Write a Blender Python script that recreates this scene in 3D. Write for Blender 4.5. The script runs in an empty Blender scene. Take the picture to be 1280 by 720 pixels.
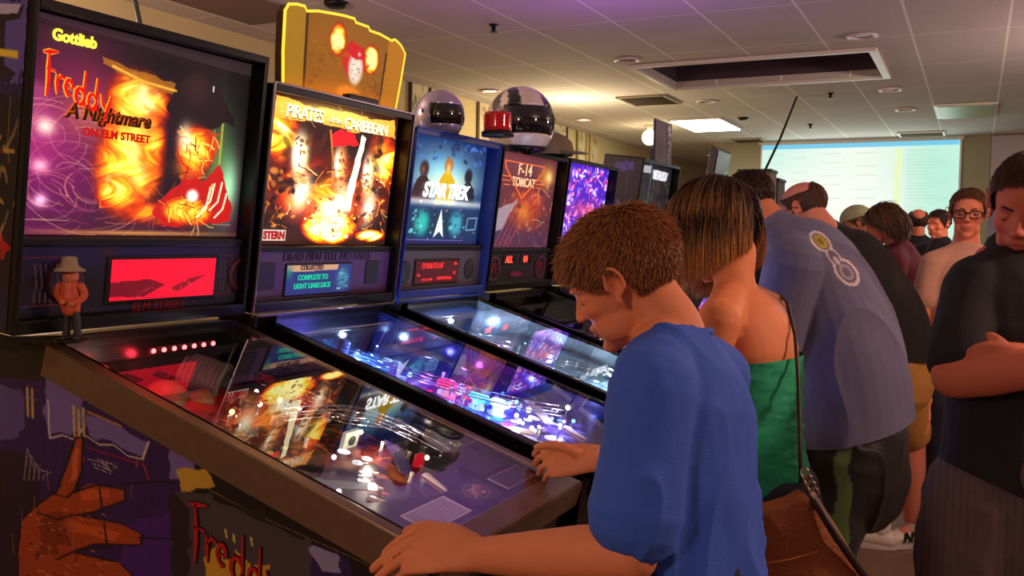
import bpy, bmesh, math, random
import numpy as np
from mathutils import Vector, Matrix

C = bpy.context.scene.collection
random.seed(7)
rng = np.random.default_rng(7)
PI = math.pi

# ------------------------------------------------------------------ camera
CR = np.array([[0.89378828, 0.03784393, -0.44688964], [0.44822194, -0.04098265, 0.89298237], [0.01547924, -0.99844292, -0.05359229]])          # rows: world x, y, z; columns: camera right, down, forward
FPX = 1156.8672
EYE = np.array([0, 0, 1.43896067])
cam_data = bpy.data.cameras.new('camera')
cam = bpy.data.objects.new('camera', cam_data)
C.objects.link(cam)
cam_data.sensor_width = 36
cam_data.lens = FPX * 36 / 1280
cam_data.clip_start = 0.05
cam_data.clip_end = 200
rt, dn, fw = CR[:, 0], CR[:, 1], CR[:, 2]
cam.matrix_world = Matrix(((rt[0], -dn[0], -fw[0], EYE[0]), (rt[1], -dn[1], -fw[1], EYE[1]), (rt[2], -dn[2], -fw[2], EYE[2]), (0, 0, 0, 1)))
bpy.context.scene.camera = cam


def W(px, py, d):
    """world point at depth d (metres along the view axis)"""
    p = EYE + CR @ np.array([(px - 640) / FPX, (py - 360) / FPX, 1.0]) * d
    return Vector(p)


def P(px, py, X=None, Y=None, Z=None):
    r = CR @ np.array([px - 640, py - 360, FPX])
    t = (X - EYE[0]) / r[0] if X is not None else (Y - EYE[1]) / r[1] if Y is not None else (Z - EYE[2]) / r[2]
    return Vector(EYE + r * t)


def lin(c):
    """0-255 sRGB to linear"""
    c = np.asarray(c, float) / 255
    return np.where(c <= 0.04045, c / 12.92, ((c + 0.055) / 1.055) ** 2.4)


# ------------------------------------------------------------------ tags
def tag(o, label=None, cat=None, group=None, kind=None):
    if label: o['label'] = label
    if cat: o['category'] = cat
    if group: o['group'] = group
    if kind: o['kind'] = kind
    return o


def empty(name, loc, label=None, cat=None, group=None, rz=0):
    o = bpy.data.objects.new(name, None)
    C.objects.link(o)
    o.location = loc
    o.rotation_euler = (0, 0, rz)
    o.empty_display_size = 0.1
    return tag(o, label, cat, group)


# ------------------------------------------------------------------ materials
MATS = {}


def mat(name, col=(128, 128, 128), rough=0.5, metal=0.0, emit=0.0, spec=0.5, attr=False, noise=0.0, nscale=30, bump=0.0, bscale=80, coat=0.0, sheen=0.0, emitcol=None):
    if name in MATS: return MATS[name]
    m = bpy.data.materials.new(name)
    m.use_nodes = True
    nt = m.node_tree
    b = nt.nodes['Principled BSDF']
    L = nt.links.new
    c = tuple(float(x) for x in lin(col)) + (1,)
    b.inputs['Base Color'].default_value = c
    b.inputs['Roughness'].default_value = rough
    b.inputs['Metallic'].default_value = metal
    b.inputs['Specular IOR Level'].default_value = spec
    b.inputs['Coat Weight'].default_value = coat
    b.inputs['Sheen Weight'].default_value = sheen
    src = None
    if attr:
        a = nt.nodes.new('ShaderNodeVertexColor')
        a.layer_name = 'col'
        src = a.outputs['Color']
    if noise > 0:
        tc = nt.nodes.new('ShaderNodeTexCoord')
        n = nt.nodes.new('ShaderNodeTexNoise')
        n.inputs['Scale'].default_value = nscale
        n.inputs['Detail'].default_value = 4
        L(tc.outputs['Object'], n.inputs['Vector'])
        mr = nt.nodes.new('ShaderNodeMapRange')
        mr.inputs['To Min'].default_value = 1 - noise
        mr.inputs['To Max'].default_value = 1 + noise
        L(n.outputs['Fac'], mr.inputs['Value'])
        mx = nt.nodes.new('ShaderNodeMix')
        mx.data_type = 'RGBA'
        mx.blend_type = 'MULTIPLY'
        mx.inputs[0].default_value = 1
        mx.inputs[6].default_value = c
        if src: L(src, mx.inputs[6])
        L(mr.outputs['Result'], mx.inputs[7])
        src = mx.outputs[2]
    if src: L(src, b.inputs['Base Color'])
    if emit > 0:
        b.inputs['Specular IOR Level'].default_value = .12
        b.inputs['Emission Strength'].default_value = emit
        b.inputs['Emission Color'].default_value = tuple(float(x) for x in lin(emitcol or col)) + (1,)
        if attr:
            L(src, b.inputs['Emission Color'])
            if coat == 0: b.inputs['Base Color'].default_value = (0.02, 0.02, 0.02, 1)
            for l in list(b.inputs['Base Color'].links): nt.links.remove(l)
            b.inputs['Base Color'].default_value = (0.02, 0.02, 0.02, 1)
    if bump > 0:
        tc = nt.nodes.new('ShaderNodeTexCoord')
        n = nt.nodes.new('ShaderNodeTexNoise')
        n.inputs['Scale'].default_value = bscale
        n.inputs['Detail'].default_value = 3
        L(tc.outputs['Object'], n.inputs['Vector'])
        bp = nt.nodes.new('ShaderNodeBump')
        bp.inputs['Strength'].default_value = bump
        bp.inputs['Distance'].default_value = 0.01
        L(n.outputs['Fac'], bp.inputs['Height'])
        L(bp.outputs['Normal'], b.inputs['Normal'])
    MATS[name] = m
    return m


def glow(name, col, strength):
    return mat(name, (10, 10, 10), 0.4, emit=strength, emitcol=col)


def glass_mat(name='pane_glass', ior=1.5, tint=(1, 1, 1), gain=1.6, base=0.0, grough=0.01):
    if name in MATS: return MATS[name]
    m = bpy.data.materials.new(name)
    m.use_nodes = True
    nt = m.node_tree
    nt.nodes.remove(nt.nodes['Principled BSDF'])
    out = nt.nodes['Material Output']
    fr = nt.nodes.new('ShaderNodeFresnel')
    fr.inputs['IOR'].default_value = ior
    mt = nt.nodes.new('ShaderNodeMath')
    mt.operation = 'MULTIPLY_ADD'
    mt.use_clamp = True
    mt.inputs[1].default_value = gain
    mt.inputs[2].default_value = base
    tr = nt.nodes.new('ShaderNodeBsdfTransparent')
    tr.inputs['Color'].default_value = tuple(tint) + (1,)
    gl = nt.nodes.new('ShaderNodeBsdfGlossy')
    gl.inputs['Roughness'].default_value = grough
    mx = nt.nodes.new('ShaderNodeMixShader')
    L = nt.links.new
    geo = nt.nodes.new('ShaderNodeNewGeometry')
    fr.inputs['IOR'].default_value = ior
    inv = nt.nodes.new('ShaderNodeMath')
    inv.operation = 'SUBTRACT'
    inv.inputs[0].default_value = 1
    L(geo.outputs['Backfacing'], inv.inputs[1])
    ml = nt.nodes.new('ShaderNodeMath')
    ml.operation = 'MULTIPLY'
    L(fr.outputs[0], mt.inputs[0])
    L(mt.outputs[0], ml.inputs[0])
    L(inv.outputs[0], ml.inputs[1])
    L(ml.outputs[0], mx.inputs[0])
    L(tr.outputs[0], mx.inputs[1])
    L(gl.outputs[0], mx.inputs[2])
    L(mx.outputs[0], out.inputs['Surface'])
    MATS[name] = m
    return m


# ------------------------------------------------------------------ mesh helper
class MB:
    def __init__(self):
        self.bm = bmesh.new()

    def box(self, c, s, R=None, bev=0.0):
        """centre, full size, rotation matrix (3x3)"""
        r = bmesh.ops.create_cube(self.bm, size=1)
        vs = r['verts']
        bmesh.ops.scale(self.bm, vec=Vector(s), verts=vs)
        if bev > 0:
            es = list({e for v in vs for e in v.link_edges})
            rb = bmesh.ops.bevel(self.bm, geom=es, offset=bev, segments=2, affect='EDGES', profile=0.5)
            vs = rb['verts']
        if R is not None:
            for v in vs: v.co = R @ v.co
        bmesh.ops.translate(self.bm, vec=Vector(c), verts=vs)
        return self

    def hull8(self, a, b, bev=0.0):
        """prism between two 4-point loops a and b"""
        va = [self.bm.verts.new(p) for p in a]
        vb = [self.bm.verts.new(p) for p in b]
        fs = [self.bm.faces.new(va[::-1]), self.bm.faces.new(vb)]
        n = len(va)
        for i in range(n):
            fs.append(self.bm.faces.new((va[i], va[(i + 1) % n], vb[(i + 1) % n], vb[i])))
        bmesh.ops.recalc_face_normals(self.bm, faces=fs)
        if bev > 0:
            es = list({e for f in fs for e in f.edges})
            bmesh.ops.bevel(self.bm, geom=es, offset=bev, segments=2, affect='EDGES', profile=0.5)
        return self

    def tube(self, pts, r, n=10, closed=False, cap=True):
        pts = [Vector(p) for p in pts]
        rs = r if isinstance(r, (list, tuple)) else [r] * len(pts)
        rings = []
        prev = None
        N = len(pts)
        for i, p in enumerate(pts):
            if closed: t = pts[(i + 1) % N] - pts[(i - 1) % N]
            else: t = pts[min(i + 1, N - 1)] - pts[max(i - 1, 0)]
            t.normalize()
            if prev is None:
                a = t.orthogonal().normalized()
            else:
                a = (prev - t * prev.dot(t)).normalized()
            prev = a
            b = t.cross(a)
            rings.append([self.bm.verts.new(p + (a * math.cos(2 * PI * k / n) + b * math.sin(2 * PI * k / n)) * rs[i]) for k in range(n)])
        fs = []
        for i in range(N if closed else N - 1):
            A, B = rings[i], rings[(i + 1) % N]
            for k in range(n):
                fs.append(self.bm.faces.new((A[k], A[(k + 1) % n], B[(k + 1) % n], B[k])))
        if cap and not closed:
            fs.append(self.bm.faces.new(rings[0][::-1]))
            fs.append(self.bm.faces.new(rings[-1]))
        bmesh.ops.recalc_face_normals(self.bm, faces=fs)
        return self

    def lathe(self, prof, c, axis=(0, 0, 1), n=24, ang=2 * PI):
        """profile of (radius, height) turned about axis at c"""
        z = Vector(axis).normalized()
        x = z.orthogonal().normalized()
        y = z.cross(x)
        full = abs(ang - 2 * PI) < 1e-6
        cols = []
        m = n if full else n + 1
        for k in range(m):
            a = ang * k / n
            d = x * math.cos(a) + y * math.sin(a)
            cols.append([self.bm.verts.new(Vector(c) + d * max(r, 1e-5) + z * h) for r, h in prof])
        fs = []
        for k in range(n):
            A, B = cols[k], cols[(k + 1) % m]
            for i in range(len(prof) - 1):
                fs.append(self.bm.faces.new((A[i], B[i], B[i + 1], A[i + 1])))
        bmesh.ops.recalc_face_normals(self.bm, faces=fs)
        return self

    def ell(self, c, r, R=None, u=20, v=12):
        q = bmesh.ops.create_uvsphere(self.bm, u_segments=u, v_segments=v, radius=1)
        for w in q['verts']:
            p = Vector((w.co.x * r[0], w.co.y * r[1], w.co.z * r[2]))
            if R is not None: p = R @ p
            w.co = p + Vector(c)
        return self

    def loft(self, pts, rad, ref=(0, 1, 0), n=20, sub=4, cap='round'):
        """closed tapered body along pts; rad = (a along ref, b across)"""
        pts = [Vector(p) for p in pts]
        rad = [r if isinstance(r, (tuple, list)) else (r, r) for r in rad]
        P2, R2 = [], []
        m = len(pts)
        for i in range(m - 1):
            p0, p1, p2, p3 = pts[max(i - 1, 0)], pts[i], pts[i + 1], pts[min(i + 2, m - 1)]
            for k in range(sub):
                t = k / sub
                P2.append(0.5 * ((2 * p1) + (p2 - p0) * t + (2 * p0 - 5 * p1 + 4 * p2 - p3) * t * t + (3 * p1 - p0 - 3 * p2 + p3) * t ** 3))
                s = t
                R2.append((rad[i][0] * (1 - s) + rad[i + 1][0] * s, rad[i][1] * (1 - s) + rad[i + 1][1] * s))
        P2.append(pts[-1])
        R2.append(rad[-1])
        ref = Vector(ref)
        F = []
        for i in range(len(P2)):
            t = (P2[min(i + 1, len(P2) - 1)] - P2[max(i - 1, 0)]).normalized()
            a = ref - t * ref.dot(t)
            if a.length < 1e-4: a = t.orthogonal()
            a.normalize()
            F.append((t, a, t.cross(a)))
        seq = []
        if cap == 'round':
            t, a, b = F[0]
            h = min(R2[0])
            for g in (0.05, 0.35, 0.65, 0.88):
                s = g
                seq.append((P2[0] - t * h * math.sqrt(max(0, 1 - s * s)), R2[0][0] * s, R2[0][1] * s, F[0]))
        for i in range(len(P2)):
            seq.append((P2[i], R2[i][0], R2[i][1], F[i]))
        if cap == 'round':
            t, a, b = F[-1]
            h = min(R2[-1])
            for s in (0.88, 0.65, 0.35, 0.05):
                seq.append((P2[-1] + t * h * math.sqrt(max(0, 1 - s * s)), R2[-1][0] * s, R2[-1][1] * s, F[-1]))
        rings = []
        for p, ra, rb, (t, a, b) in seq:
            rings.append([self.bm.verts.new(p + a * ra * math.cos(2 * PI * k / n) + b * rb * math.sin(2 * PI * k / n)) for k in range(n)])
        fs = []
        for i in range(len(rings) - 1):
            for k in range(n):
                fs.append(self.bm.faces.new((rings[i][k], rings[i][(k + 1) % n], rings[i + 1][(k + 1) % n], rings[i + 1][k])))
        fs.append(self.bm.faces.new(rings[0][::-1]))
        fs.append(self.bm.faces.new(rings[-1]))
        bmesh.ops.recalc_face_normals(self.bm, faces=fs)
        return self

    def prism(self, pts2, fn, t0, t1):
        """extrude a 2D outline: fn(u, v, t) gives the 3D point"""
        va = [self.bm.verts.new(fn(u, v, t0)) for u, v in pts2]
        vb = [self.bm.verts.new(fn(u, v, t1)) for u, v in pts2]
        fs = [self.bm.faces.new(va[::-1]), self.bm.faces.new(vb)]
        n = len(va)
        for i in range(n):
            fs.append(self.bm.faces.new((va[i], va[(i + 1) % n], vb[(i + 1) % n], vb[i])))
        bmesh.ops.recalc_face_normals(self.bm, faces=fs)
        return self

    def build(self, name, m, parent=None, smooth=False, loc=None):
        me = bpy.data.meshes.new(name)
        self.bm.to_mesh(me)
        self.bm.free()
        return link(name, me, m, parent, smooth, loc)


def link(name, me, m, parent=None, smooth=False, loc=None):
    o = bpy.data.objects.new(name, me)
    C.objects.link(o)
    if m is not None:
        me.materials.clear()
        me.materials.append(m)
    if smooth:
        me.polygons.foreach_set('use_smooth', [True] * len(me.polygons))
        if smooth == 'auto':
            bpy.context.view_layer.objects.active = o
    if parent: o.parent = parent
    if loc is not None: o.location = loc
    return o


def remesh(mb, name, voxel, smooth=3):
    """union of everything in mb as one continuous surface"""
    me = bpy.data.meshes.new(name)
    mb.bm.to_mesh(me)
    mb.bm.free()
    o = bpy.data.objects.new(name, me)
    C.objects.link(o)
    r = o.modifiers.new('r', 'REMESH')
    r.mode = 'VOXEL'
    r.voxel_size = voxel
    r.use_smooth_shade = True
    if smooth:
        s = o.modifiers.new('s', 'SMOOTH')
        s.factor = 0.5
        s.iterations = smooth
    dg = bpy.context.evaluated_depsgraph_get()
    out = bpy.data.meshes.new_from_object(o.evaluated_get(dg))
    out.name = name
    bpy.data.objects.remove(o)
    bpy.data.meshes.remove(me)
    return out


def get_co(me):
    a = np.empty(len(me.vertices) * 3, np.float32)
    me.vertices.foreach_get('co', a)
    return a.reshape(-1, 3).astype(float)


def set_co(me, a):
    me.vertices.foreach_set('co', a.astype(np.float32).ravel())
    me.update()


def get_no(me):
    a = np.empty(len(me.vertices) * 3, np.float32)
    me.vertices.foreach_get('normal', a)
    return a.reshape(-1, 3).astype(float)


def set_col(me, rgb):
    """linear rgb per vertex"""
    at = me.color_attributes.get('col') or me.color_attributes.new('col', 'FLOAT_COLOR', 'POINT')
    a = np.ones((len(me.vertices), 4), np.float32)
    a[:, :3] = rgb
    at.data.foreach_set('color', a.ravel())


def wave3(p, freq, seed, stretch=(1, 1, 1)):
    r = np.random.default_rng(seed)
    q = p * np.array(stretch)
    w = q + 0.25 / freq * np.stack([np.sin(q @ r.normal(size=3) * freq * 1.3 + r.uniform(0, 6)) for _ in range(3)], 1) * 2
    s = 0
    for i in range(7):
        d = r.normal(size=3)
        d /= np.linalg.norm(d)
        s = s + np.sin(w @ d * freq * r.uniform(0.6, 1.7) + r.uniform(0, 6.28))
    return s / 3.2


def text(name, body, m, parent, origin, xdir, ydir, size, extrude=0.0008, shear=0.0, align='CENTER', sx=1.0, spacing=1.0, bold=0.0):
    cu = bpy.data.curves.new(name, 'FONT')
    cu.body = body
    cu.size = size
    cu.extrude = extrude / 1
    cu.shear = shear
    cu.offset = bold
    cu.align_x = align
    cu.align_y = 'CENTER'
    cu.space_character = spacing
    cu.resolution_u = 4
    o = bpy.data.objects.new(name, cu)
    C.objects.link(o)
    dg = bpy.context.evaluated_depsgraph_get()
    me = bpy.data.meshes.new_from_object(o.evaluated_get(dg))
    bpy.data.objects.remove(o)
    x = Vector(xdir).normalized()
    y = Vector(ydir).normalized()
    z = x.cross(y)
    Mx = Matrix(((x[0] * sx, y[0], z[0], origin[0]), (x[1] * sx, y[1], z[1], origin[1]), (x[2] * sx, y[2], z[2], origin[2]), (0, 0, 0, 1)))
    me.transform(Mx)
    return link(name, me, m, parent)


# ------------------------------------------------------------------ painted panels (colours per vertex of a fine grid)
def vnoise(U, V, f, seed):
    r = np.random.default_rng(seed)
    g = r.random((64, 64))
    x, y = U * f % 63, V * f % 63
    i, j = x.astype(int), y.astype(int)
    a, b = x - i, y - j
    a = a * a * (3 - 2 * a)
    b = b * b * (3 - 2 * b)
    return (g[i, j] * (1 - a) + g[i + 1, j] * a) * (1 - b) + (g[i, j + 1] * (1 - a) + g[i + 1, j + 1] * a) * b


def fbm(U, V, f, seed, o=4):
    s = 0
    for k in range(o):
        s = s + vnoise(U, V, f * 2 ** k, seed + k) / 2 ** (k + 1)
    return s / (1 - 0.5 ** o)


class Art:
    """picture printed on a panel; u to the right 0..1, v down 0..1, colours 0-255 sRGB"""

    def __init__(self, w, h, base, asp=1.0):
        self.w, self.h, self.asp = w, h, asp
        u = np.linspace(0, 1, w)
        v = np.linspace(0, 1, h)
        self.U, self.V = np.meshgrid(u, v)
        self.a = np.ones((h, w, 3)) * np.array(base, float)

    def mix(self, col, al):
        al = np.clip(al, 0, 1)[..., None]
        self.a = self.a * (1 - al) + np.array(col, float) * al
        return self

    def blob(self, cx, cy, rx, ry, col, al=1.0, rot=0.0, hard=1.0):
        du, dv = self.U - cx, (self.V - cy)
        c, s = math.cos(rot), math.sin(rot)
        x = (du * c + dv * s) / rx
        y = (-du * s + dv * c) / ry
        d = x * x + y * y
        return self.mix(col, al * np.exp(-d ** hard))

    def poly(self, pts, col, al=1.0, wob=0.0, seed=0):
        X, Y = self.U, self.V
        if wob:
            X = X + (vnoise(self.U, self.V, 25, seed) - .5) * wob
            Y = Y + (vnoise(self.U, self.V, 25, seed + 9) - .5) * wob
        ins = np.zeros(X.shape, bool)
        n = len(pts)
        for i in range(n):
            x0, y0 = pts[i]
            x1, y1 = pts[(i + 1) % n]
            if y0 == y1: continue
            cnd = ((y0 > Y) != (y1 > Y)) & (X < (x1 - x0) * (Y - y0) / (y1 - y0) + x0)
            ins ^= cnd
        return self.mix(col, ins * al)

    def line(self, pts, w, col, al=1.0, soft=0.4):
        d = np.full(self.U.shape, 9.0)
        for (x0, y0), (x1, y1) in zip(pts[:-1], pts[1:]):
            dx, dy = x1 - x0, y1 - y0
            L = dx * dx + dy * dy + 1e-12
            t = np.clip(((self.U - x0) * dx + (self.V - y0) * dy) / L, 0, 1)
            d = np.minimum(d, np.hypot(self.U - x0 - t * dx, self.V - y0 - t * dy))
        return self.mix(col, al * np.clip((w - d) / (w * soft), 0, 1))

    def fire(self, cx, cy, rx, ry, seed, gain=1.0, f=9):
        n = fbm(self.U * 1.6 + 0.15 * np.sin(self.V * 20 + seed), self.V * 0.8, f, seed)
        d = ((self.U - cx) / rx) ** 2 + ((self.V - cy) / ry) ** 2
        k = np.clip((1.15 - d) * gain * (0.35 + 1.3 * n), 0, 1.6)
        self.mix((150, 15, 0), k * 1.6)
        self.mix((235, 90, 5), (k - .28) * 2.4)
        self.mix((255, 190, 30), (k - .55) * 2.6)
        self.mix((255, 245, 150), (k - .85) * 2.8)
        return self

    def scraps(self, n, pal, seed, smin=0.01, smax=0.05, box=(0, 0, 1, 1), al=0.9, hard=3, el=3.0):
        r = random.Random(seed)
        for _ in range(n):
            a = r.uniform(smin, smax)
            self.blob(r.uniform(box[0], box[2]), r.uniform(box[1], box[3]), a, a / r.uniform(1, el), r.choice(pal), al * r.uniform(.5, 1), r.uniform(0, PI), hard)
        return self

    def strokes(self, n, pal, seed, w=0.004, L=0.12, box=(0, 0, 1, 1), al=0.9):
        r = random.Random(seed)
        for _ in range(n):
            x, y, a = r.uniform(box[0], box[2]), r.uniform(box[1], box[3]), r.uniform(0, 2 * PI)
            pts = [(x, y)]
            for k in range(4):
                a += r.uniform(-.6, .6)
                x += math.cos(a) * L / 4
                y += math.sin(a) * L / 4
                pts.append((x, y))
            self.line(pts, w * r.uniform(.6, 1.6), r.choice(pal), al * r.uniform(.5, 1))
        return self

    def panel(self, name, fn, m, parent, thick=None):
        """fn(u, v) -> 3D; one grid mesh"""
        w, h = self.w, self.h
        co = fn(self.U.ravel(), self.V.ravel())
        me = bpy.data.meshes.new(name)
        idx = np.arange(w * h).reshape(h, w)
        f = np.stack([idx[:-1, :-1], idx[1:, :-1], idx[1:, 1:], idx[:-1, 1:]], -1).reshape(-1, 4)
        nv = w * h
        me.vertices.add(nv)
        me.vertices.foreach_set('co', np.asarray(co, np.float32).ravel())
        me.loops.add(f.size)
        me.loops.foreach_set('vertex_index', f.ravel().astype(np.int32))
        me.polygons.add(len(f))
        me.polygons.foreach_set('loop_start', np.arange(0, f.size, 4, dtype=np.int32))
        me.update(calc_edges=True)
        set_col(me, lin(np.clip(self.a, 0, 255)).reshape(-1, 3))
        return link(name, me, m, parent)


# ================================================================== the room
ZC = 2.94


def ceiling_material():
    m = bpy.data.materials.new('ceiling_tiles')
    m.use_nodes = True
    nt = m.node_tree
    b = nt.nodes['Principled BSDF']
    L = nt.links.new
    tc = nt.nodes.new('ShaderNodeTexCoord')
    sp = nt.nodes.new('ShaderNodeSeparateXYZ')
    L(tc.outputs['Object'], sp.inputs[0])

    def M(op, a, v=None, v2=None):
        n = nt.nodes.new('ShaderNodeMath')
        n.operation = op
        for i, q in enumerate((a, v, v2)):
            if q is None: continue
            if isinstance(q, (int, float)): n.inputs[i].default_value = q
            else: L(q, n.inputs[i])
        return n.outputs[0]

    def grid(ax, off, per, w):
        f = M('FRACT', M('MULTIPLY_ADD', ax, 1 / per, off / per))
        return M('GREATER_THAN', M('ABSOLUTE', M('SUBTRACT', f, 0.5)), 0.5 - w / per / 2)
    gx = grid(sp.outputs[0], 0.47, 0.61, 0.018)
    gy = grid(sp.outputs[1], 0.0, 1.215, 0.012)
    g = M('MAXIMUM', gx, gy)
    n = nt.nodes.new('ShaderNodeTexNoise')
    n.inputs['Scale'].default_value = 260
    L(tc.outputs['Object'], n.inputs['Vector'])
    n2 = nt.nodes.new('ShaderNodeTexNoise')
    n2.inputs['Scale'].default_value = 1.3
    L(tc.outputs['Object'], n2.inputs['Vector'])
    r = nt.nodes.new('ShaderNodeValToRGB')
    r.color_ramp.elements[0].position = 0.35
    r.color_ramp.elements[0].color = (0.50, 0.455, 0.42, 1)
    r.color_ramp.elements[1].position = 0.6
    r.color_ramp.elements[1].color = (0.66, 0.61, 0.57, 1)
    L(n.outputs['Fac'], r.inputs[0])
    r2 = nt.nodes.new('ShaderNodeMix')
    r2.data_type = 'RGBA'
    r2.blend_type = 'MULTIPLY'
    r2.inputs[0].default_value = 0.25
    L(r.outputs[0], r2.inputs[6])
    L(n2.outputs['Fac'], r2.inputs[7])
    mx = nt.nodes.new('ShaderNodeMix')
    mx.data_type = 'RGBA'
    L(g, mx.inputs[0])
    L(r2.outputs[2], mx.inputs[6])
    mx.inputs[7].default_value = (0.80, 0.77, 0.72, 1)
    L(mx.outputs[2], b.inputs['Base Color'])
    b.inputs['Roughness'].default_value = 0.9
    bp = nt.nodes.new('ShaderNodeBump')
    bp.inputs['Strength'].default_value = 0.4
    bp.inputs['Distance'].default_value = 0.01
    L(g, bp.inputs['Height'])
    L(bp.outputs[0], b.inputs['Normal'])
    return m


def struct(name, mb, m):
    o = mb.build(name, m)
    o['kind'] = 'structure'
    return o


m_wall = mat('wall_paint_cream', (196, 178, 128), 0.85, noise=0.06, nscale=3, bump=0.05, bscale=200)
m_wallg = mat('wall_paint_grey', (150, 146, 122), 0.85, noise=0.06, nscale=3)
m_wallp = mat('wall_paint_pale', (178, 168, 176), 0.85, noise=0.05, nscale=2)
m_floor = mat('floor_concrete', (118, 96, 74), 0.45, noise=0.25, nscale=5, bump=0.05, bscale=40)
m_black = mat('black_laminate', (11, 9, 12), 0.3, noise=0.2, nscale=60, spec=.3)
m_bracket = mat('black_powdercoat', (12, 11, 13), 0.45, spec=.3)
m_steel = mat('brushed_steel', (120, 112, 104), 0.32, 1.0, noise=0.12, nscale=90)
m_chrome = mat('chrome', (200, 198, 205), 0.12, 1.0)
m_white = mat('white_enamel', (215, 212, 205), 0.4)

# floor
struct('floor', MB().box((3, 9, -0.05), (17, 28, 0.1)), m_floor)
# ceiling with a light well cut through it
rx0, rx1, ry0, ry1 = -2.70, -0.80, 7.68, 8.93
mc = ceiling_material()
b = MB()
t = 0.06
X0, X1, Y0, Y1 = -5.1, 7.0, -3.0, 21.0
for (a0, a1, c0, c1) in ((X0, rx0, Y0, Y1), (rx1, X1, Y0, Y1), (rx0, rx1, Y0, ry0), (rx0, rx1, ry1, Y1)):
    b.box(((a0 + a1) / 2, (c0 + c1) / 2, ZC + t / 2), (a1 - a0, c1 - c0, t))
struct('ceiling', b, mc)
# the well: dark shaft walls and lid, white frame
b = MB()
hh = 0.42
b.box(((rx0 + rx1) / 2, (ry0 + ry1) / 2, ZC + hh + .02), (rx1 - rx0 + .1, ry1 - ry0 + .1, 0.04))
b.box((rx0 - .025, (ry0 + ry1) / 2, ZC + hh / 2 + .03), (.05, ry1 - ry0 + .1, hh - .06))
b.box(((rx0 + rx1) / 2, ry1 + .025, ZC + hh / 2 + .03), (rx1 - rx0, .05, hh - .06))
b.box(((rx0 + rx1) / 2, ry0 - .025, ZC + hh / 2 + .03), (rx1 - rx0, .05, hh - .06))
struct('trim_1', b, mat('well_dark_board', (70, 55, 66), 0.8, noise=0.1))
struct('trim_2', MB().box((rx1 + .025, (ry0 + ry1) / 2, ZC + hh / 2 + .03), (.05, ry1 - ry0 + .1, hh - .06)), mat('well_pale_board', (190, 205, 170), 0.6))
b = MB()
for (c, s) in ((((rx0 + rx1) / 2, ry0 - .02, ZC - .012), (rx1 - rx0 + .12, .05, .03)), (((rx0 + rx1) / 2, ry1 + .02, ZC - .012), (rx1 - rx0 + .12, .05, .03)),
               ((rx1 + .03, (ry0 + ry1) / 2, ZC - .012), (.06, ry1 - ry0, .03)), ((rx0 - .02, (ry0 + ry1) / 2, ZC - .012), (.04, ry1 - ry0, .03))):
    b.box(c, s, bev=.004)
struct('trim_3', b, m_white)

# walls
struct('wall_left', MB().box((-5.05, 8.5, 1.47), (0.1, 23, 2.94)), m_wall)
struct('wall_back', MB().box((-1.78, 14.27, 1.47), (3.8, 0.14, 2.94)), m_wallg)
struct('wall_far', MB().box((0.5, 20.9, 1.47), (11.2, 0.14, 2.94)), m_wallp)
struct('baseboard_back', MB().box((-1.78, 14.18, 0.06), (3.8, 0.03, 0.12), bev=.004), m_black)
struct('baseboard_left', MB().box((-4.985, 8.5, 0.06), (0.03, 23, 0.12)), m_black)
struct('trim_4', MB().box((0.13 + .9, 14.27, 2.62), (1.8, 0.14, 0.62)), m_wallp)   # soffit right of the screen

# projection screen
sc = empty('projection_screen', (-1.59, 14.19, 1.2), 'large white projection screen glowing with a pale spreadsheet on the back wall', 'projection screen')
A = Art(200, 110, (250, 252, 240))
A.blob(.0, .1, .35, .3, (170, 240, 225), .55)
A.blob(.9, .5, .25, .9, (165, 236, 212), .85)
A.blob(.45, .6, .4, .4, (250, 252, 244), .9)
A.poly([(0, 0), (1, 0), (1, .045), (0, .045)], (110, 200, 235), .9)
A.poly([(.69, .06), (.725, .06), (.725, 1), (.69, 1)], (235, 250, 190), .8)
for i, yy in enumerate(np.linspace(.09, .5, 11)):
    for x0, x1 in ((.02, .12), (.16, .24), (.32, .42), (.5, .6)):
        if (i * 7 + int(x0 * 50)) % 5 < 2: A.line([(x0, yy), (x1, yy)], .006, (200, 225, 190), .5)
for yy in np.linspace(.08, .95, 34):
    A.line([(.75, yy), (.9 + .05 * math.sin(yy * 40), yy)], .005, (160, 215, 190), .45)
sx0, sx1, sz0, sz1 = -2.925, -0.255, 1.30, 2.885
A.panel('screen_picture', lambda u, v: np.stack([sx0 + u * (sx1 - sx0), np.full_like(u, 14.165), sz1 - v * (sz1 - sz0)], 1), mat('screen_light', attr=True, emit=1.0), sc).location = (1.59, -14.19, -1.2)
MB().box((0, -.005, (sz0 + sz1) / 2 - 1.2), (sx1 - sx0 + .05, .02, sz1 - sz0 + .05)).build('screen_board', m_white, sc)
MB().tube([(sx0 + 1.59 - .05, -.03, sz1 - 1.2 + .03), (sx1 + 1.59 + .05, -.03, sz1 - 1.2 + .03)], .028, 12).build('screen_case', m_white, sc)

# ceiling fittings -------------------------------------------------------
ca = []


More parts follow.
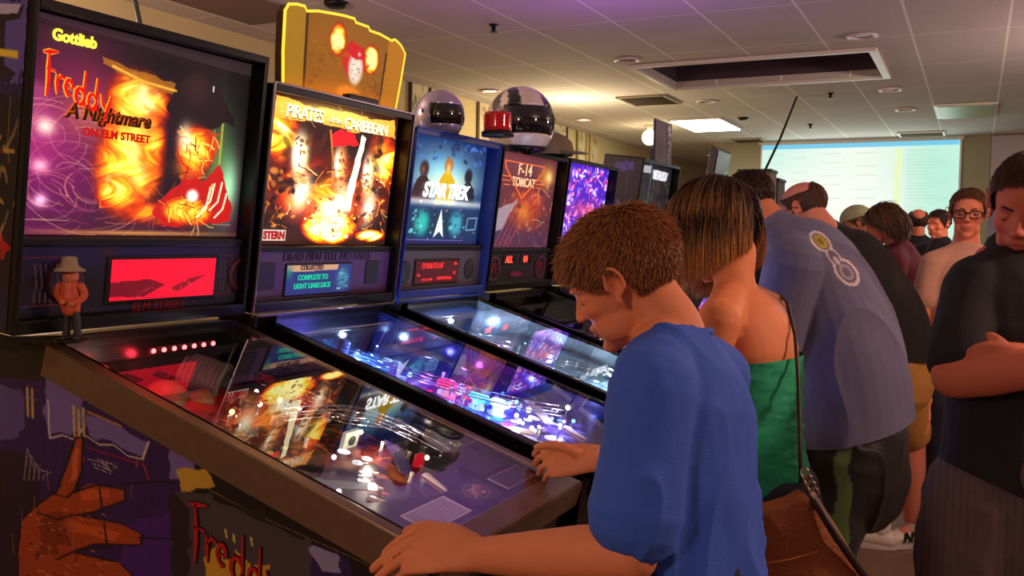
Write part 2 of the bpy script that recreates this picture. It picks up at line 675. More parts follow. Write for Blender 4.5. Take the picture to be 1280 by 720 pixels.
def downlight(x, y, on, lab):
    o = empty('downlight', (x, y, ZC), lab, 'ceiling light', 'round recessed ceiling downlights')
    MB().lathe([(.075, 0), (.105, -.002), (.112, -.012), (.1, -.02), (.078, -.014), (.075, 0)], (0, 0, 0), n=28).build('trim_ring', mat('downlight_ring', (205, 195, 195), .35), o, True)
    MB().lathe([(0, -.004), (.04, -.005), (.074, -.002), (.076, .0), (0, .0)], (0, 0, 0), n=24).build('lens', glow('downlight_on', (255, 214, 160), 9) if on else mat('downlight_off', (70, 60, 62), .25, .6), o, True)
    if on:
        l = bpy.data.lights.new('downlight_lamp', 'SPOT')
        l.energy = 30
        l.color = (1, .72, .42)
        l.spot_size = 2.3
        l.spot_blend = .7
        l.shadow_soft_size = .06
        lo = bpy.data.objects.new('downlight_lamp', l)
        C.objects.link(lo)
        lo.location = (x, y, ZC - .04)


for a in (((613, 113), 1, 'small lit recessed downlight above the two motorcycle helmets'), ((730, 149), 1, 'small lit recessed downlight behind the red hanging cord'),
          ((784, 74), 0, 'unlit recessed downlight left of the ceiling light well'), ((1078, 44), 0, 'unlit recessed downlight just in front of the ceiling light well'),
          ((883, 126), 0, 'unlit recessed downlight between the dark air vent and the bright light panel'), ((1113, 111), 0, 'unlit recessed downlight right of the light well corner'),
          ((1132, 136), 0, 'unlit recessed downlight farthest along the right ceiling row'), ((890, 193), 1, 'tiny lit downlight in the far room beyond the back wall')):
    p = P(*a[0], Z=ZC)
    downlight(p.x, p.y, a[1], a[2])

# bright troffer panel
tp = empty('troffer_light', (-3.15, 11.78, ZC), 'bright white square fluorescent panel set in the ceiling', 'ceiling light')
MB().box((0, 0, -.012), (.66, 1.18, .02), bev=.004).build('frame', m_white, tp)
MB().box((0, 0, -.026), (.60, 1.12, .012)).build('diffuser', glow('troffer_glow', (255, 250, 232), 14), tp)
tp2 = empty('troffer_light', (-.16, 11.52, ZC), 'unlit greenish fluorescent panel near the upper right ceiling edge', 'ceiling light')
MB().box((0, 0, -.01), (.62, 1.1, .02), bev=.004).build('frame', m_white, tp2)
MB().box((0, 0, -.022), (.54, 1.04, .012)).build('diffuser', mat('troffer_unlit', (170, 190, 160), .4), tp2)


def vent(x, y, sx, sy, lab, dark=True, rows=7):
    o = empty('air_vent', (x, y, ZC), lab, 'air vent', 'ceiling air vents')
    b = MB()
    for (c, s) in (((0, -sy / 2, -.012), (sx, .03, .02)), ((0, sy / 2, -.012), (sx, .03, .02)), ((-sx / 2, 0, -.012), (.03, sy + .03, .02)), ((sx / 2, 0, -.012), (.03, sy + .03, .02))): b.box(c, s, bev=.003)
    b.build('frame', mat('vent_metal', (150, 140, 120), .5) if dark else m_white, o)
    MB().box((0, 0, -.003), (sx, sy, .004)).build('duct_shade_sheet', mat('vent_dark', (18, 14, 12), .8), o)  # solid near-black sheet, shade inside the duct put in as colour
    R = Matrix.Rotation(.6, 3, 'X')
    b = MB()
    for k in range(rows):
        b.box((0, -sy / 2 + (k + .5) * sy / rows, -.014), (sx - .03, sy / rows * .5, .004), R)
    b.build('louvre', mat('vent_slat', (96, 84, 66), .5) if dark else mat('vent_slat_pale', (160, 165, 150), .5), o)


vent(-3.18, 9.55, .50, .6, 'dark slatted air vent in the ceiling left of the light well')
vent(-.72, 13.72, .55, .5, 'pale square air vent directly above the projection screen', False)
vent(-3.05, 13.78, .42, .42, 'small air vent at the left corner above the projection screen')
q = P(320, 0, Z=ZC)
tp3 = empty('troffer_light', (q.x - .2, q.y - .1, ZC), 'large dim unlit light panel in the ceiling above the first backbox', 'ceiling light')
MB().box((0, 0, -.006), (.60, 1.2, .012), bev=.003).build('frame', mat('panel_rim', (150, 130, 122), .6), tp3)
MB().box((0, 0, -.014), (.56, 1.16, .006)).build('diffuser', mat('troffer_dim', (112, 92, 88), .7), tp3)


def sprinkler(px, py, lab):
    p = P(px, py, Z=ZC - .03)
    o = empty('sprinkler_head', (p.x, p.y, ZC), lab, 'sprinkler', 'ceiling sprinkler heads')
    MB().lathe([(0, .008), (.035, .008), (.03, -.012), (.012, -.014), (.01, -.05), (0, -.05)], (0, 0, 0), n=16).build('stem', m_bracket, o, True)
    b = MB().lathe([(0, -.05), (.03, -.052), (.03, -.056), (0, -.056)], (0, 0, 0), n=12)
    b.tube([(-.012, 0, -.014), (-.018, 0, -.035), (0, 0, -.05)], .003, 6).tube([(.012, 0, -.014), (.018, 0, -.035), (0, 0, -.05)], .003, 6)
    b.build('deflector', m_bracket, o)


sprinkler(617, 36, 'dark sprinkler head in the ceiling right of the lit topper')
sprinkler(1038, 120, 'dark sprinkler head in the ceiling below the light well')
sprinkler(1013, 158, 'small sprinkler head nearest to the projection screen')
p = P(929, 147, Z=ZC)
o = empty('smoke_detector', (p.x, p.y, ZC), 'small flat dark smoke detector right of the bright ceiling panel', 'smoke detector')
MB().lathe([(0, -.03), (.04, -.03), (.06, -.018), (.065, 0), (0, 0)], (0, 0, 0), n=20).build('housing', m_bracket, o, True)
p = P(420, 3, Z=ZC)
o = empty('smoke_detector', (p.x, p.y, ZC), 'dark ceiling detector right above the lit scroll topper', 'smoke detector')
MB().lathe([(0, -.035), (.05, -.035), (.075, -.02), (.08, 0), (0, 0)], (0, 0, 0), n=20).build('housing', m_bracket, o, True)

# bare bulb globe near the left wall
p = P(812, 172, Z=2.78)
gl = empty('globe_lamp', (p.x, p.y, 2.78), 'glowing round globe lamp behind the picture board on the far machine', 'lamp')
MB().ell((0, 0, 0), (.1, .1, .1)).build('globe', glow('globe_glow', (255, 225, 160), 7), gl, True)
MB().lathe([(0, .08), (.04, .085), (.04, .14), (.07, .163), (0, .163)], (0, 0, 0), n=16).build('fitting', m_white, gl, True)
l = bpy.data.lights.new('globe_lamp_light', 'POINT')
l.energy = 14
l.color = (1, .78, .45)
l.shadow_soft_size = .12
lo = bpy.data.objects.new('globe_lamp_light', l)
C.objects.link(lo)
lo.location = (p.x + .0, p.y, 2.6)

# hanging cords
cord = MB()
a = P(726, -6, X=-2.5)
z0 = P(708, 192, X=-1.95)
top = Vector((a.x, a.y, min(a.z, ZC)))
pts = [top.lerp(z0, k / 10) + Vector((0, .03 * math.sin(k / 10 * PI), 0)) for k in range(11)]
ext = top + (top - z0).normalized() * max(0, (ZC - top.z) / ((top - z0).normalized().z + 1e-6))
o = cord.tube([ext] + pts, .0045, 8).build('red_cord', mat('orange_red_cord', (190, 70, 30), .6))
tag(o, 'thin orange-red cord hanging from the ceiling to the fourth machine', 'cord')
a = P(996, 121, Z=ZC)
e = W(950, 226, 8.0)
o = MB().tube([a, a.lerp(e, .5) + Vector((0, 0, -.04)), e, Vector((e.x - .1, e.y + .1, .9))], .012, 8).build('hanging_cable', mat('black_cable', (22, 20, 26), .5))
tag(o, 'black cable slanting down from the ceiling in front of the projection screen', 'cable')
a = P(168, -4, X=-2.4)
o = MB().tube([Vector((a.x - .02, a.y, ZC)), a, P(174, 26, X=-2.3), P(176, 60, X=-2.2)], .008, 8).build('hanging_cable', MATS['black_cable'])
tag(o, 'short black cable rising behind the first backbox to the ceiling', 'cable')


# things on the left wall
def wall_poster(px, py, w, h, col, lab, art):
    p = P(px, py, X=-4.99)
    o = empty('wall_picture', (-4.985, p.y, p.z), lab, 'picture', 'small pictures on the cream wall')
    b = MB()
    for (c, s) in (((0.01, 0, h / 2), (.025, w, .025)), ((0.01, 0, -h / 2), (.025, w, .025)), ((0.01, w / 2, 0), (.025, .025, h)), ((0.01, -w / 2, 0), (.025, .025, h))): b.box(c, s, bev=.003)
    b.build('frame', mat('frame_' + lab[:8], col, .5), o)
    A = Art(24, 30, (205, 190, 150))
    A.scraps(25, art, len(lab), .04, .15)
    A.panel('print', lambda u, v: np.stack([np.full_like(u, .005), (u - .5) * w, (.5 - v) * h], 1), mat('print_paper', attr=True, rough=.7), o)


wall_poster(697, 168, .55, .42, (40, 36, 40), 'dark framed picture on the cream wall behind the grey cap', [(60, 50, 60), (120, 110, 120)])
wall_poster(726, 184, .3, .52, (150, 130, 80), 'pale narrow picture on the cream wall right of the red cord', [(180, 170, 120), (110, 120, 90)])
wall_poster(742, 186, .3, .4, (190, 170, 120), 'cream notice with faint lines on the wall above the purple machine', [(200, 150, 110), (150, 120, 100)])
wall_poster(610, 160, .5, .7, (120, 100, 70), 'brown framed picture on the wall between the two helmets', [(150, 110, 80), (90, 90, 100)])
wall_poster(524, 128, .35, .5, (60, 50, 40), 'dark framed picture on the wall left of the silver helmet', [(70, 60, 50), (130, 120, 90)])

# far room: bright window with blind box, framed notice, wall bracket
o = empty('far_monitor', (1.55, 20.797, 2.3), 'bright white monitor glowing on the far wall right of the screen', 'monitor')
MB().box((0, 0, 0), (1.9, .06, .75), bev=.01).build('casing', m_bracket, o)
MB().box((0, -.035, -.1), (1.84, .01, .5)).build('display', glow('monitor_glow', (255, 252, 245), 1.6), o)
for k in range(8): pass
text('header_text', 'SIZE 10AM', m_bracket, o, (-.45, -.045, .22), (1, 0, 0), (0, 0, 1), .16)
MB().box((0, -.037, .22), (1.84, .008, .13)).build('header', mat('monitor_header', (225, 225, 225), .5, emit=.4), o)
p = P(1233, 306, Y=20.6)
o = empty('wall_picture', (p.x + .15, 20.8, p.z), 'small framed notice low on the far wall beside the front man', 'picture')
MB().box((0, 0, 0), (.75, .04, .32), bev=.006).build('frame', mat('gold_frame', (110, 95, 70), .5), o)
MB().box((0, -.025, 0), (.64, .01, .23)).build('print', mat('notice_paper', (205, 190, 190), .7), o)


# ================================================================== pinball machines
TILT = 0.124
up_l = Vector((math.sin(TILT), 0, math.cos(TILT)))
nr_l = Vector((math.cos(TILT), 0, -math.sin(TILT)))
XO = -0.83                                    # origin of every machine: floor under its lockdown bar, left rail
BX, BZ = -1.827 - XO, 1.214
RS = 0.296
gdir = Vector((math.cos(RS), 0, -math.sin(RS)))
gnor = Vector((math.sin(RS), 0, math.cos(RS)))
G0 = Vector((-1.877 - XO, 0, 1.18))
RL = 1.093
RW = 0.624

m_glass = glass_mat('playfield_glass', 1.5, gain=1.9)
m_art = mat('backlit_print', attr=True, emit=1.9)
m_artdim = mat('backlit_print_dim', attr=True, emit=1.0)
m_print = mat('printed_art', attr=True, rough=.45)
m_fieldp = mat('playfield_print', attr=True, rough=.25)
m_blade = mat('blade_black_gloss', (16, 15, 20), .12)
m_clear = glass_mat('clear_plastic', 1.45, tint=(.93, .95, .97), gain=1.2, base=.06, grough=.08)
m_wire = mat('ramp_wire', (215, 215, 225), .15, 1.0)
m_rubber = mat('white_rubber', (210, 205, 200), .5)
m_red = mat('red_plastic', (180, 20, 25), .3, coat=.5)


def bb(y, v, n=0.0):
    """point of the backbox front plane, machine local"""
    return Vector((BX, y, BZ)) + up_l * v + nr_l * n


def bbn(y, v, n=0.0):
    y = np.asarray(y, float)
    v = np.asarray(v, float)
    return np.stack([BX + up_l.x * v + nr_l.x * n, y + 0 * v, BZ + up_l.z * v + nr_l.z * n], 1)


def gp(s, y, off=0.0):
    return G0 + gdir * s + Vector((0, y, 0)) - gnor * off


def gpn(s, y, off):
    return np.stack([G0.x + gdir.x * s - gnor.x * off, y, G0.z + gdir.z * s - gnor.z * off], 1)


def foff(s):
    """how far the playfield lies under the glass"""
    return 0.155 - 0.095 * (s / RL)


RFR = Matrix((gdir, (0, 1, 0), gnor)).transposed()      # local frame of the glass plane
RBB = Matrix((nr_l, (0, 1, 0), up_l)).transposed()


def bbbox(mb, y0, y1, v0, v1, n0, n1, bev=0.0):
    mb.box(bb((y0 + y1) / 2, (v0 + v1) / 2, (n0 + n1) / 2), (n1 - n0, y1 - y0, v1 - v0), RBB, bev)
    return mb


def gbox(mb, s0, s1, y0, y1, o0, o1, bev=0.0):
    mb.box(gp((s0 + s1) / 2, (y0 + y1) / 2, (o0 + o1) / 2), (s1 - s0, y1 - y0, abs(o1 - o0)), RFR, bev)
    return mb


def glight(parent, s, y, off, col, e, size=.009):
    l = bpy.data.lights.new('playfield_lamp', 'POINT')
    l.energy = e
    l.color = col
    l.shadow_soft_size = size
    o = bpy.data.objects.new('playfield_lamp', l)
    C.objects.link(o)
    o.parent = parent
    o.location = gp(s, y, off)


def machine(y0, label, bbl, bbw, bbh, backglass, art_v, spec):
    """cabinet, rails, glass, playfield and backbox common to all machines"""
    root = empty('pinball_machine', (XO, y0, 0), label, 'pinball machine', 'pinball machines in the row')
    mbk = spec.get('body', m_black)
    mrail = spec.get('rail', m_steel)
    # cabinet body: two sides, front, back, bottom
    zt = lambda x: G0.z + (x - G0.x) * -math.tan(RS)
    prof = [(-.035, zt(-.035) - .03), (-.035 - .05, zt(-.035) - .42), (-1.33, .60), (-1.255, 1.17), (G0.x, 1.17), (G0.x, zt(G0.x) - .03)]
    b = MB()
    for ya, yb in ((.022, .04), (RW - .04, RW - .022)):
        b.prism(prof, lambda u, v, t: Vector((u, t, v)), ya, yb)
    b.hull8([(-.035, .04, prof[0][1]), (-.055, .04, prof[0][1]), (-.105, .04, prof[1][1]), (-.085, .04, prof[1][1])],
            [(-.035, RW - .04, prof[0][1]), (-.055, RW - .04, prof[0][1]), (-.105, RW - .04, prof[1][1]), (-.085, RW - .04, prof[1][1])])
    b.hull8([(-1.33, .04, .60), (-1.31, .04, .60), (-1.235, .04, 1.17), (-1.255, .04, 1.17)], [(-1.33, RW - .04, .60), (-1.31, RW - .04, .60), (-1.235, RW - .04, 1.17), (-1.255, RW - .04, 1.17)])
    b.hull8([(-.09, .04, prof[1][1]), (-.09, .04, prof[1][1] + .015), (-1.32, .04, .615), (-1.32, .04, .6)], [(-.09, RW - .04, prof[1][1]), (-.09, RW - .04, prof[1][1] + .015), (-1.32, RW - .04, .615), (-1.32, RW - .04, .6)])
    b.build('cabinet', mbk, root)
    # neck shelf behind the glass, carrying the backbox
    MB().hull8([(-1.25, .03, 1.05), (-1.05, .03, 1.12), (-1.035, .03, 1.2), (-1.27, .03, 1.185)], [(-1.25, RW - .03, 1.05), (-1.05, RW - .03, 1.12), (-1.035, RW - .03, 1.2), (-1.27, RW - .03, 1.185)], .004).build('neck', mbk, root)
    # legs
    for (lx, lz0) in ((-.10, zt(-.1) - .12), (-1.30, .78)):
        for ly in (.03, RW - .03):
            sg = -1 if ly < .3 else 1
            e = Vector((lx + (.03 if lx > -.5 else -.03), ly + sg * .02, .02))
            mb = MB().hull8([(lx - .03, ly - .004, lz0), (lx + .03, ly - .004, lz0), (lx + .03, ly + .004 * sg * 3, lz0), (lx - .03, ly + .004 * sg * 3, lz0)],
                            [(e.x - .012, e.y - .004, .02), (e.x + .012, e.y - .004, .02), (e.x + .012, e.y + .008, .02), (e.x - .012, e.y + .008, .02)], .002)
            lg = mb.build('leg', m_chrome if spec.get('chromeleg') else m_bracket, root)
            MB().lathe([(0, 0), (.025, 0), (.022, .012), (.008, .02), (.008, .05), (0, .05)], (e.x, e.y + .002, 0), n=14).build('leveler_foot', m_bracket, lg, True)
    # rails
    hgt = spec.get('railh', .035)
    for k, (ya, yb, yo, ys) in enumerate(((0, .03, 0, 1), (RW - .03, RW, RW, -1))):
        b = MB()
        gbox(b, -.01, RL - .02, ya, yb, 0, .012, .003)                       # flat top
        gbox(b, -.01, RL - .02, yo - (.002 if ys > 0 else 0), yo + (.0 if ys > 0 else .002), .004, hgt, .0006)   # hanging side plate
        b.build('side_rail', mrail, root)
    # lockdown bar
    b = MB()
    gbox(b, RL - .055, RL + .012, -.004, RW + .004, -.004, .02, .006)
    gbox(b, RL + .0, RL + .014, -.004, RW + .004, .0, .06, .004)
    b.build('lockdown_bar', mrail, root)
    # glass
    gbox(MB(), .0, RL - .05, .028, RW - .028, -.004, -.001).build('glass_sheet', m_glass, root)
    # inner blades (separate left and right) and back panel
    for ya, yb in ((.041, .045), (RW - .045, RW - .041)):
        b = MB()
        b.hull8([gp(0, ya, .004), gp(RL - .06, ya, .004), gp(RL - .06, ya, foff(RL) + .03), gp(0, ya, foff(0) + .03)],
                [gp(0, yb, .004), gp(RL - .06, yb, .004), gp(RL - .06, yb, foff(RL) + .03), gp(0, yb, foff(0) + .03)])
        b.build('side_blade', spec.get('blade', m_blade), root)
    b = MB()
    gbox(b, -.005, .008, .045, RW - .045, .004, foff(0) + .02)
    b.build('back_panel', spec.get('backp', m_blade), root)
    # playfield
    fa = spec['field']
    f0, f1 = 0.008, RL - .06
    pf = fa.panel('playfield', lambda u, v: gpn(f0 + (f1 - f0) * v, .046 + (RW - .092) * u, 0.155 - 0.095 * ((f0 + (f1 - f0) * v) / RL)), spec.get('fieldmat', m_fieldp), root)
    gbox(MB(), f0, f1, .047, RW - .047, foff(.5) + .055, foff(.5) + .065).build('playfield_board', m_black, root)
    # ---- backbox: shell, frame, art, speaker panel
    D = .25
    y1 = bbl + bbw
    b = MB()
    bbbox(b, bbl, y1, 0, bbh, -D, -.058, .003)
    bbbox(b, bbl, bbl + .012, 0, bbh, -.06, 0, .002)
    bbbox(b, y1 - .012, y1, 0, bbh, -.06, 0, .002)
    bbbox(b, bbl + .012, y1 - .012, bbh - .02, bbh, -.06, 0, .002)
    bbbox(b, bbl + .012, y1 - .012, 0, .03, -.06, 0, .002)
    box = b.build('backbox', spec.get('boxm', mbk), root)
    rec = spec.get('recess', -.045)
    ua, ub = bbl + spec.get('inset', .012), y1 - spec.get('inset', .012)
    va, vb = art_v
    bg = backglass.panel('backglass', lambda u, v: bbn(ua + (ub - ua) * u, vb - (vb - va) * v, rec), spec.get('artmat', m_art), root)
    # trim bar between art and speaker panel
    b = MB()
    bbbox(b, bbl + .012, y1 - .012, va - .022, va - .002, -.05, -.02, .004)
    b.build('glass_lift_bar', spec.get('bar', m_bracket), root)
    b = MB()
    bbbox(b, bbl + .012, y1 - .012, .03, va - .022, -.05, -.03)
    sp = b.build('speaker_panel', spec.get('panelm', m_bracket), root)
    if spec.get('trim'):
        for ya in (bbl - .002, y1 - .004):
            b = MB()
            bbbox(b, ya, ya + .006, -.01, bbh + .004, -.002, .005, .001)
            b.build('edge_trim', spec['trim'], root)
        for va_, vb_ in ((bbh, bbh + .006), (-.012, -.004)):
            b = MB()
            bbbox(b, bbl, y1, va_, vb_, -.002, .0055, .001)
            b.build('edge_trim', spec['trim'], root)
    # hinge bracket on the side
    MB().box(Vector((BX - .06, bbl + .006, BZ - .012)), (.14, .006, .03), RBB).build('hinge_bracket', m_bracket, root)
    # coin door, plunger, start button
    b = MB()
    fx = -.06
    R = Matrix.Rotation(TILT, 3, 'Y')
    b.box((fx - .0, .31, .62), (.02, .28, .26), R, .004)
    cd = b.build('coin_door', m_bracket, root)
    for dy in (-.06, .06): MB().box((fx + .016, .31 + dy, .66), (.012, .05, .08), R, .003).build('coin_slot', m_red, cd)
    pl = MB().lathe([(0, 0), (.03, 0), (.03, .012), (.008, .014), (.007, .05), (.018, .055), (.02, .075), (.012, .085), (0, .085)], (fx + .008, RW - .09, .73), (1, 0, -.12), 18).build('plunger', m_chrome, root, True)
    for yy, sg in ((0.02, -1), (RW - .02, 1)):
        MB().lathe([(0, 0), (.017, 0), (.017, .006), (.012, .007), (.011, .012), (0, .012)], (-.14, yy, zt(-.14) - .085), (0, sg, 0), 16).build('flipper_button', m_red, root, True)
    return root


# ---- pieces for the playfields
def bumper(root, s, y, capcol, ringcol=(225, 220, 210), lit=0):
    o0 = foff(s)
    c = gp(s, y, o0)
    o = MB().lathe([(0, 0), (.028, 0), (.03, .004), (.02, .008), (.02, .032), (0, .032)], c, gnor, 20).build('pop_bumper', mat('bumper_body_%d' % capcol[0], ringcol, .35), root, True)
    MB().lathe([(0, .032), (.034, .032), (.036, .037), (.03, .043), (0, .047)], c, gnor, 20).build('cap', glow('cap_%d_%d' % (capcol[0], capcol[1]), capcol, lit) if lit else mat('capm_%d_%d' % (capcol[0], capcol[1]), capcol, .3), o, True)
    return o


def insert(root, s, y, r, col, strength):
    o0 = foff(s)
    return MB().lathe([(0, 0), (r, 0), (r, .0015), (r * .8, .003), (0, .0035)], gp(s, y, o0), gnor, 16).build('lit_insert', glow('insert_%d_%d_%d_%s' % (*col, strength), col, strength), root, True)


def bulb(root, s, y, h, col, strength, r=.006):
    o0 = foff(s)
    b = MB().lathe([(0, 0), (r * .6, 0), (r * .6, h - r), (0, h - r)], gp(s, y, o0), gnor, 8)
    o = b.build('lamp_post', m_chrome, root)
    MB().ell(gp(s, y, o0 - h), (r, r, r), u=10, v=8).build('bulb', glow('bulb_%d_%d_%d_%s' % (*col, strength), col, strength), o, True)
    return o


def post(root, s, y, m=None, h=.025, r=.006):
    return MB().lathe([(0, 0), (r, 0), (r * .7, h * .4), (r * .7, h * .6), (r, h), (0, h)], gp(s, y, foff(s)), gnor, 10).build('rubber_post', m or m_rubber, root, True)


def flipper(root, s, y, ang, L=.075, m=None):
    o0 = foff(s) - .014
    d = gdir * math.cos(ang) + Vector((0, math.sin(ang), 0))
    a, e = gp(s, y, o0), gp(s, y, o0) + d * L
    o = MB().loft([a, e], [(.013, .009), (.007, .008)], gnor.cross(d), n=16, sub=3).build('flipper', m or mat('flipper_bat', (215, 205, 190), .35), root, True)
    MB().loft([a - gnor * 0, e], [(.0155, .005), (.0095, .005)], gnor.cross(d), n=16, sub=3).build('flipper_rubber', mat('flipper_rubber', (110, 20, 30), .5), o, True)
    return o


def wire_ramp(root, pts, gap=.028, m=None, rw=.0022):
    """two wires and their hoops; pts (s, y, height above playfield)"""
    P3 = [gp(s, y, foff(s) - h) for s, y, h in pts]
    # smooth
    Q = []
    for i in range(len(P3) - 1):
        p0, p1, p2, p3 = P3[max(i - 1, 0)], P3[i], P3[i + 1], P3[min(i + 2, len(P3) - 1)]
        for k in range(6):
            t = k / 6
            Q.append(0.5 * ((2 * p1) + (p2 - p0) * t + (2 * p0 - 5 * p1 + 4 * p2 - p3) * t * t + (3 * p1 - p0 - 3 * p2 + p3) * t ** 3))
    Q.append(P3[-1])
    b = MB()
    for sd, up in ((-1, 0), (1, 0), (-1.25, .02), (1.25, .02)):
        L = []
        for i, q in enumerate(Q):
            t = (Q[min(i + 1, len(Q) - 1)] - Q[max(i - 1, 0)]).normalized()
            L.append(q + gnor.cross(t) * gap / 2 * sd + gnor * up)
        b.tube(L, rw, 6)
    for i in range(2, len(Q) - 1, 5):
        q = Q[i]
        t = (Q[i + 1] - Q[i - 1]).normalized()
        x = gnor.cross(t)
        b.tube([q + x * gap * .62 + gnor * .02, q + x * gap * .5, q - gnor * .008, q - x * gap * .5, q - x * gap * .62 + gnor * .02], rw * .8, 5)
    return b.build('wire_ramp', m or m_wire, root, True)


def plastic_ramp(root, pts, wid=.045, wall=.022, m=None, name='clear_ramp'):
    P3 = [gp(s, y, foff(s) - h) for s, y, h in pts]
    Q = []
    for i in range(len(P3) - 1):
        p0, p1, p2, p3 = P3[max(i - 1, 0)], P3[i], P3[i + 1], P3[min(i + 2, len(P3) - 1)]
        for k in range(5):
            t = k / 5
            Q.append(0.5 * ((2 * p1) + (p2 - p0) * t + (2 * p0 - 5 * p1 + 4 * p2 - p3) * t * t + (3 * p1 - p0 - 3 * p2 + p3) * t ** 3))
    Q.append(P3[-1])
    mb = MB()
    rows = []
    for i, q in enumerate(Q):
        t = (Q[min(i + 1, len(Q) - 1)] - Q[max(i - 1, 0)]).normalized()
        x = gnor.cross(t).normalized()
        th = .0025
        rows.append([mb.bm.verts.new(q + x * a + gnor * h) for a, h in ((-wid / 2, wall), (-wid / 2, 0), (wid / 2, 0), (wid / 2, wall), (wid / 2 - th, wall), (wid / 2 - th, th), (-wid / 2 + th, th), (-wid / 2 + th, wall))])
    fs = []
    for A, B in zip(rows[:-1], rows[1:]):
        for k in range(8): fs.append(mb.bm.faces.new((A[k], A[(k + 1) % 8], B[(k + 1) % 8], B[k])))
    fs.append(mb.bm.faces.new(rows[0]))
    fs.append(mb.bm.faces.new(rows[-1][::-1]))
    bmesh.ops.recalc_face_normals(mb.bm, faces=fs)
    return mb.build(name, m or m_clear, root, True)


def plate(root, name, poly, h, m, th=.003):
    """flat plastic over the playfield: poly of (s, y)"""
    s0 = sum(p[0] for p in poly) / len(poly)
    return MB().prism(poly, lambda s, y, t: gp(s, y, foff(s0) - t), h, h + th).build(name, m, root)


def apron(root, m, s0=.86):
    poly = [(RL - .062, .047), (RL - .062, RW - .047), (s0 - .04, RW - .047), (s0 + .0, RW - .12), (s0 + .07, RW * .5 + .03), (s0 + .07, RW * .5 - .03), (s0 + .0, .12), (s0 - .04, .047)]
    return MB().prism(poly, lambda s, y, t: gp(s, y, foff(s) - t), .0, .03).build('apron', m, root)


def loc(px, py, y0, h=0.0):
    """field coordinates (s, y) of what stands h above the playfield at this spot"""
    s = .5
    y = 0
    r = CR @ np.array([px - 640, py - 360, FPX])
    n = np.array(gnor)
    g = np.array(gdir)
    for _ in range(10):
        p0 = np.array([-1.877, 0, 1.18]) - n * (foff(s) - h)
        t = ((p0 - EYE) @ n) / (r @ n)
        w = EYE + r * t
        s = float((w - p0) @ g)
        y = float(w[1] - y0)
    return s, y


def bbi(px, py, y0, n=-.044):
    """backbox coordinates (y, v) of this spot on the plane n in front of / behind its face"""
    r = CR @ np.array([px - 640, py - 360, FPX])
    nn = np.array(nr_l)
    p0 = np.array([-1.827, 0, 1.214]) + nn * n
    t = ((p0 - EYE) @ nn) / (r @ nn)
    w = EYE + r * t
    return float(w[1] - y0), float((w - p0) @ np.array(up_l))


Y1, Y2, Y3, Y4, Y5, Y6 = 1.405, 2.125, 2.845, 3.545, 4.24, 5.27
YD, ZD = (0, 1, 0), tuple(up_l)

# ------------------------------------------------ 1: first machine (fire and night art)
A = Art(330, 300, (20, 5, 16))
A.blob(.12, .60, .24, .42, (112, 20, 74), .95)
A.blob(.26, .42, .10, .10, (215, 150, 90), .75)
A.scraps(14, [(120, 50, 30), (240, 200, 130)], 88, .008, .03, (.2, .34, .33, .5), .6)
A.blob(.05, .4, .07, .1, (150, 60, 110), .7, 0, 3)
A.blob(.10, .85, .2, .3, (88, 14, 70), .9)
A.blob(.28, .3, .2, .25, (120, 30, 60), .7)
A.blob(.6, .95, .6, .12, (60, 18, 40), .8)
r = random.Random(3)
for k in range(90):                      # swirling light threads on the violet side
    cx, cy = r.choice([(.1, .52), (.2, .72), (.12, .8), (.25, .55), (.3, .78)])
    a0, rr = r.uniform(0, 6.3), r.uniform(.04, .2)
    pts = [(cx + rr * (1 + .25 * t) * math.cos(a0 + t), cy + rr * 1.1 * math.sin(a0 + t)) for t in np.linspace(0, 1.7, 9)]
    A.line(pts, r.uniform(.0015, .0035), r.choice([(205, 100, 120), (225, 150, 110), (160, 60, 120), (240, 190, 140)]), .34)
A.blob(.08, .58, .10, .16, (170, 40, 110), .5)
A.blob(.1, .5, .035, .04, (255, 215, 190), .9)
A.blob(.09, .68, .03, .03, (255, 170, 190), .9)
A.blob(.1, .84, .025, .03, (255, 190, 220), .9)
A.poly([(.33, .42), (.52, .40), (.52, .84), (.33, .86)], (215, 10, 12), .95, .01)
A.line([(.33, .43), (.33, .86), (.5, .84)], .004, (255, 120, 40), .9)
A.fire(.44, .63, .16, .30, 5, .92, 19)
A.fire(.46, .31, .15, .17, 8, .88, 19)
A.fire(.40, .78, .10, .10, 71, .9, 24)
A.blob(.62, .12, .3, .10, (10, 4, 8), .85)
A.blob(.93, .2, .1, .25, (8, 6, 10), .8)
A.fire(.53, .52, .07, .2, 72, .7, 24)
A.blob(.47, .30, .03, .05, (255, 255, 215), .8)
A.blob(.46, .47, .08, .06, (255, 225, 90), .75)
A.blob(.44, .66, .10, .17, (255, 205, 50), .5)
A.blob(.47, .32, .07, .09, (255, 225, 110), .5)
A.scraps(30, [(255, 250, 190), (255, 190, 60), (225, 80, 10)], 73, .01, .03, (.34, .18, .54, .84), .45, 1)
A.poly([(.30, .14), (.62, .20), (.60, .26), (.30, .17)], (150, 90, 20), .8, .02)
A.line([(.34, .17), (.47, .215), (.62, .23)], .008, (230, 160, 50), .8)
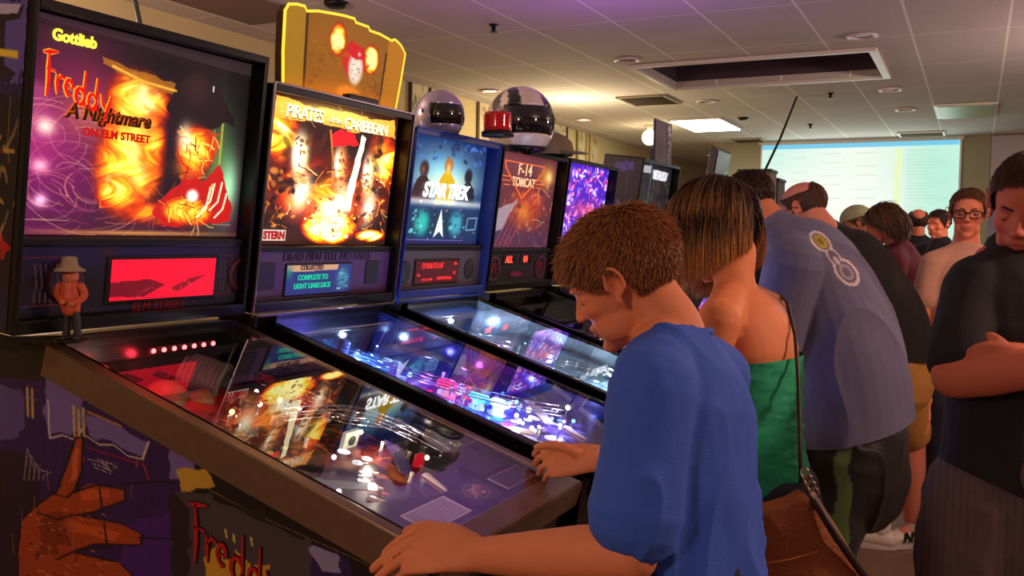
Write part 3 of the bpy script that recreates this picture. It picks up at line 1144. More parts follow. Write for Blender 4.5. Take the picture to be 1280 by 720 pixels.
# right side: night sky with a green glow, a dark storm cloud over a fiery rock mass
A.blob(.86, .6, .09, .3, (70, 110, 60), .9)
A.blob(.93, .72, .05, .16, (160, 220, 170), .9)
A.line([(.87, .3), (.87, .62)], .007, (150, 160, 50), .8)
A.line([(.83, .34), (.83, .55)], .005, (120, 120, 50), .6)
A.poly([(.58, .33), (.62, .22), (.66, .13), (.74, .10), (.82, .14), (.86, .24), (.95, .37), (.88, .36), (.72, .43), (.62, .40)], (22, 10, 14), 1, .03, 4)
A.blob(.72, .2, .06, .08, (60, 26, 26), .6)
A.poly([(.66, .43), (.78, .41), (.86, .42), (.84, .55), (.78, .68), (.70, .70), (.66, .58)], (150, 46, 10), 1, .04, 7)
A.blob(.685, .48, .03, .07, (255, 245, 180), 1)
A.blob(.74, .52, .04, .08, (255, 200, 40), .95)
A.blob(.71, .62, .05, .05, (250, 190, 50), .9)
A.blob(.82, .5, .03, .06, (215, 80, 20), .9)
A.fire(.74, .54, .10, .16, 61, .85, 16)
A.blob(.69, .48, .03, .06, (255, 250, 200), .95)
A.strokes(34, [(150, 40, 8), (255, 225, 110), (90, 16, 6)], 62, .003, .07, (.67, .43, .84, .68), .8)
A.fire(.60, .88, .2, .07, 63, .6, 14)
A.strokes(24, [(200, 120, 90), (110, 40, 40)], 64, .002, .2, (.4, .78, .7, .97), .5)
A.poly([(.62, .78), (.70, .68), (.80, .68), (.88, .58), (.95, .80), (.95, .92), (.6, .95), (.56, .84)], (170, 12, 10), .95, .03, 2)
A.fire(.73, .86, .15, .09, 22, .85, 20)
A.strokes(26, [(120, 40, 8), (255, 210, 90), (70, 16, 4)], 65, .0028, .08, (.62, .78, .86, .94), .85)
for x, y, q in ((.80, .80, .10), (.84, .80, .11), (.78, .84, .12), (.87, .84, .09)):
    A.line([(x, y + .05), (x + .04, y - .0), (x + .055, y - q)], .006, (255, 240, 200), .8)
A.blob(.745, .775, .03, .035, (255, 255, 245), 1.0, 0, 2)
A.blob(.5, .985, .4, .012, (190, 130, 60), .8)
for xx, yy, n in ((.05, .93, .16), (.86, .93, .1)):
    A.line([(xx, yy), (xx + n, yy + .0)], .003, (190, 160, 120), .6)
A.poly([(0, 0), (1, 0), (1, .07), (0, .02)], (46, 34, 36), .7)
A.line([(.0, .04), (1, .085)], .006, (20, 14, 16), .9)
art1 = A

F = Art(150, 260, (34, 10, 12))
F.blob(.4, .1, .6, .16, (210, 10, 25), .98)
F.blob(.2, .06, .3, .1, (160, 5, 25), .9)
F.blob(.55, .3, .5, .08, (60, 45, 35), .8)
F.scraps(60, [(110, 60, 20), (170, 110, 40), (60, 15, 20), (30, 60, 60)], 4, .02, .08, (0, .22, 1, .6), .8)
F.scraps(90, [(150, 40, 20), (90, 20, 20), (200, 120, 60), (40, 20, 40), (70, 30, 90)], 5, .01, .05, (0, .4, 1, .8), .85)
F.strokes(40, [(220, 160, 100), (200, 60, 30), (120, 90, 140)], 6, .004, .2, (0, .3, 1, .85), .8)
F.poly([(.3, .78), (.95, .72), (1, .9), (0, .95)], (45, 38, 62), .7)
F.blob(.6, .6, .3, .05, (150, 50, 15), .8)
m1 = machine(Y1, 'first pinball machine in the row with fiery glowing backglass and wide steel rails', -.127, .703, .712, art1, (.212, .688),
             dict(field=F, railh=.078, rail=mat('steel_rail', (140, 116, 94), .38, .85, noise=.15, nscale=60), artmat=mat('backlit_print_first', attr=True, emit=1.75), recess=-.05))
TG = lambda n, body, col, st, y, v, sz, **k: text(n, body, glow('ink_%d_%d_%d_%s' % (*col, st), col, st), m1, bb(y, v, -.044), YD, ZD, sz, **k)
TG('logo_lettering', 'Gottlieb', (255, 232, 70), 1.6, *bbi(94, 49, Y1), .034, bold=.0014, spacing=.98)
TG('title_lettering', 'A Nightmare', (60, 18, 5), .6, *bbi(137.5, 146, Y1, -.046), .0455, shear=.2, bold=.0022, spacing=.97)
TG('title_lettering', 'A Nightmare', (225, 90, 20), 1.1, *bbi(136.5, 145, Y1), .0455, shear=.2, spacing=.97)
TG('title_lettering', 'ON ELM STREET', (190, 14, 14), 1.2, *bbi(147, 170, Y1), .0255, bold=.0010, spacing=1.05)
TG('card_mark', '1', (230, 230, 230), 1.2, *bbi(267, 112, Y1), .022)


def brush(name, strokes, w, m, parent, fn, t0, t1):
    """rough brushed letters: tapered slabs following each stroke"""
    b = MB()
    r = random.Random(5)
    for st in strokes:
        n = len(st)
        L, R = [], []
        for i, (x, y) in enumerate(st):
            x0, y0 = st[max(i - 1, 0)]
            x1, y1 = st[min(i + 1, n - 1)]
            dx, dy = x1 - x0, y1 - y0
            l = math.hypot(dx, dy) + 1e-9
            k = w * (r.uniform(.75, 1.15)) * (.45 if i in (0, n - 1) else 1)
            L.append((x - dy / l * k, y + dx / l * k))
            R.append((x + dy / l * k, y - dx / l * k))
        for i in range(n - 1):
            q = [L[i], L[i + 1], R[i + 1], R[i]]
            b.prism(q, fn, t0, t1)
    return b.build(name, m, parent)


def freddy_strokes():
    """the word Freddy as brush strokes, in units: x right 0..7, y down 0..3"""
    c = lambda cx, cy, rx, ry, a0, a1, n=8: [(cx + rx * math.cos(math.radians(a0 + (a1 - a0) * k / n)), cy + ry * math.sin(math.radians(a0 + (a1 - a0) * k / n))) for k in range(n + 1)]
    return [[(.45, 0), (.5, 1), (.55, 1.8), (.45, 2.9)], [(0, .2), (.5, .05), (1.3, -.2)], [(.3, 1.15), (1.15, 1.1)],
            [(1.25, 1.2), (1.3, 1.8), (1.35, 2.5)], [(1.3, 1.6), (1.6, 1.25), (1.95, 1.3)],
            [(2.05, 1.8), (2.6, 1.7)] , c(2.35, 1.75, .33, .5, 0, -300),
            c(3.35, 2.0, .38, .55, 0, 330), [(3.75, .2), (3.72, 1.4), (3.78, 2.6)],
            c(4.5, 2.0, .36, .52, 0, 330), [(4.9, .3), (4.85, 1.4), (4.95, 2.5)],
            [(5.3, 1.2), (5.55, 1.9), (5.75, 2.1)], [(6.3, 1.1), (6.0, 2.0), (5.6, 3.3)]]


fx0, fv0 = bbi(55, 60, Y1)
for nm, col, st, w, n0 in (('title_outline', (255, 170, 40), 1.0, .19, -.046), ('title_lettering', (205, 14, 12), 1.5, .125, -.043)):
    brush(nm, freddy_strokes(), w, glow('fr_' + nm, col, st), m1, lambda x, y, t: bb(fx0 + x * .0285, fv0 - y * .0335 - x * .0065, t), n0, n0 + .001)
# speaker panel with display
spn = [c for c in m1.children if c.name.startswith('speaker_panel')][0]
A = Art(200, 60, (14, 6, 22))
A.blob(.5, .1, .6, .25, (26, 14, 80), .9)
A.blob(.35, .1, .05, .1, (60, 20, 40), 1)
for x, rr in ((.12, .1), (.88, .08)):
    A.line([(x - rr, .15), (x + rr, .15), (x + rr, .85), (x - rr, .85), (x - rr, .15)], .006, (110, 20, 35), .9)
    for k in range(5): A.line([(x - rr * .5 + k * .02, .25), (x - rr * .4 + k * .02, .5), (x - rr * .45 + k * .02, .8)], .003, (130, 80, 60), .7)
for k in range(24): A.line([(.27 + k * .025, .95), (.28 + k * .025, .985)], .004, (60, 60, 110), .6)
A.strokes(26, [(50, 40, 120), (90, 20, 40), (40, 30, 90)], 3, .004, .15, (0, 0, 1, 1), .8)
A.panel('speaker_art', lambda u, v: bbn(-.112 + .673 * u, .188 - .155 * v, -.0285), mat('panel_print', attr=True, emit=.45, spec=.2), spn)
D = Art(128, 40, (235, 8, 42))
D.poly([(.0, .55), (.35, .5), (.5, .66), (.3, .95), (0, .9)], (90, 2, 20), .9)
D.poly([(.55, .75), (.75, .5), (.9, .45), (.7, .75), (.6, .9)], (120, 2, 22), .9)
D.strokes(20, [(170, 5, 30), (255, 60, 80)], 8, .006, .2, (.2, .5, 1, 1), .7)
b = MB()
bbbox(b, .12, .48, .048, .166, -.035, -.024, .003)
dsp = b.build('display', m_bracket, m1)
D.panel('display_screen', lambda u, v: bbn(.132 + .336 * u, .158 - .1 * v, -.0225), mat('dot_display', attr=True, emit=1.35), dsp)
text('plate_lettering', 'ELM STREET', mat('dim_red_ink', (120, 18, 20), .5, emit=.3), spn, bb(.29, .038, -.026), YD, ZD, .032)
for yy in (.01, .575):
    b = MB()
    c = bb(yy - .0, .11, -.028)
    b.lathe([(.03, 0), (.05, 0), (.052, .003), (.03, .004), (.03, 0)], c, nr_l, 24)
    b.build('speaker_grille', mat('grille_maroon', (60, 12, 24), .5), spn, True)

# side art of the first backbox and cabinet
S = Art(70, 300, (16, 8, 18))
S.poly([(0, 0), (1, 0), (1, .28), (0, .33)], (96, 80, 160), .95, .05)
S.poly([(.45, .02), (.95, .02), (.9, .06), (.7, .07), (.72, .2), (.9, .22), (.8, .25), (.45, .24), (.5, .06)], (30, 20, 40), 1)
S.poly([(.5, .02), (.9, .02), (.86, .045), (.55, .05)], (200, 190, 220), .9)
S.line([(.45, .16), (.9, .165)], .014, (230, 200, 60), 1)
S.poly([(0, .26), (1, .24), (1, .29), (0, .34)], (30, 14, 70), 1, .08)
for k in range(9):
    S.line([(r.uniform(0, .4), .36 + .03 * k), (r.uniform(.4, .8), .4 + .03 * k), (r.uniform(.5, 1), .37 + .04 * k)], .008, (190, 150, 60), .9)
S.poly([(.1, .5), (.5, .42), (.75, .55), (.6, .66), (.2, .7)], (150, 50, 20), .9, .1)
S.poly([(0, .72), (.6, .66), (1, .74), (.7, .86), (0, .9)], (190, 14, 14), .95, .06)
S.strokes(30, [(200, 170, 90), (60, 10, 10), (90, 70, 150)], 4, .01, .2, (0, .35, 1, 1), .9)
S.poly([(0, .9), (1, .86), (1, 1), (0, 1)], (30, 16, 60), .8, .05)
yb = -.127 - .0012
S.panel('backbox_side_art', lambda u, v: np.stack([BX + up_l.x * (.705 - .7 * v) + nr_l.x * (-.245 + .225 * u), np.full_like(u, yb), BZ + up_l.z * (.705 - .7 * v) + nr_l.z * (-.245 + .225 * u)], 1), m_print, m1)

XA, XB = -1.30, -.06
ztop = lambda x: G0.z + (x - G0.x) * -math.tan(RS) - .03
zbot = lambda x: .45 + (x + .085) * -.125
ysd = .0205


def side_uv(px, py):
    p = P(px, py, Y=Y1 + ysd)
    x = p.x - XO
    zz = (np.minimum(ztop(x), 1.16) - p.z) / (min(ztop(x), 1.16) - zbot(x))
    return ((x - XA) / (XB - XA), float(zz))


SA = Art(430, 260, (18, 9, 16))
sp_ = lambda pts, col, al=1.0, wob=.012, seed=0: SA.poly([side_uv(*p) for p in pts], col, al, wob, seed)
sl_ = lambda pts, w, col, al=1.0: SA.line([side_uv(*p) for p in pts], w, col, al)
sp_([(-40, 470), (240, 560), (240, 800), (-40, 800)], (48, 18, 84), 1, .01, 1)
for k in range(22):
    x = -30 + k * 12
    sl_([(x, 470), (x + 4, 760)], .0015, (28, 10, 54), .8)
sp_([(55, 470), (98, 492), (104, 530), (92, 545), (76, 540), (60, 546), (55, 520)], (112, 96, 158), 1, .02, 2)
sp_([(108, 518), (150, 534), (184, 552), (176, 570), (160, 566), (140, 552), (122, 552), (108, 540)], (112, 96, 158), 1, .02, 3)
sp_([(212, 560), (240, 576), (250, 600), (212, 598)], (112, 96, 158), 1, .01, 4)
sp_([(-10, 480), (26, 486), (28, 545), (-10, 560)], (92, 78, 140), .9, .03, 5)
sl_([(60, 500), (62, 548), (78, 544), (94, 550), (106, 532)], .003, (200, 190, 180))
sl_([(108, 545), (124, 556), (142, 556), (160, 570), (178, 574), (186, 552)], .003, (200, 185, 160))
sl_([(110, 515), (150, 532)], .0055, (170, 120, 60))
for x, y in ((34, 484), (40, 486), (92, 508), (98, 512), (104, 510)):
    sl_([(x, y), (x + 1, y + 36)], .004, (190, 165, 90))
    sl_([(x - 3, y + 12), (x + 5, y + 14)], .003, (120, 100, 160))
sp_([(-20, 560), (40, 570), (60, 640), (60, 760), (-20, 760)], (34, 16, 40), .9, .03, 8)
sp_([(150, 660), (215, 640), (215, 800), (150, 800)], (70, 24, 120), .8, .02, 9)
sl_([(110, 560), (180, 582), (186, 600)], .004, (130, 20, 30))
for k in range(8): sl_([(110 + k * 4, 574 + (k % 3) * 5), (134 + k * 2, 580 + (k % 3) * 6)], .0016, (190, 190, 170), .9)
for k in range(5): sl_([(30 + 6 * k, 600), (34 + 5 * k, 560 + 9 * k), (44 + 5 * k, 590)], .002, (150, 140, 150), .8)
# orange flame tongues and lumps of hot rock
sp_([(22, 690), (26, 650), (46, 632), (70, 615), (84, 580), (94, 548), (104, 546), (102, 590), (92, 616), (120, 606), (156, 612), (156, 626), (118, 640), (96, 644), (150, 654), (178, 668), (176, 682), (120, 680), (90, 690), (150, 704), (176, 730), (170, 800), (22, 800)], (158, 62, 24), 1, .012, 10)
sp_([(86, 606), (96, 560), (100, 560), (96, 596)], (200, 100, 50), .9, .01)
sp_([(50, 650), (80, 640), (88, 680), (50, 700)], (120, 40, 18), .9, .03, 11)
sp_([(100, 612), (140, 612), (136, 622), (100, 624)], (195, 85, 34), .9, .02, 12)
sp_([(90, 654), (150, 664), (140, 674), (92, 666)], (195, 85, 34), .9, .02, 13)
OUTL = [(22, 690), (26, 650), (46, 632), (70, 615), (84, 580), (94, 548), (104, 546), (102, 590), (92, 616), (120, 606), (156, 612), (156, 626), (118, 640), (96, 644), (150, 654), (178, 668), (176, 682), (120, 680), (90, 690), (150, 704), (176, 730)]
sl_(OUTL, .0036, (14, 6, 10))
for k in range(60):
    x, y = r.uniform(28, 150), r.uniform(600, 720)
    if r.random() < .5: sl_([(x, y), (x + r.uniform(2, 9), y + r.uniform(-2, 4))], .0013, r.choice([(230, 150, 80), (90, 24, 12)]), .7)
for k in range(26):
    x, y = r.uniform(-20, 210), r.uniform(560, 700)
    sl_([(x, y), (x + r.uniform(-4, 4), y + r.uniform(8, 26))], .0016, r.choice([(150, 110, 170), (20, 10, 40), (190, 120, 60), (120, 20, 40)]), .6)
for a in ([(46, 640), (70, 650), (92, 644), (118, 642)], [(70, 700), (96, 688), (140, 684)], [(60, 616), (84, 622), (100, 606)], [(124, 608), (128, 640)], [(130, 654), (134, 682)]):
    sl_(a, .0035, (40, 8, 10))
for k in range(40):
    x, y = r.uniform(34, 130), r.uniform(640, 720)
    sl_([(x, y), (x + 3, y + 1)], .003, r.choice([(220, 130, 70), (60, 12, 10)]), .9)
sl_([(152, 606), (190, 602), (236, 604), (262, 600)], .0045, (16, 14, 20))
sl_([(174, 672), (215, 674), (300, 676)], .004, (16, 14, 20))
sp_([(222, 590), (258, 586), (266, 606), (226, 616)], (190, 150, 50), 1, .02, 14)
# grey brick panel behind the word
sp_([(214, 612), (262, 616), (390, 676), (402, 800), (214, 800)], (66, 58, 62), 1, .01, 15)
sp_([(214, 612), (240, 640), (232, 800), (214, 800)], (36, 22, 32), 1, .02, 16)
sp_([(254, 800), (252, 700), (268, 676), (284, 700), (300, 690), (318, 712), (334, 700), (350, 800)], (196, 150, 44), 1, .03, 17)
for x, y in ((282, 662), (292, 668), (314, 672), (276, 690)): sl_([(x, y), (x + 1, y + 10)], .0028, (210, 190, 80))
sp_([(262, 610), (330, 640), (390, 672), (380, 676), (300, 640), (262, 622)], (20, 14, 16), 1, .02, 18)
sl_([(262, 612), (330, 648), (460, 706)], .002, (120, 100, 60))
sp_([(390, 680), (440, 700), (440, 800), (390, 800)], (40, 24, 80), 1, .02, 19)
sp_([(392, 688), (414, 694), (420, 712), (398, 712)], (140, 130, 170), 1, .05, 20)
SA.panel('cabinet_side_art', lambda u, v: np.stack([XA + (XB - XA) * u, np.full_like(u, ysd), (lambda zt_, zb_: zt_ + (zb_ - zt_) * v)(np.minimum(G0.z + (XA + (XB - XA) * u - G0.x) * -math.tan(RS) - .03, 1.16), .45 + (XA + (XB - XA) * u + .085) * -.125)], 1), mat('cabinet_print', attr=True, rough=.4), m1)
# brushed name on the cabinet side
o_ = P(238, 624, Y=Y1 + ysd) - Vector((XO, 0, 0))
o_.y = ysd
ex_ = (P(352, 690, Y=Y1 + ysd) - Vector((XO, 0, 0)))
ex_.y = ysd
ax = (ex_ - o_) / 6.2
ay = Vector((-.02, 0, -.98)) * .045
for nm, col, w, n0 in (('side_lettering_outline', (20, 6, 8), .17, .0022), ('side_lettering', (176, 22, 26), .11, .0045)):
    brush(nm, freddy_strokes(), w, mat('brush_' + nm, col, .4), m1, lambda x, y, t: o_ + ax * x + ay * y - Vector((0, t, 0)), n0 - .002, n0)

# playfield furniture of machine 1
ls = MB()
gbox(ls, .010, .016, .28, .51, .03, .05)
led = ls.build('led_strip', mat('strip_board', (60, 4, 10), .4), m1)
for k in range(7):
    MB().ell(gp(.017, .292 + k * .0345, .040), (.0065, .0065, .0065), u=10, v=8).build('led', glow('led_red_white', (255, 120, 120), 5), led, True)
for y in (.12, .26): glight(m1, .05, y, .05, (1, .03, .06), .55)
b = MB()
cs = gp(.03, .50, foff(.05) - .02)
prof = []
L = []
for k in range(9):
    h = k * .0135
    L += [(.057, h), (.061, h + .003), (.061, h + .008), (.057, h + .0115)]
L = [(.0, 0)] + L + [(.052, 9 * .0135), (.045, 9 * .0135), (.045, .02), (0, .02)]
b.lathe(L, gp(-.005, .44, foff(.05) - .022), (gdir * .93 + Vector((0, .36, 0))).normalized(), 30)
b.build('ribbed_drum', mat('drum_grey', (84, 82, 78), .5, .1, noise=.3, nscale=60), m1, True)
b = MB()
b.ell(gp(.05, .33, foff(0) - .01), (.06, .045, .03)).ell(gp(.10, .30, foff(0) - .005), (.045, .04, .025)).ell(gp(.12, .38, foff(0) - .008), (.05, .03, .025)).ell(gp(.05, .26, foff(0)), (.04, .04, .02))
me = remesh(b, 'rock_mound', .006, 2)
p = get_co(me)
set_co(me, p + get_no(me) * (wave3(p, 90, 3)[:, None] * .003))
link('rock_mound', me, mat('mound_tan', (120, 84, 50), .5, noise=.4, nscale=50), m1, True)
for px, py, rr in ((430, 565, .0165), (447, 579, .014), (459, 574, .014)):
    s, y = loc(px, py, Y1)
    insert(m1, s, y, rr, (235, 238, 235), 1.6)
for px, py, c, st in ((155, 467, (255, 60, 50), 2), (310, 467, (255, 250, 240), 5), (327, 478, (255, 240, 220), 2), (345, 480, (255, 200, 120), 2), (290, 515, (255, 235, 150), 3), (325, 505, (255, 245, 200), 3), (350, 500, (255, 240, 180), 2)):
    s, y = loc(px, py, Y1, .03)
    if .03 < s < 1 and .06 < y < .56: bulb(m1, s, y, .03, c, st, .007)
wire_ramp(m1, [(.30, .50, .05), (.40, .50, .05), (.50, .47, .05), (.56, .52, .05), (.62, .565, .045), (.72, .565, .04), (.80, .56, .03)])
wire_ramp(m1, [(.42, .34, .05), (.46, .44, .055), (.52, .50, .06), (.60, .53, .055), (.70, .535, .045)], gap=.022)
plastic_ramp(m1, [(.12, .10, .03), (.3, .09, .045), (.5, .10, .045), (.62, .16, .04), (.70, .22, .035), (.74, .30, .02)], .05)
plastic_ramp(m1, [(.60, .14, .03), (.66, .20, .03), (.72, .26, .028)], .075, .03)
plastic_ramp(m1, [(.1, .52, .04), (.3, .54, .045), (.5, .55, .045), (.62, .56, .04)], .045)
# slingshots, plastics, targets
plate(m1, 'slingshot_plastic', [(.62, .12), (.70, .13), (.79, .25), (.76, .27)], .022, mat('sling_plastic', (150, 165, 170), .2))
plate(m1, 'slingshot_plastic', [(.62, .50), (.68, .50), (.78, .40), (.76, .375)], .022, mat('sling_plastic_dark', (70, 55, 110), .2))
for s, y in ((.62, .12), (.79, .25), (.70, .12), (.62, .5), (.78, .39), (.7, .5), (.3, .3), (.35, .4), (.45, .2), (.5, .35), (.25, .2), (.2, .45), (.4, .55)): post(m1, s, y)
for s, y in ((.73, .49), (.735, .50)): MB().lathe([(0, 0), (.008, 0), (.008, .03), (0, .034)], gp(s, y, foff(s)), gnor, 10).build('red_post', glow('red_post', (220, 20, 40), .8), m1, True)
s, y = loc(437, 550, Y1, .02)
b = MB()
gbox(b, s - .006, s + .006, y - .03, y + .03, foff(s) - .045, foff(s), .002)
tgt = b.build('standup_target', mat('target_pale', (190, 195, 180), .3), m1)
MB().lathe([(0, 0), (.012, 0), (.012, .004), (.006, .005), (0, .005)], gp(s + .006, y, foff(s) - .022), gdir, 16).build('target_bullseye', mat('target_dark', (50, 60, 40), .3), tgt, True)
for s, y, c in ((.25, .43, (120, 84, 40)), (.36, .30, (110, 40, 30))): bumper(m1, s, y, c, (90, 84, 78))
flipper(m1, .80, .20, .35)
flipper(m1, .80, .425, -.35 + 0)
flipper(m1, .42, .53, 2.4, .06)
lamp = [(.35, .15), (.35, .5), (.62, .3), (.75, .15), (.75, .5), (.2, .5), (.55, .5)]
for s, y in lamp: bulb(m1, s, y, .028, (255, 245, 225), 4, .006)
for s, y, e in ((.25, .3, .25), (.55, .22, .5), (.62, .45, .5), (.74, .3, .5)): glight(m1, s, y, foff(s) - .05, (1, .85, .65), e)
for k in range(9): insert(m1, .48 + .03 * (k % 3), .2 + .05 * (k // 3), .008, random.choice([(230, 120, 40), (200, 40, 30), (230, 210, 120)]), .5)
ap = apron(m1, mat('apron_dark', (26, 18, 32), .25, noise=.2, nscale=20), .84)
AH = .046
b_ = ap.data.vertices
me = ap.data
set_co(me, get_co(me))


def card(parent, name, s0, s1, y0_, y1_, base, ink, h, border=True, lines=9):
    A = Art(60, 50, base)
    r = random.Random(int(s0 * 1000 + y0_ * 100))
    for k in range(lines):
        yy = .12 + .76 * k / max(1, lines - 1)
        x = .08
        while x < .9:
            L = r.uniform(.03, .12)
            A.line([(x, yy), (min(.93, x + L), yy)], .012, ink, .8)
            x += L + .03
    if border:
        A.line([(.02, .02), (.98, .02), (.98, .98), (.02, .98), (.02, .02)], .022, (225, 215, 225), 1)
    s_ = (s0 + s1) / 2
    return A.panel(name, lambda u, v: gpn(s0 + (s1 - s0) * v, y0_ + (y1_ - y0_) * u, foff(s_) - h), m_print, parent)


for q in (ap,):
    c = get_co(me)
    # raise the apron face
    rel = c - np.array(G0)
    off = -(rel @ np.array(gnor))
    s_ = rel @ np.array(gdir)
    topv = off < (np.vectorize(foff)(s_) - .02)
    c = c + np.outer(topv * .014, np.array(gnor))
    set_co(me, c)
cd = card(ap, 'instruction_card', .938, 1.012, .085, .25, (168, 158, 184), (60, 40, 70), .060)
card(ap, 'price_card', .948, 1.006, .425, .59, (48, 36, 62), (110, 30, 50), .060, True, 4)
card(ap, 'apron_emblem', .80, .925, .455, .57, (38, 22, 36), (120, 20, 30), .060, False, 7)
E_ = Art(60, 60, (26, 18, 32))
E_.blob(.5, .5, .34, .34, (225, 200, 150), 1, 0, 6)
E_.blob(.5, .5, .31, .31, (30, 20, 26), 1, 0, 6)
E_.scraps(30, [(190, 140, 70), (120, 80, 40), (220, 190, 140)], 2, .04, .12, (.3, .35, .7, .65), .9)
E_.line([(.25, .7), (.45, .45), (.7, .25)], .03, (200, 160, 90), .9)
E_.panel('round_emblem', lambda u, v: gpn(.925 + .085 * v, .285 + .12 * u, foff(.96) - .0600), m_print, ap)

# ------------------------------------------------ figurine standing on the glass edge
fb = W(90, 424, 2.05)
fig = empty('figurine', (fb.x, fb.y, fb.z), 'small painted figurine in orange top and grey brimmed hat standing before the first machine\'s display', 'figurine')
fs = .82 * 2.05 / FPX * 100 / .16 * .16 / 100      # metres per 0.82 px
k = 2.05 / FPX
rv = Vector(rt)
uv_ = Vector((0, 0, 1))
fwv = -Vector(fw)
fwv.z = 0
FP = lambda x, y, z=0.0: rv * (x - 90) * k + uv_ * (424 - y) * k + fwv * z
mk = lambda *c: mat(*c)
MB().loft([FP(83, 420), FP(84, 400), FP(87, 384)], [.008, .009, .012], n=14).loft([FP(97, 420), FP(96, 400), FP(92, 384)], [.008, .009, .012], n=14).build('trousers', mat('fig_trousers', (40, 36, 40), .5), fig, True)
MB().loft([FP(84, 423, .004), FP(83, 422, .02)], [.008, .006], n=12).loft([FP(97, 423, .004), FP(99, 422, .02)], [.008, .006], n=12).build('shoe', mat('fig_shoe', (30, 22, 18), .4), fig, True)
MB().loft([FP(89, 388), FP(88, 372), FP(88, 356)], [(.02, .014), (.023, .016), (.02, .013)], ref=rv, n=18).loft([FP(75, 358), FP(73, 368), FP(82, 376, .016)], [.009, .008, .007], n=12).loft([FP(102, 358), FP(106, 370), FP(97, 378, .016)], [.009, .008, .007], n=12).build('jacket', mat('fig_jacket', (190, 78, 46), .5, noise=.4, nscale=120), fig, True)
MB().ell(FP(89, 345), (.017, .017, .02)).ell(FP(89, 346, .017), (.003, .003, .004)).build('head', mat('fig_skin', (190, 110, 70), .5), fig, True)
for hx, hy in ((84, 377), (95, 379)): MB().ell(FP(hx, hy, .02), (.007, .007, .006)).build('hand', mat('fig_skin', (190, 110, 70), .5), fig, True)
MB().lathe([(0, .03), (.015, .028), (.018, .008), (.032, .0), (.033, -.004), (.017, 0), (0, 0)], FP(88, 337), n=20).build('hat', mat('fig_hat', (150, 132, 100), .6), fig, True)
MB().lathe([(0, 0), (.034, 0), (.036, .004), (.03, .008), (0, .008)], FP(90, 427), n=24).build('base', m_bracket, fig, True)

# ------------------------------------------------ 2: machine with parchment banner
def crowd_art(w, h, seed):
    A = Art(w, h, (34, 12, 8))
    A.fire(.1, .28, .14, .2, seed, .9)
    A.fire(.9, .35, .16, .25, seed + 2, .9)
    A.fire(.5, .62, .5, .28, seed + 4, .55)
    return A


A = crowd_art(300, 300, 30)
A.poly([(.05, .02), (.3, .05), (.5, .03), (.75, .05), (.97, .03), (.985, .16), (.8, .15), (.6, .17), (.35, .14), (.04, .17)], (205, 130, 40), 1, .02, 3)
A.blob(.45, .07, .3, .05, (245, 200, 100), .7)
A.strokes(30, [(150, 80, 20), (235, 190, 90)], 2, .003, .07, (.06, .04, .96, .14), .6)
A.scraps(50, [(10, 4, 4), (60, 20, 10), (24, 8, 6)], 5, .03, .09, (0, .2, 1, .6), .9)
# three pale glowing pillars of light behind flags and masts
for x, w_, top, c in ((.25, .055, .22, (255, 235, 170)), (.55, .05, .27, (235, 150, 80)), (.79, .045, .30, (250, 215, 150))):
    A.blob(x, top + .17, w_, .15, c, .95, 0, 1.6)
    A.blob(x - .03, top + .15, w_ * .5, .1, (255, 255, 230), .8)
    A.blob(x + .03, top + .42, w_ * 1.2, .12, (255, 245, 210), .9, .2)
    A.scraps(16, [(50, 16, 6), (110, 40, 10)], int(x * 90), .008, .025, (x - .05, top + .05, x + .06, top + .32), .85)
A.poly([(.46, .22), (.52, .17), (.64, .18), (.67, .26), (.57, .28), (.47, .30)], (215, 14, 20), 1, .02)
A.poly([(.44, .18), (.455, .18), (.53, .55), (.515, .55)], (150, 80, 30), 1)
A.poly([(.70, .18), (.735, .20), (.66, .75), (.60, .74)], (255, 240, 190), .95, .01)
A.strokes(70, [(255, 220, 130), (20, 6, 4), (225, 120, 30)], 9, .004, .1, (.02, .45, .98, .95), .9)
A.fire(.52, .87, .22, .13, 41, 1.6)
A.blob(.52, .74, .1, .07, (255, 255, 225), .95)
A.scraps(70, [(255, 255, 190), (240, 190, 60), (90, 40, 8)], 11, .006, .02, (.32, .66, .74, .96), .9)
A.scraps(40, [(14, 6, 4), (190, 120, 40), (80, 30, 8)], 13, .012, .035, (.02, .5, .3, .9), .9)
A.scraps(40, [(14, 6, 4), (210, 130, 40), (120, 40, 8)], 14, .012, .035, (.72, .5, .98, .9), .9)
A.fire(.86, .93, .14, .05, 50, 1.2)
A.poly([(0, .93), (.26, .87), (.3, 1), (0, 1)], (40, 14, 8), 1, .03)
F = Art(150, 280, (30, 30, 110))
F.blob(.5, .05, .6, .1, (120, 190, 235), .9)
F.blob(.2, .2, .4, .2, (60, 90, 220), .8)
F.blob(.5, .38, .5, .12, (150, 20, 150), .9)
F.blob(.3, .55, .3, .1, (220, 20, 110), .9)
F.blob(.6, .62, .5, .1, (40, 60, 240), .9)
F.scraps(160, [(80, 130, 255), (190, 220, 255), (30, 20, 120), (230, 60, 150), (20, 14, 60)], 21, .01, .045, (0, 0, 1, .85), .85)
F.strokes(60, [(200, 225, 255), (255, 120, 180), (90, 200, 255)], 22, .005, .15, (0, 0, 1, .85), .9)
F.scraps(60, [(255, 240, 200), (230, 200, 240), (120, 60, 200)], 23, .015, .05, (0, .74, 1, .9), .85)
F.poly([(0, .9), (1, .9), (1, 1), (0, 1)], (20, 14, 50), .8)
m2 = machine(Y2, 'second pinball machine with parchment title banner, lit scroll topper and violet-blue playfield', -.116, .712, .648, A, (.192, .63),
             dict(field=F, rail=mat('rail_dark', (34, 30, 38), .25, .8), trim=mat('trim_bronze', (150, 140, 150), .25, 1.0), artmat=mat('backlit_print_bright', attr=True, emit=2.8),
                  panelm=mat('panel_mauve', (74, 48, 84), .5, noise=.1), blade=mat('blade_blue', (24, 22, 60), .15), inset=.03))
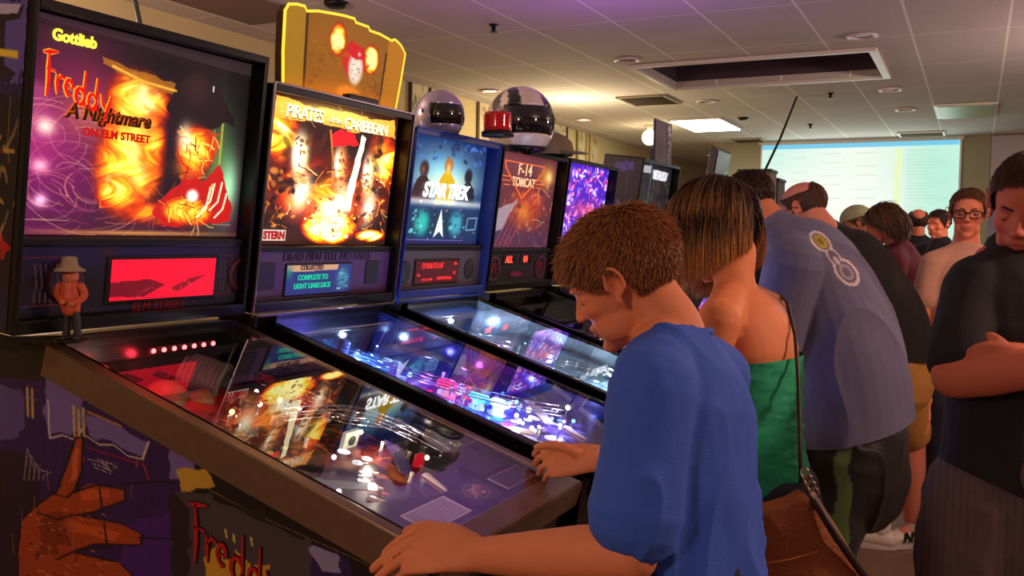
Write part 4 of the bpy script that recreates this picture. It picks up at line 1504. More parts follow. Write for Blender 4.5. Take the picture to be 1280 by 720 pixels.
TG = lambda par, n, body, col, st, y, v, sz, **k: text(n, body, glow('ink_%d_%d_%d_%s' % (*col, st), col, st), par, bb(y, v, -.040), YD, ZD, sz, **k)
a0 = -.116
for dv, col, st in ((-.003, (60, 20, 5), .3), (0, (255, 235, 200), 1.5)):
    TG(m2, 'title_lettering', 'PIRATES', col, st, a0 + .19, .583 + dv, .052, bold=.001, spacing=.9, extrude=.0008 + .0006 * (dv == 0))
    TG(m2, 'title_lettering', 'of the', col, st, a0 + .335, .582 + dv, .026, extrude=.0008 + .0006 * (dv == 0))
    TG(m2, 'title_lettering', 'CARIBBEAN', col, st, a0 + .50, .578 + dv, .050, bold=.001, spacing=.88, extrude=.0008 + .0006 * (dv == 0))
b = MB()
bbbox(b, a0 + .052, a0 + .155, .204, .236, -.043, -.040)
b.build('maker_plate', glow('maker_plate', (235, 215, 200), 1.0), m2)
text('maker_lettering', 'STERN', glow('ink_stern', (190, 20, 25), 1.0), m2, bb(a0 + .1035, .219, -.0385), YD, ZD, .031, bold=.0016)
spn = [c for c in m2.children if c.name.startswith('speaker_panel')][0]
text('panel_lettering', 'DEAD MEN TELL NO TALES', mat('panel_ink_dark', (26, 14, 30), .5), spn, bb(a0 + .36, .155, -.028), YD, ZD, .036, shear=.1)
b = MB()
bbbox(b, a0 + .155, a0 + .485, .036, .136, -.032, -.026, .002)
dsp = b.build('display', m_bracket, m2)
A = Art(128, 44, (38, 48, 108))
A.poly([(.0, .02), (.78, .0), (.76, .2), (.0, .22)], (200, 150, 110), 1)
A.blob(.03, .25, .05, .2, (30, 120, 120), .9)
A.blob(.86, .5, .1, .38, (60, 140, 160), .8, 0, 2)
A.scraps(26, [(200, 220, 225), (40, 150, 150), (30, 40, 90)], 3, .012, .04, (.78, .15, .95, .9), .9)
A.panel('display_screen', lambda u, v: bbn(a0 + .16 + .32 * u, .132 - .092 * v, -.0245), mat('lcd_light', attr=True, emit=1.2), dsp)
text('display_lettering', 'COLLECTED', glow('ink_lcd_dark', (40, 30, 60), .6), dsp, bb(a0 + .275, .123, -.0235), YD, ZD, .020, bold=.0006)
text('display_lettering', 'COMPLETE TO', glow('ink_lcd_green', (30, 190, 150), 1.2), dsp, bb(a0 + .285, .092, -.0235), YD, ZD, .022, bold=.0006)
text('display_lettering', 'LIGHT LIARS DICE', glow('ink_lcd_green', (30, 190, 150), 1.2), dsp, bb(a0 + .285, .066, -.0235), YD, ZD, .022, bold=.0006)
for yy in (a0 + .075, a0 + .60):
    b = MB()
    bbbox(b, yy - .035, yy + .035, .06, .14, -.029, -.026, .001)
    MB_o = b.build('speaker_grille', mat('grille_black', (20, 12, 26), .6), spn)

# furniture: machine 2
r = random.Random(77)
zones = [((370, 400, 470, 430), [(200, 235, 255), (120, 190, 255)], 10, 5), ((420, 420, 520, 470), [(80, 150, 255), (190, 230, 255), (90, 110, 255)], 16, 4),
         ((520, 465, 590, 500), [(255, 30, 120), (255, 80, 160), (230, 20, 90)], 14, 4), ((585, 480, 650, 515), [(60, 190, 255), (120, 230, 255), (40, 120, 255)], 16, 7),
         ((640, 505, 715, 548), [(255, 250, 225), (255, 235, 240), (230, 200, 255)], 22, 7), ((690, 505, 735, 548), [(60, 110, 255), (120, 180, 255)], 8, 7)]
for (x0, y0_, x1, y1_), cols, n, st in zones:
    for k in range(n):
        h = r.uniform(.015, .04)
        s, y = loc(r.uniform(x0, x1), r.uniform(y0_, y1_), Y2, h)
        if not (.02 < s < .99 and .06 < y < .57): continue
        c = r.choice(cols)
        if k % 2 == 0: insert(m2, s, y, r.uniform(.008, .020), c, st * .3)
        else: bulb(m2, s, y, h, c, st * .5, r.uniform(.004, .009))
for px, py, c in ((600, 495, (70, 200, 255)), (625, 503, (190, 215, 240)), (560, 478, (255, 40, 120))):
    s, y = loc(px, py, Y2, .04)
    bumper(m2, s, y, c, lit=3)
plastic_ramp(m2, [(.08, .18, .04), (.25, .12, .05), (.45, .12, .05), (.62, .14, .04), (.75, .16, .02)], .05)
plastic_ramp(m2, [(.08, .50, .04), (.25, .54, .05), (.5, .55, .05), (.7, .55, .03)], .045)
wire_ramp(m2, [(.1, .3, .05), (.3, .26, .06), (.5, .3, .05), (.7, .4, .04), (.8, .5, .03)])
b = MB()
s, y = loc(395, 415, Y2, .03)
gbox(b, s - .02, s + .02, y - .03, y + .05, foff(s) - .03, foff(s), .003)
gbox(b, s - .01, s + .03, y + .0, y + .04, foff(s) - .05, foff(s) - .03, .003)
b.build('model_fort', mat('fort_pale', (170, 190, 205), .4, noise=.3, nscale=60), m2)
b = MB()
s, y = loc(432, 440, Y2, .02)
b.loft([gp(s, y, foff(s) - .0), gp(s, y, foff(s) - .04)], [.010, .007], n=12).ell(gp(s, y, foff(s) - .05), (.009, .009, .009))
b.build('toy_figure', mat('toy_violet', (110, 110, 190), .4), m2, True)
for k in range(12): post(m2, r.uniform(.15, .85), r.uniform(.08, .55), h=.03)
plate(m2, 'slingshot_plastic', [(.66, .12), (.74, .13), (.83, .25), (.80, .27)], .025, mat('sling_pale', (235, 225, 205), .25))
plate(m2, 'slingshot_plastic', [(.66, .50), (.72, .50), (.82, .40), (.80, .375)], .025, MATS['sling_pale'])
flipper(m2, .85, .2, .35)
flipper(m2, .85, .425, -.35)
apron(m2, mat('apron_blue', (22, 18, 40), .25), .88)
for s, y, c, e in ((.05, .2, (.25, .55, 1), 2.2), (.05, .45, (.3, .55, 1), 2.2), (.22, .2, (.12, .25, 1), 1.6), (.25, .45, (.12, .12, 1), 1.5), (.42, .2, (1, .05, .4), 1.4), (.40, .5, (.4, .06, 1), 1.1), (.56, .2, (.08, .5, 1), 2.4), (.58, .45, (.08, .12, 1), 1.7), (.74, .3, (1, .85, .85), 1.5), (.82, .45, (.15, .22, 1), 2.2)):
    glight(m2, s, y, foff(s) - .055, c, e)

# topper: lit scroll
tq = Vector((-1.87, 2.19, 1.874))
tp = empty('topper', tuple(tq), 'glowing parchment scroll topper with a red-banded pale medallion above the second machine', 'topper')
TZ = lambda u, v, t: Vector((t + up_l.x * v, u, up_l.z * v))
out = [(-.004, 0), (-.02, .11), (-.028, .225), (-.015, .246), (.02, .254), (.055, .256), (.066, .244), (.12, .256), (.19, .264), (.25, .270), (.302, .272), (.31, .262), (.381, .262), (.39, .252), (.45, .252), (.521, .244), (.541, .252), (.58, .240), (.612, .216), (.604, .13), (.588, 0)]
ow = .625
MB().prism(out, TZ, -.03, 0).build('scroll_board', mat('scroll_board', (70, 40, 10), .5), tp)
A = Art(220, 130, (120, 74, 14))


def inside_out(u, v):
    return u, v


A.blob(.5, .5, .5, .6, (150, 86, 16), .8)
A.poly([(0, 0), (.15, 0), (.16, 1), (0, 1)], (150, 104, 20), 1, .01)
A.line([(.15, 0), (.16, 1)], .012, (50, 22, 4), .9)
A.line([(.83, .2), (.82, 1)], .010, (50, 22, 4), .9)
A.poly([(.84, 0), (1, 0), (1, 1), (.83, 1)], (165, 100, 16), 1, .01)
A.blob(.5, .95, .5, .15, (220, 110, 10), .7)
for fx_, fy_ in ((.40, .28), (.70, .36)):
    A.fire(fx_, fy_, .07, .2, int(fx_ * 90), 1.5, 7)
    A.line([(fx_ + (.02 if fx_ < .5 else -.02), .45), (fx_ + (.1 if fx_ < .5 else -.1), .62)], .012, (190, 40, 10), .8)
A.blob(.55, .48, .095, .22, (200, 20, 20), .95, 0, 3)
A.blob(.57, .56, .065, .2, (222, 206, 186), 1, 0, 4)          # pale medallion
A.poly([(.48, .32), (.52, .26), (.62, .28), (.65, .42), (.56, .44), (.49, .42)], (196, 16, 24), 1, .01)
A.blob(.59, .37, .012, .025, (240, 220, 200), 1)
A.scraps(9, [(90, 60, 50), (150, 120, 100)], 6, .008, .018, (.52, .48, .62, .7), .7)
A.scraps(40, [(90, 50, 6), (190, 120, 30)], 7, .01, .04, (.18, .2, .82, .95), .35)
A.blob(.53, .88, .11, .10, (225, 120, 24), .95, 0, 3)
A.strokes(20, [(80, 44, 8)], 8, .004, .12, (.65, .5, .82, .9), .7)
top_of = lambda u: np.interp(u, [p[0] for p in out[2:19]], [p[1] for p in out[2:19]])
A.panel('scroll_art', lambda u, v: (lambda y: np.stack([.002 + up_l.x * (top_of(y) * (1 - v)), y, up_l.z * (top_of(y) * (1 - v))], 1))(-.024 + .014 * v + (.632 - .026 * v) * u), mat('topper_light', attr=True, emit=1.3), tp)
MB().tube([TZ(u, v, .001) for u, v in out[:]], .0045, 8).build('glowing_edge', glow('edge_glow', (255, 210, 60), 1.4), tp, True)
b = MB()
b.box((-.03, .315, -.012), (.09, .66, .03), bev=.004)
b.box((.02, .36, .012), (.035, .16, .03), bev=.004)
b.build('topper_base', m_bracket, tp)

# ------------------------------------------------ 3: blue machine
A = Art(240, 240, (14, 34, 78))
A.blob(.45, .32, .4, .22, (120, 190, 210), .95)
A.blob(.5, .42, .35, .12, (225, 230, 190), .8)
A.scraps(50, [(60, 110, 200), (10, 20, 60)], 3, .01, .04, (0, 0, 1, .2), .8)
for x, c, hd in ((.2, (34, 20, 22), .30), (.5, (150, 80, 30), .24), (.78, (16, 16, 26), .32)):   # plain dim busts
    A.blob(x, hd, .055, .08, c, 1, 0, 3)
    A.poly([(x - .13, .62), (x - .10, hd + .14), (x - .03, hd + .06), (x + .04, hd + .06), (x + .10, hd + .14), (x + .13, .62)], (44, 16, 20) if x < .4 else (190, 150, 10) if x < .6 else (14, 22, 40), 1, .02)
A.blob(.5, .27, .028, .05, (240, 190, 120), .9)
A.blob(.19, .31, .022, .04, (140, 70, 50), .9)
A.blob(.5, .60, .6, .035, (255, 255, 255), .9)
A.blob(.45, .80, .5, .16, (10, 44, 60), .9)
A.blob(.24, .80, .09, .12, (40, 170, 160), .9, 0, 2)
A.blob(.68, .80, .09, .12, (60, 150, 170), .9, 0, 2)
A.scraps(30, [(120, 220, 210), (8, 20, 40)], 8, .01, .03, (.12, .68, .8, .92), .7)
A.poly([(.47, .66), (.53, .94), (.47, .88), (.40, .94)], (200, 205, 210), 1)
A.scraps(14, [(230, 120, 90), (120, 200, 210), (240, 240, 220)], 9, .008, .014, (0, .6, 1, .98), 1)
A.line([(.84, .74), (.97, .73), (.96, .85), (.83, .86), (.84, .74)], .008, (120, 150, 190), .8)
A.line([(.02, .96), (.8, .965)], .006, (90, 80, 150), .9)
A.poly([(0, .97), (1, .97), (1, 1), (0, 1)], (30, 28, 70), 1)
F = Art(150, 280, (120, 150, 175))
F.blob(.5, .03, .6, .07, (200, 235, 250), .9)
F.blob(.2, .12, .3, .1, (190, 60, 170), .8)
F.blob(.8, .15, .5, .14, (70, 90, 190), .8)
F.scraps(170, [(220, 235, 245), (40, 60, 90), (140, 190, 210), (20, 24, 40), (250, 255, 255)], 31, .01, .045, (0, 0, 1, .9), .85)
F.strokes(70, [(235, 245, 255), (60, 90, 120)], 32, .005, .15, (0, 0, 1, .9), .9)
m3 = machine(Y3, 'third pinball machine with blue cabinet edges, red score display and white-lit playfield', -.10, .64, .61, A, (.195, .592),
             dict(field=F, rail=mat('rail_black', (20, 18, 24), .25, .8), boxm=mat('blue_cabinet', (30, 50, 120), .35), trim=mat('trim_blue', (36, 66, 150), .3, .5),
                  artmat=mat('backlit_print_blue', attr=True, emit=1.7), panelm=mat('panel_grey', (72, 66, 74), .55, noise=.08), blade=mat('blade_steel', (120, 140, 160), .25, .4), inset=.035))
a0 = -.10
TG(m3, 'title_lettering', 'STAR TREK', (255, 255, 250), 3.0, *bbi(558, 240, Y3, -.040), .074, bold=.0026, shear=.25, spacing=.88)
spn = [c for c in m3.children if c.name.startswith('speaker_panel')][0]


def led_display(par, y0_, y1_, v0, v1, rows, base=(60, 4, 8), nm='display'):
    b = MB()
    bbbox(b, y0_, y1_, v0, v1, -.032, -.026, .002)
    d = b.build(nm, m_bracket, par)
    A = Art(110, 44, base)
    rr = random.Random(2)
    for (x0, x1, y, h) in rows:
        x = x0
        while x < x1:
            A.line([(x, y), (x, y + h)], .012, (255, 30, 40), 1, .8)
            A.line([(x, y + (h if rr.random() < .5 else 0)), (x + .03, y + (h if rr.random() < .5 else 0))], .012, (255, 50, 50), 1, .8)
            x += .035
    A.panel('display_screen', lambda u, v: bbn(y0_ + .006 + (y1_ - y0_ - .012) * u, v1 - .006 - (v1 - v0 - .012) * v, -.0245), mat('led_light', attr=True, emit=1.6), d)
    return d


led_display(m3, a0 + .13, a0 + .46, .042, .14, [(.14, .6, .12, .22), (.05, .12, .55, .1), (.16, .4, .78, .1), (.5, .85, .74, .12), (.88, .95, .1, .12), (.88, .95, .5, .16)])
for yy in (a0 + .07, a0 + .545):
    MB().lathe([(0, 0), (.038, 0), (.04, .002), (.036, .004), (0, .002)], bb(yy, .095, -.029), nr_l, 26).build('speaker_grille', mat('grille_dark', (26, 22, 30), .6), spn, True)
r = random.Random(99)
zones = [((535, 375, 600, 400), [(220, 240, 255), (255, 120, 220), (150, 190, 255)], 10, 5), ((590, 390, 700, 430), [(225, 240, 255), (170, 220, 255)], 16, 5),
         ((690, 420, 800, 470), [(235, 250, 255), (200, 240, 255), (255, 255, 255)], 34, 7)]
for (x0, y0_, x1, y1_), cols, n, st in zones:
    for k in range(n):
        h = r.uniform(.015, .04)
        s, y = loc(r.uniform(x0, x1), r.uniform(y0_, y1_), Y3, h)
        if not (.02 < s < .99 and .06 < y < .57): continue
        c = r.choice(cols)
        if k % 3 == 0: insert(m3, s, y, r.uniform(.008, .016), c, st * .5)
        else: bulb(m3, s, y, h, c, st * .7, r.uniform(.004, .007))
s, y = .2, .36
MB().lathe([(0, 0), (.045, .0), (.06, .006), (.02, .014), (.012, .02), (0, .022)], gp(s, y, foff(s) - .03), gnor, 24).loft([gp(s, y, foff(s) - .02), gp(s + .09, y + .01, foff(s) - .03)], [.007, .006]).build('toy_spaceship', mat('toy_grey', (150, 160, 170), .3), m3, True)
plastic_ramp(m3, [(.08, .18, .04), (.25, .12, .05), (.45, .12, .05), (.62, .14, .04), (.75, .16, .02)], .05)
plastic_ramp(m3, [(.08, .50, .04), (.25, .54, .05), (.5, .55, .05), (.7, .55, .03)], .045)
wire_ramp(m3, [(.1, .35, .05), (.3, .3, .06), (.5, .33, .05), (.7, .45, .04), (.8, .52, .03)])
for k in range(12): post(m3, r.uniform(.15, .85), r.uniform(.08, .55), h=.03)
plate(m3, 'slingshot_plastic', [(.66, .12), (.74, .13), (.83, .25), (.80, .27)], .025, mat('sling_white', (225, 235, 240), .25))
plate(m3, 'slingshot_plastic', [(.66, .50), (.72, .50), (.82, .40), (.80, .375)], .025, MATS['sling_white'])
flipper(m3, .85, .2, .35)
flipper(m3, .85, .425, -.35)
apron(m3, mat('apron_grey', (60, 66, 80), .3), .88)
for s, y, c, e in ((.05, .2, (.8, .9, 1), 1.6), (.04, .45, (.6, .75, 1), 1.8), (.2, .15, (.9, .3, .9), .7), (.3, .3, (.8, .95, 1), 1.3), (.5, .3, (.85, .95, 1), 1.3), (.66, .2, (.85, 1, 1), 1.8), (.7, .45, (.8, 1, 1), 1.8), (.82, .3, (.9, 1, 1), 1.6)):
    glight(m3, s, y, foff(s) - .055, c, e)

# ------------------------------------------------ 4: orange-red machine
A = Art(200, 220, (104, 50, 60))
A.blob(.3, .1, .4, .2, (130, 60, 70), .8)
A.blob(.85, .2, .12, .12, (255, 170, 60), .9)
A.blob(.88, .2, .05, .06, (255, 240, 160), .9)
A.blob(.55, .58, .28, .24, (190, 62, 40), .95, .4, 2)
A.blob(.5, .62, .12, .1, (245, 150, 50), .9)
A.blob(.7, .45, .12, .1, (225, 80, 50), .7)
A.scraps(70, [(230, 110, 60), (80, 24, 40), (250, 160, 90), (60, 40, 80), (150, 60, 60)], 5, .015, .05, (0, .2, 1, .95), .7)
A.strokes(50, [(250, 170, 120), (120, 20, 30), (70, 50, 90)], 6, .006, .16, (0, .3, 1, .95), .8)
A.blob(.15, .85, .3, .16, (70, 50, 90), .9)
A.blob(.8, .92, .4, .12, (80, 44, 80), .8)
A.poly([(.05, .62), (.4, .48), (.2, .8), (.02, .86)], (190, 170, 180), .8, .03)
for k in range(4): A.line([(.12 + .07 * k, .98), (.3 + .07 * k, .62)], .009, (200, 60, 70), .8)
F = Art(100, 180, (46, 28, 24))
F.scraps(120, [(110, 70, 40), (70, 30, 40), (30, 18, 20), (170, 120, 80)], 41, .015, .05, (0, 0, 1, .9), .8)
F.strokes(50, [(170, 130, 90), (110, 40, 40)], 42, .006, .15, (0, 0, 1, .9), .8)
m4 = machine(Y4, 'fourth pinball machine with orange-red glowing art, dark unlit playfield and red displays', -.13, .675, .612, A, (.18, .592),
             dict(field=F, rail=MATS['rail_black'], artmat=mat('backlit_print_orange', attr=True, emit=.95), panelm=mat('panel_plum', (26, 12, 26), .5), blade=m_blade, inset=.03))
a0 = -.13
lo_ = glow('logo_cream', (255, 200, 150), 1.2)
text('title_lettering', 'F-14', lo_, m4, bb(a0 + .30, .525, -.040), YD, ZD, .075, bold=.001, spacing=1.05)
text('title_lettering', 'TOMCAT', lo_, m4, bb(a0 + .30, .470, -.040), YD, ZD, .055, bold=.001, spacing=1.0)
b = MB()
fnl = lambda u, v, t: bb(a0 + u, v, t)
tri = [(.10, .555), (.50, .555), (.485, .525), (.30, .40), (.115, .525), (.10, .555)]
for p0, p1 in zip(tri[:-1], tri[1:]):
    b.tube([bb(a0 + p0[0], p0[1], -.041), bb(a0 + p1[0], p1[1], -.041)], .003, 6)
for k in range(3):
    for sg in (-1, 1): b.tube([bb(a0 + .3 + sg * .13, .49 - .018 * k, -.041), bb(a0 + .3 + sg * (.25 - .03 * k), .49 - .018 * k, -.041)], .0025, 6)
b.build('wing_logo', glow('logo_orange', (245, 110, 60), 1.1), m4)
spn = [c for c in m4.children if c.name.startswith('speaker_panel')][0]
for yy, t_ in ((a0 + .235, 'ALL'), (a0 + .40, '04')):
    b = MB()
    bbbox(b, yy - .065, yy + .065, .105, .152, -.032, -.027, .002)
    d = b.build('display', m_bracket, m4)
    text('display_lettering', t_, glow('led_orange', (255, 60, 40), 3), d, bb(yy - .01, .128, -.0262), YD, ZD, .042, bold=.001)
for yy in (a0 + .09, a0 + .56):
    MB().lathe([(.045, 0), (.055, 0), (.055, .004), (.045, .004), (.045, 0)], bb(yy, .09, -.029), nr_l, 26).build('speaker_ring', mat('ring_maroon', (96, 26, 46), .5), spn, True)
    text('speaker_lettering', 'W', mat('w_maroon', (120, 34, 54), .5, emit=.2), spn, bb(yy, .09, -.0275), YD, ZD, .07)
text('maker_lettering', 'Williams', mat('w_plum', (130, 44, 70), .5, emit=.25), spn, bb(a0 + .31, .062, -.0275), YD, ZD, .032, bold=.001)
r = random.Random(3)
for k in range(26):
    s, y = r.uniform(.08, .85), r.uniform(.08, .54)
    (post if k % 2 else lambda a, b_, c: bulb(a, b_, c, .03, (255, 190, 110), 1.2, .006))(m4, s, y)
wire_ramp(m4, [(.1, .2, .05), (.3, .2, .06), (.5, .3, .05), (.7, .45, .04)])
plastic_ramp(m4, [(.08, .50, .04), (.25, .54, .05), (.5, .55, .05), (.7, .55, .03)], .045)
flipper(m4, .85, .2, .35)
flipper(m4, .85, .425, -.35)
apron(m4, mat('apron_plum', (40, 20, 34), .3), .88)
glight(m4, .3, .3, foff(.3) - .055, (1, .6, .35), .25)
glight(m4, .6, .3, foff(.6) - .055, (1, .5, .35), .2)

# ------------------------------------------------ 5: violet machine
A = Art(150, 200, (60, 24, 150))
A.scraps(240, [(230, 190, 255), (110, 50, 230), (255, 240, 255), (230, 60, 110), (60, 20, 160), (250, 120, 140), (90, 70, 250)], 5, .012, .05, (0, .03, 1, 1), .85)
A.strokes(80, [(250, 230, 255), (190, 120, 255), (240, 60, 90)], 6, .008, .12, (0, .1, 1, 1), .85)
A.blob(.55, .55, .3, .1, (220, 60, 60), .55)
A.blob(.3, .95, .3, .1, (230, 170, 255), .7)
F = Art(60, 100, (90, 70, 150))
F.scraps(60, [(200, 180, 255), (40, 20, 90)], 41, .015, .06, (0, 0, 1, 1), .8)
m5 = machine(Y5, 'fifth pinball machine with bright violet and pink backglass', -.128, .665, .62, A, (.19, .60), dict(field=F, rail=MATS['rail_black'], artmat=mat('backlit_print_violet', attr=True, emit=2.0), blade=m_blade, inset=.03))
for k in range(14): bulb(m5, .1 + .055 * k, .1 + .43 * ((k * 7) % 11) / 11, .03, (200, 180, 255), 4, .008)
flipper(m5, .85, .2, .35)
flipper(m5, .85, .425, -.35)
apron(m5, mat('apron_grey', (60, 66, 80), .3), .88)
glight(m5, .4, .3, foff(.4) - .055, (.6, .4, 1), 1.2)

# ------------------------------------------------ 6: dark machine set apart
A = Art(120, 200, (34, 32, 38))
A.strokes(90, [(110, 104, 100), (20, 18, 24), (130, 110, 90), (70, 64, 80)], 6, .01, .3, (0, .15, 1, 1), .7)
A.poly([(.05, .04), (.35, .02), (.38, .12), (.08, .12)], (200, 200, 215), 1, .02)
A.poly([(.42, .07), (.9, .06), (.88, .16), (.44, .17)], (215, 215, 225), 1, .02)
A.poly([(.36, .0), (.39, .0), (.42, 1), (.37, 1)], (110, 104, 104), .7)
F = Art(60, 100, (60, 60, 80))
F.scraps(60, [(200, 200, 235), (20, 20, 40)], 41, .015, .06, (0, 0, 1, 1), .8)
m6 = machine(Y6, 'sixth machine, dark backbox with grey art and a picture board standing on top', -.10, .74, .71, A, (.19, .69), dict(field=F, rail=MATS['rail_black'], artmat=mat('backlit_print_grey', attr=True, emit=.75), blade=m_blade, inset=.04))
text('title_lettering', 'METALLICA', glow('ink_grey', (230, 230, 240), 1.2), m6, bb(-.10 + .45, .627, -.039), YD, ZD, .08, bold=.002, sx=.62)
S = Art(60, 120, (18, 12, 30))
S.poly([(0, .06), (1, .02), (1, .3), (0, .4)], (30, 22, 46), 1, .1)
S.poly([(.3, .05), (.8, .03), (.78, .10), (.28, .12)], (84, 74, 170), .9, .03)
S.strokes(26, [(90, 80, 190), (60, 50, 130)], 3, .03, .3, (0, .3, 1, 1), .7)
S.panel('backbox_side_art', lambda u, v: np.stack([BX + up_l.x * (.70 - .69 * v) + nr_l.x * (-.245 + .235 * u), np.full_like(u, -.1012), BZ + up_l.z * (.70 - .69 * v) + nr_l.z * (-.245 + .235 * u)], 1), m_print, m6)
glight(m6, .4, .3, foff(.4) - .055, (.7, .8, 1), 1.0)
for k in range(10): bulb(m6, .1 + .07 * k, .1 + .43 * ((k * 7) % 11) / 11, .03, (220, 225, 255), 4, .008)
flipper(m6, .85, .2, .35)
apron(m6, mat('apron_grey', (60, 66, 80), .3), .88)

# ------------------------------------------------ things on top of the machines
def helmet(name, c, R, shell, visor, label, stripes=None, open_h=0.0, yaw=0.0):
    o = empty(name, c, label, 'helmet')
    o.rotation_euler = (0, 0, yaw)
    s = R
    me = bpy.data.meshes.new('shell')
    bm = bmesh.new()
    bmesh.ops.create_uvsphere(bm, u_segments=72, v_segments=48, radius=1)
    for v in bm.verts:
        x, y, z = v.co
        k = 1.0 + (.10 * max(0, x) if z < 0 else 0)
        v.co = Vector((x * 1.12 * k, y * .94, z * (1.0 if z > 0 else 1.05))) * s
        if z < -.72: v.co.z = -.72 * 1.05 * s
        v.co.z += .76 * s
    # open the face: remove faces in the eye port
    dl = []
    for f in bm.faces:
        q = f.calc_center_median()
        x, y, z = q.x / s, q.y / s, q.z / s - .76
        if x > 0 and (-.40 < z < .36 + open_h) and abs(math.atan2(y / .94, x / 1.12)) < .96: dl.append(f)
        elif z < -.70 and (x * x + y * y) < .55: dl.append(f)
    bmesh.ops.delete(bm, geom=dl, context='FACES')
    bmesh.ops.solidify(bm, geom=bm.faces[:], thickness=.04 * s)
    bm.to_mesh(me)
    bm.free()
    if stripes:
        p = get_co(me) / s
        base = np.tile(lin(stripes[0]), (len(p), 1))
        m_ = (np.abs(np.abs(p[:, 1]) - .28 - .25 * (p[:, 0])) < .11 + .08 * p[:, 0]) & (p[:, 2] > .95)
        base[m_] = lin(stripes[1])
        m2_ = (np.abs(p[:, 1]) > .5) & (np.sin(p[:, 0] * 7 + p[:, 2] * 5) > .2) & (p[:, 2] > .5)
        base[m2_] = lin(stripes[2])
        set_col(me, base)
    link('shell', me, shell, o, True)
    b = MB()
    b.ell((.0 * s, 0, .74 * s), (1.085 * s, .91 * s, .97 * s), u=56, v=40)
    bmesh.ops.bisect_plane(b.bm, geom=b.bm.verts[:] + b.bm.edges[:] + b.bm.faces[:], plane_co=(.40 * s, 0, 0), plane_no=(-1, 0, 0), clear_outer=True)
    b.build('visor', visor, o, True)
    MB().tube([(x * s, y * s, .04 * s) for x, y in [(math.cos(a) * .85, math.sin(a) * .72) for a in np.linspace(0, 2 * PI, 28, endpoint=False)]], .05 * s, 8, closed=True).build('neck_roll', m_bracket, o, True)
    for sg in (-1, 1): MB().lathe([(0, 0), (.09 * s, 0), (.08 * s, .05 * s), (0, .05 * s)], (.30 * s, sg * .86 * s, .86 * s), (0, sg, 0), 18).build('visor_pivot', m_bracket, o, True)
    return o


top3 = 1.214 + up_l.z * .612
p = P(549, 148, Z=top3 + .07)
helmet('motorcycle_helmet', (p.x, p.y, top3 + .004), .098, mat('helmet_silver', (176, 164, 198), .16, .45, coat=.5), mat('visor_mirror', (20, 18, 24), .06, .2, coat=1), 'shiny silver-lavender helmet standing on the blue third machine', yaw=-.55)
p = P(650, 150, Z=top3 + .13)
helmet('motorcycle_helmet', (p.x + .0, p.y, top3 + .0), .155, mat('helmet_white', attr=True, rough=.25, coat=.6), mat('visor_dark', (12, 10, 12), .08, coat=1), 'large white helmet with black stripes and dark visor on the fourth machine', stripes=((215, 200, 190), (20, 18, 22), (60, 56, 60)), yaw=-.75)
p = P(622, 172, Z=top3)
bc = empty('beacon_light', (p.x, p.y + .0, top3 + .004), 'red cylindrical beacon light between the silver and white helmets', 'beacon')
MB().lathe([(0, 0), (.062, 0), (.062, .016), (.055, .02), (0, .02)], (0, 0, 0), n=28).build('base', m_bracket, bc, True)
MB().lathe([(0, .02), (.052, .02), (.053, .024)] + [(.0525 + (.002 if k % 2 else 0), .03 + k * .0065) for k in range(9)] + [(.05, .090), (0, .092)], (0, 0, 0), n=28).build('lens', mat('beacon_red', (165, 14, 20), .18, coat=.8, emit=.15, emitcol=(160, 10, 16)), bc, True)
p = P(697, 190, Z=top3 + .03)
cp = empty('cap', (p.x, 3.94, top3 + .004), 'grey cloth cap lying on top of the fourth machine beside the red cord', 'cap')
MB().lathe([(.115, 0), (.12, .02), (.11, .06), (.08, .09), (.04, .105), (0, .108)], (0, 0, 0), n=28).build('crown', mat('cap_grey', (120, 108, 84), .8, noise=.1), cp, True)
MB().loft([(.08, 0, .012), (.17, -.01, .008)], [(.085, .006), (.07, .005)], n=20).build('brim', MATS['cap_grey'], cp, True)
pb0, pb1 = P(818, 198, X=-1.80), P(840, 203, X=-1.80)
w_ = pb1.y - pb0.y
pbz = 1.214 + up_l.z * .712
pbx = BX + XO + up_l.x * .71 - .05
pc = P(828, 185, X=pbx)
pbd = empty('picture_board', (pbx, pc.y, pbz), 'grey picture board leaning up on top of the sixth machine', 'picture board')
A = Art(60, 60, (120, 104, 116))
A.blob(.3, .7, .4, .3, (70, 40, 56), .8)
A.poly([(.66, 0), (.72, 0), (.74, 1), (.66, 1)], (40, 36, 44), 1)
A.scraps(20, [(235, 225, 220), (30, 24, 30), (120, 100, 100)], 4, .04, .1, (.74, .1, 1, .95), .95)
A.panel('board_print', lambda u, v: np.stack([np.full_like(u, .008), (u - .5) * .33, .26 - .26 * v], 1), m_print, pbd)
MB().box((0, 0, .13), (.012, .34, .27), bev=.002).build('board', m_bracket, pbd)
MB().box((-.04, 0, .05), (.08, .02, .1), bev=.002).build('easel_foot', m_bracket, pbd)

# far machines beyond the sixth: two more backboxes and clutter
dc = empty('display_cabinet', (-1.95, 9.9, 0), 'tall black cabinet beyond the row of machines carrying small boxes', 'cabinet')
MB().box((0, 0, .88), (.5, 2.2, 1.64), bev=.01).build('body', m_black, dc)
MB().box((0, 0, .03), (.44, 2.1, .06)).build('plinth', m_bracket, dc)
for k in range(2):
    dr = MB().box((.262, -.55 + 1.1 * k, .88), (.02, 1.06, 1.56), bev=.004).build('door', m_bracket, dc)
    MB().tube([(.29, -.08 + .16 * k, .85), (.30, -.08 + .16 * k, .87), (.30, -.08 + .16 * k, 1.03), (.29, -.08 + .16 * k, 1.05)], .006, 8).build('handle', m_chrome, dr, True)
MB().box((0, 0, 1.72), (.54, 2.26, .04), bev=.006).build('top', m_bracket, dc)
p = P(881, 214, X=-1.95)
fb_ = empty('arcade_monitor', (-1.88, 7.42, 1.832), 'small dark screen unit standing on top of the farthest machine', 'arcade screen')
RT = Matrix.Rotation(.15, 3, 'Y')
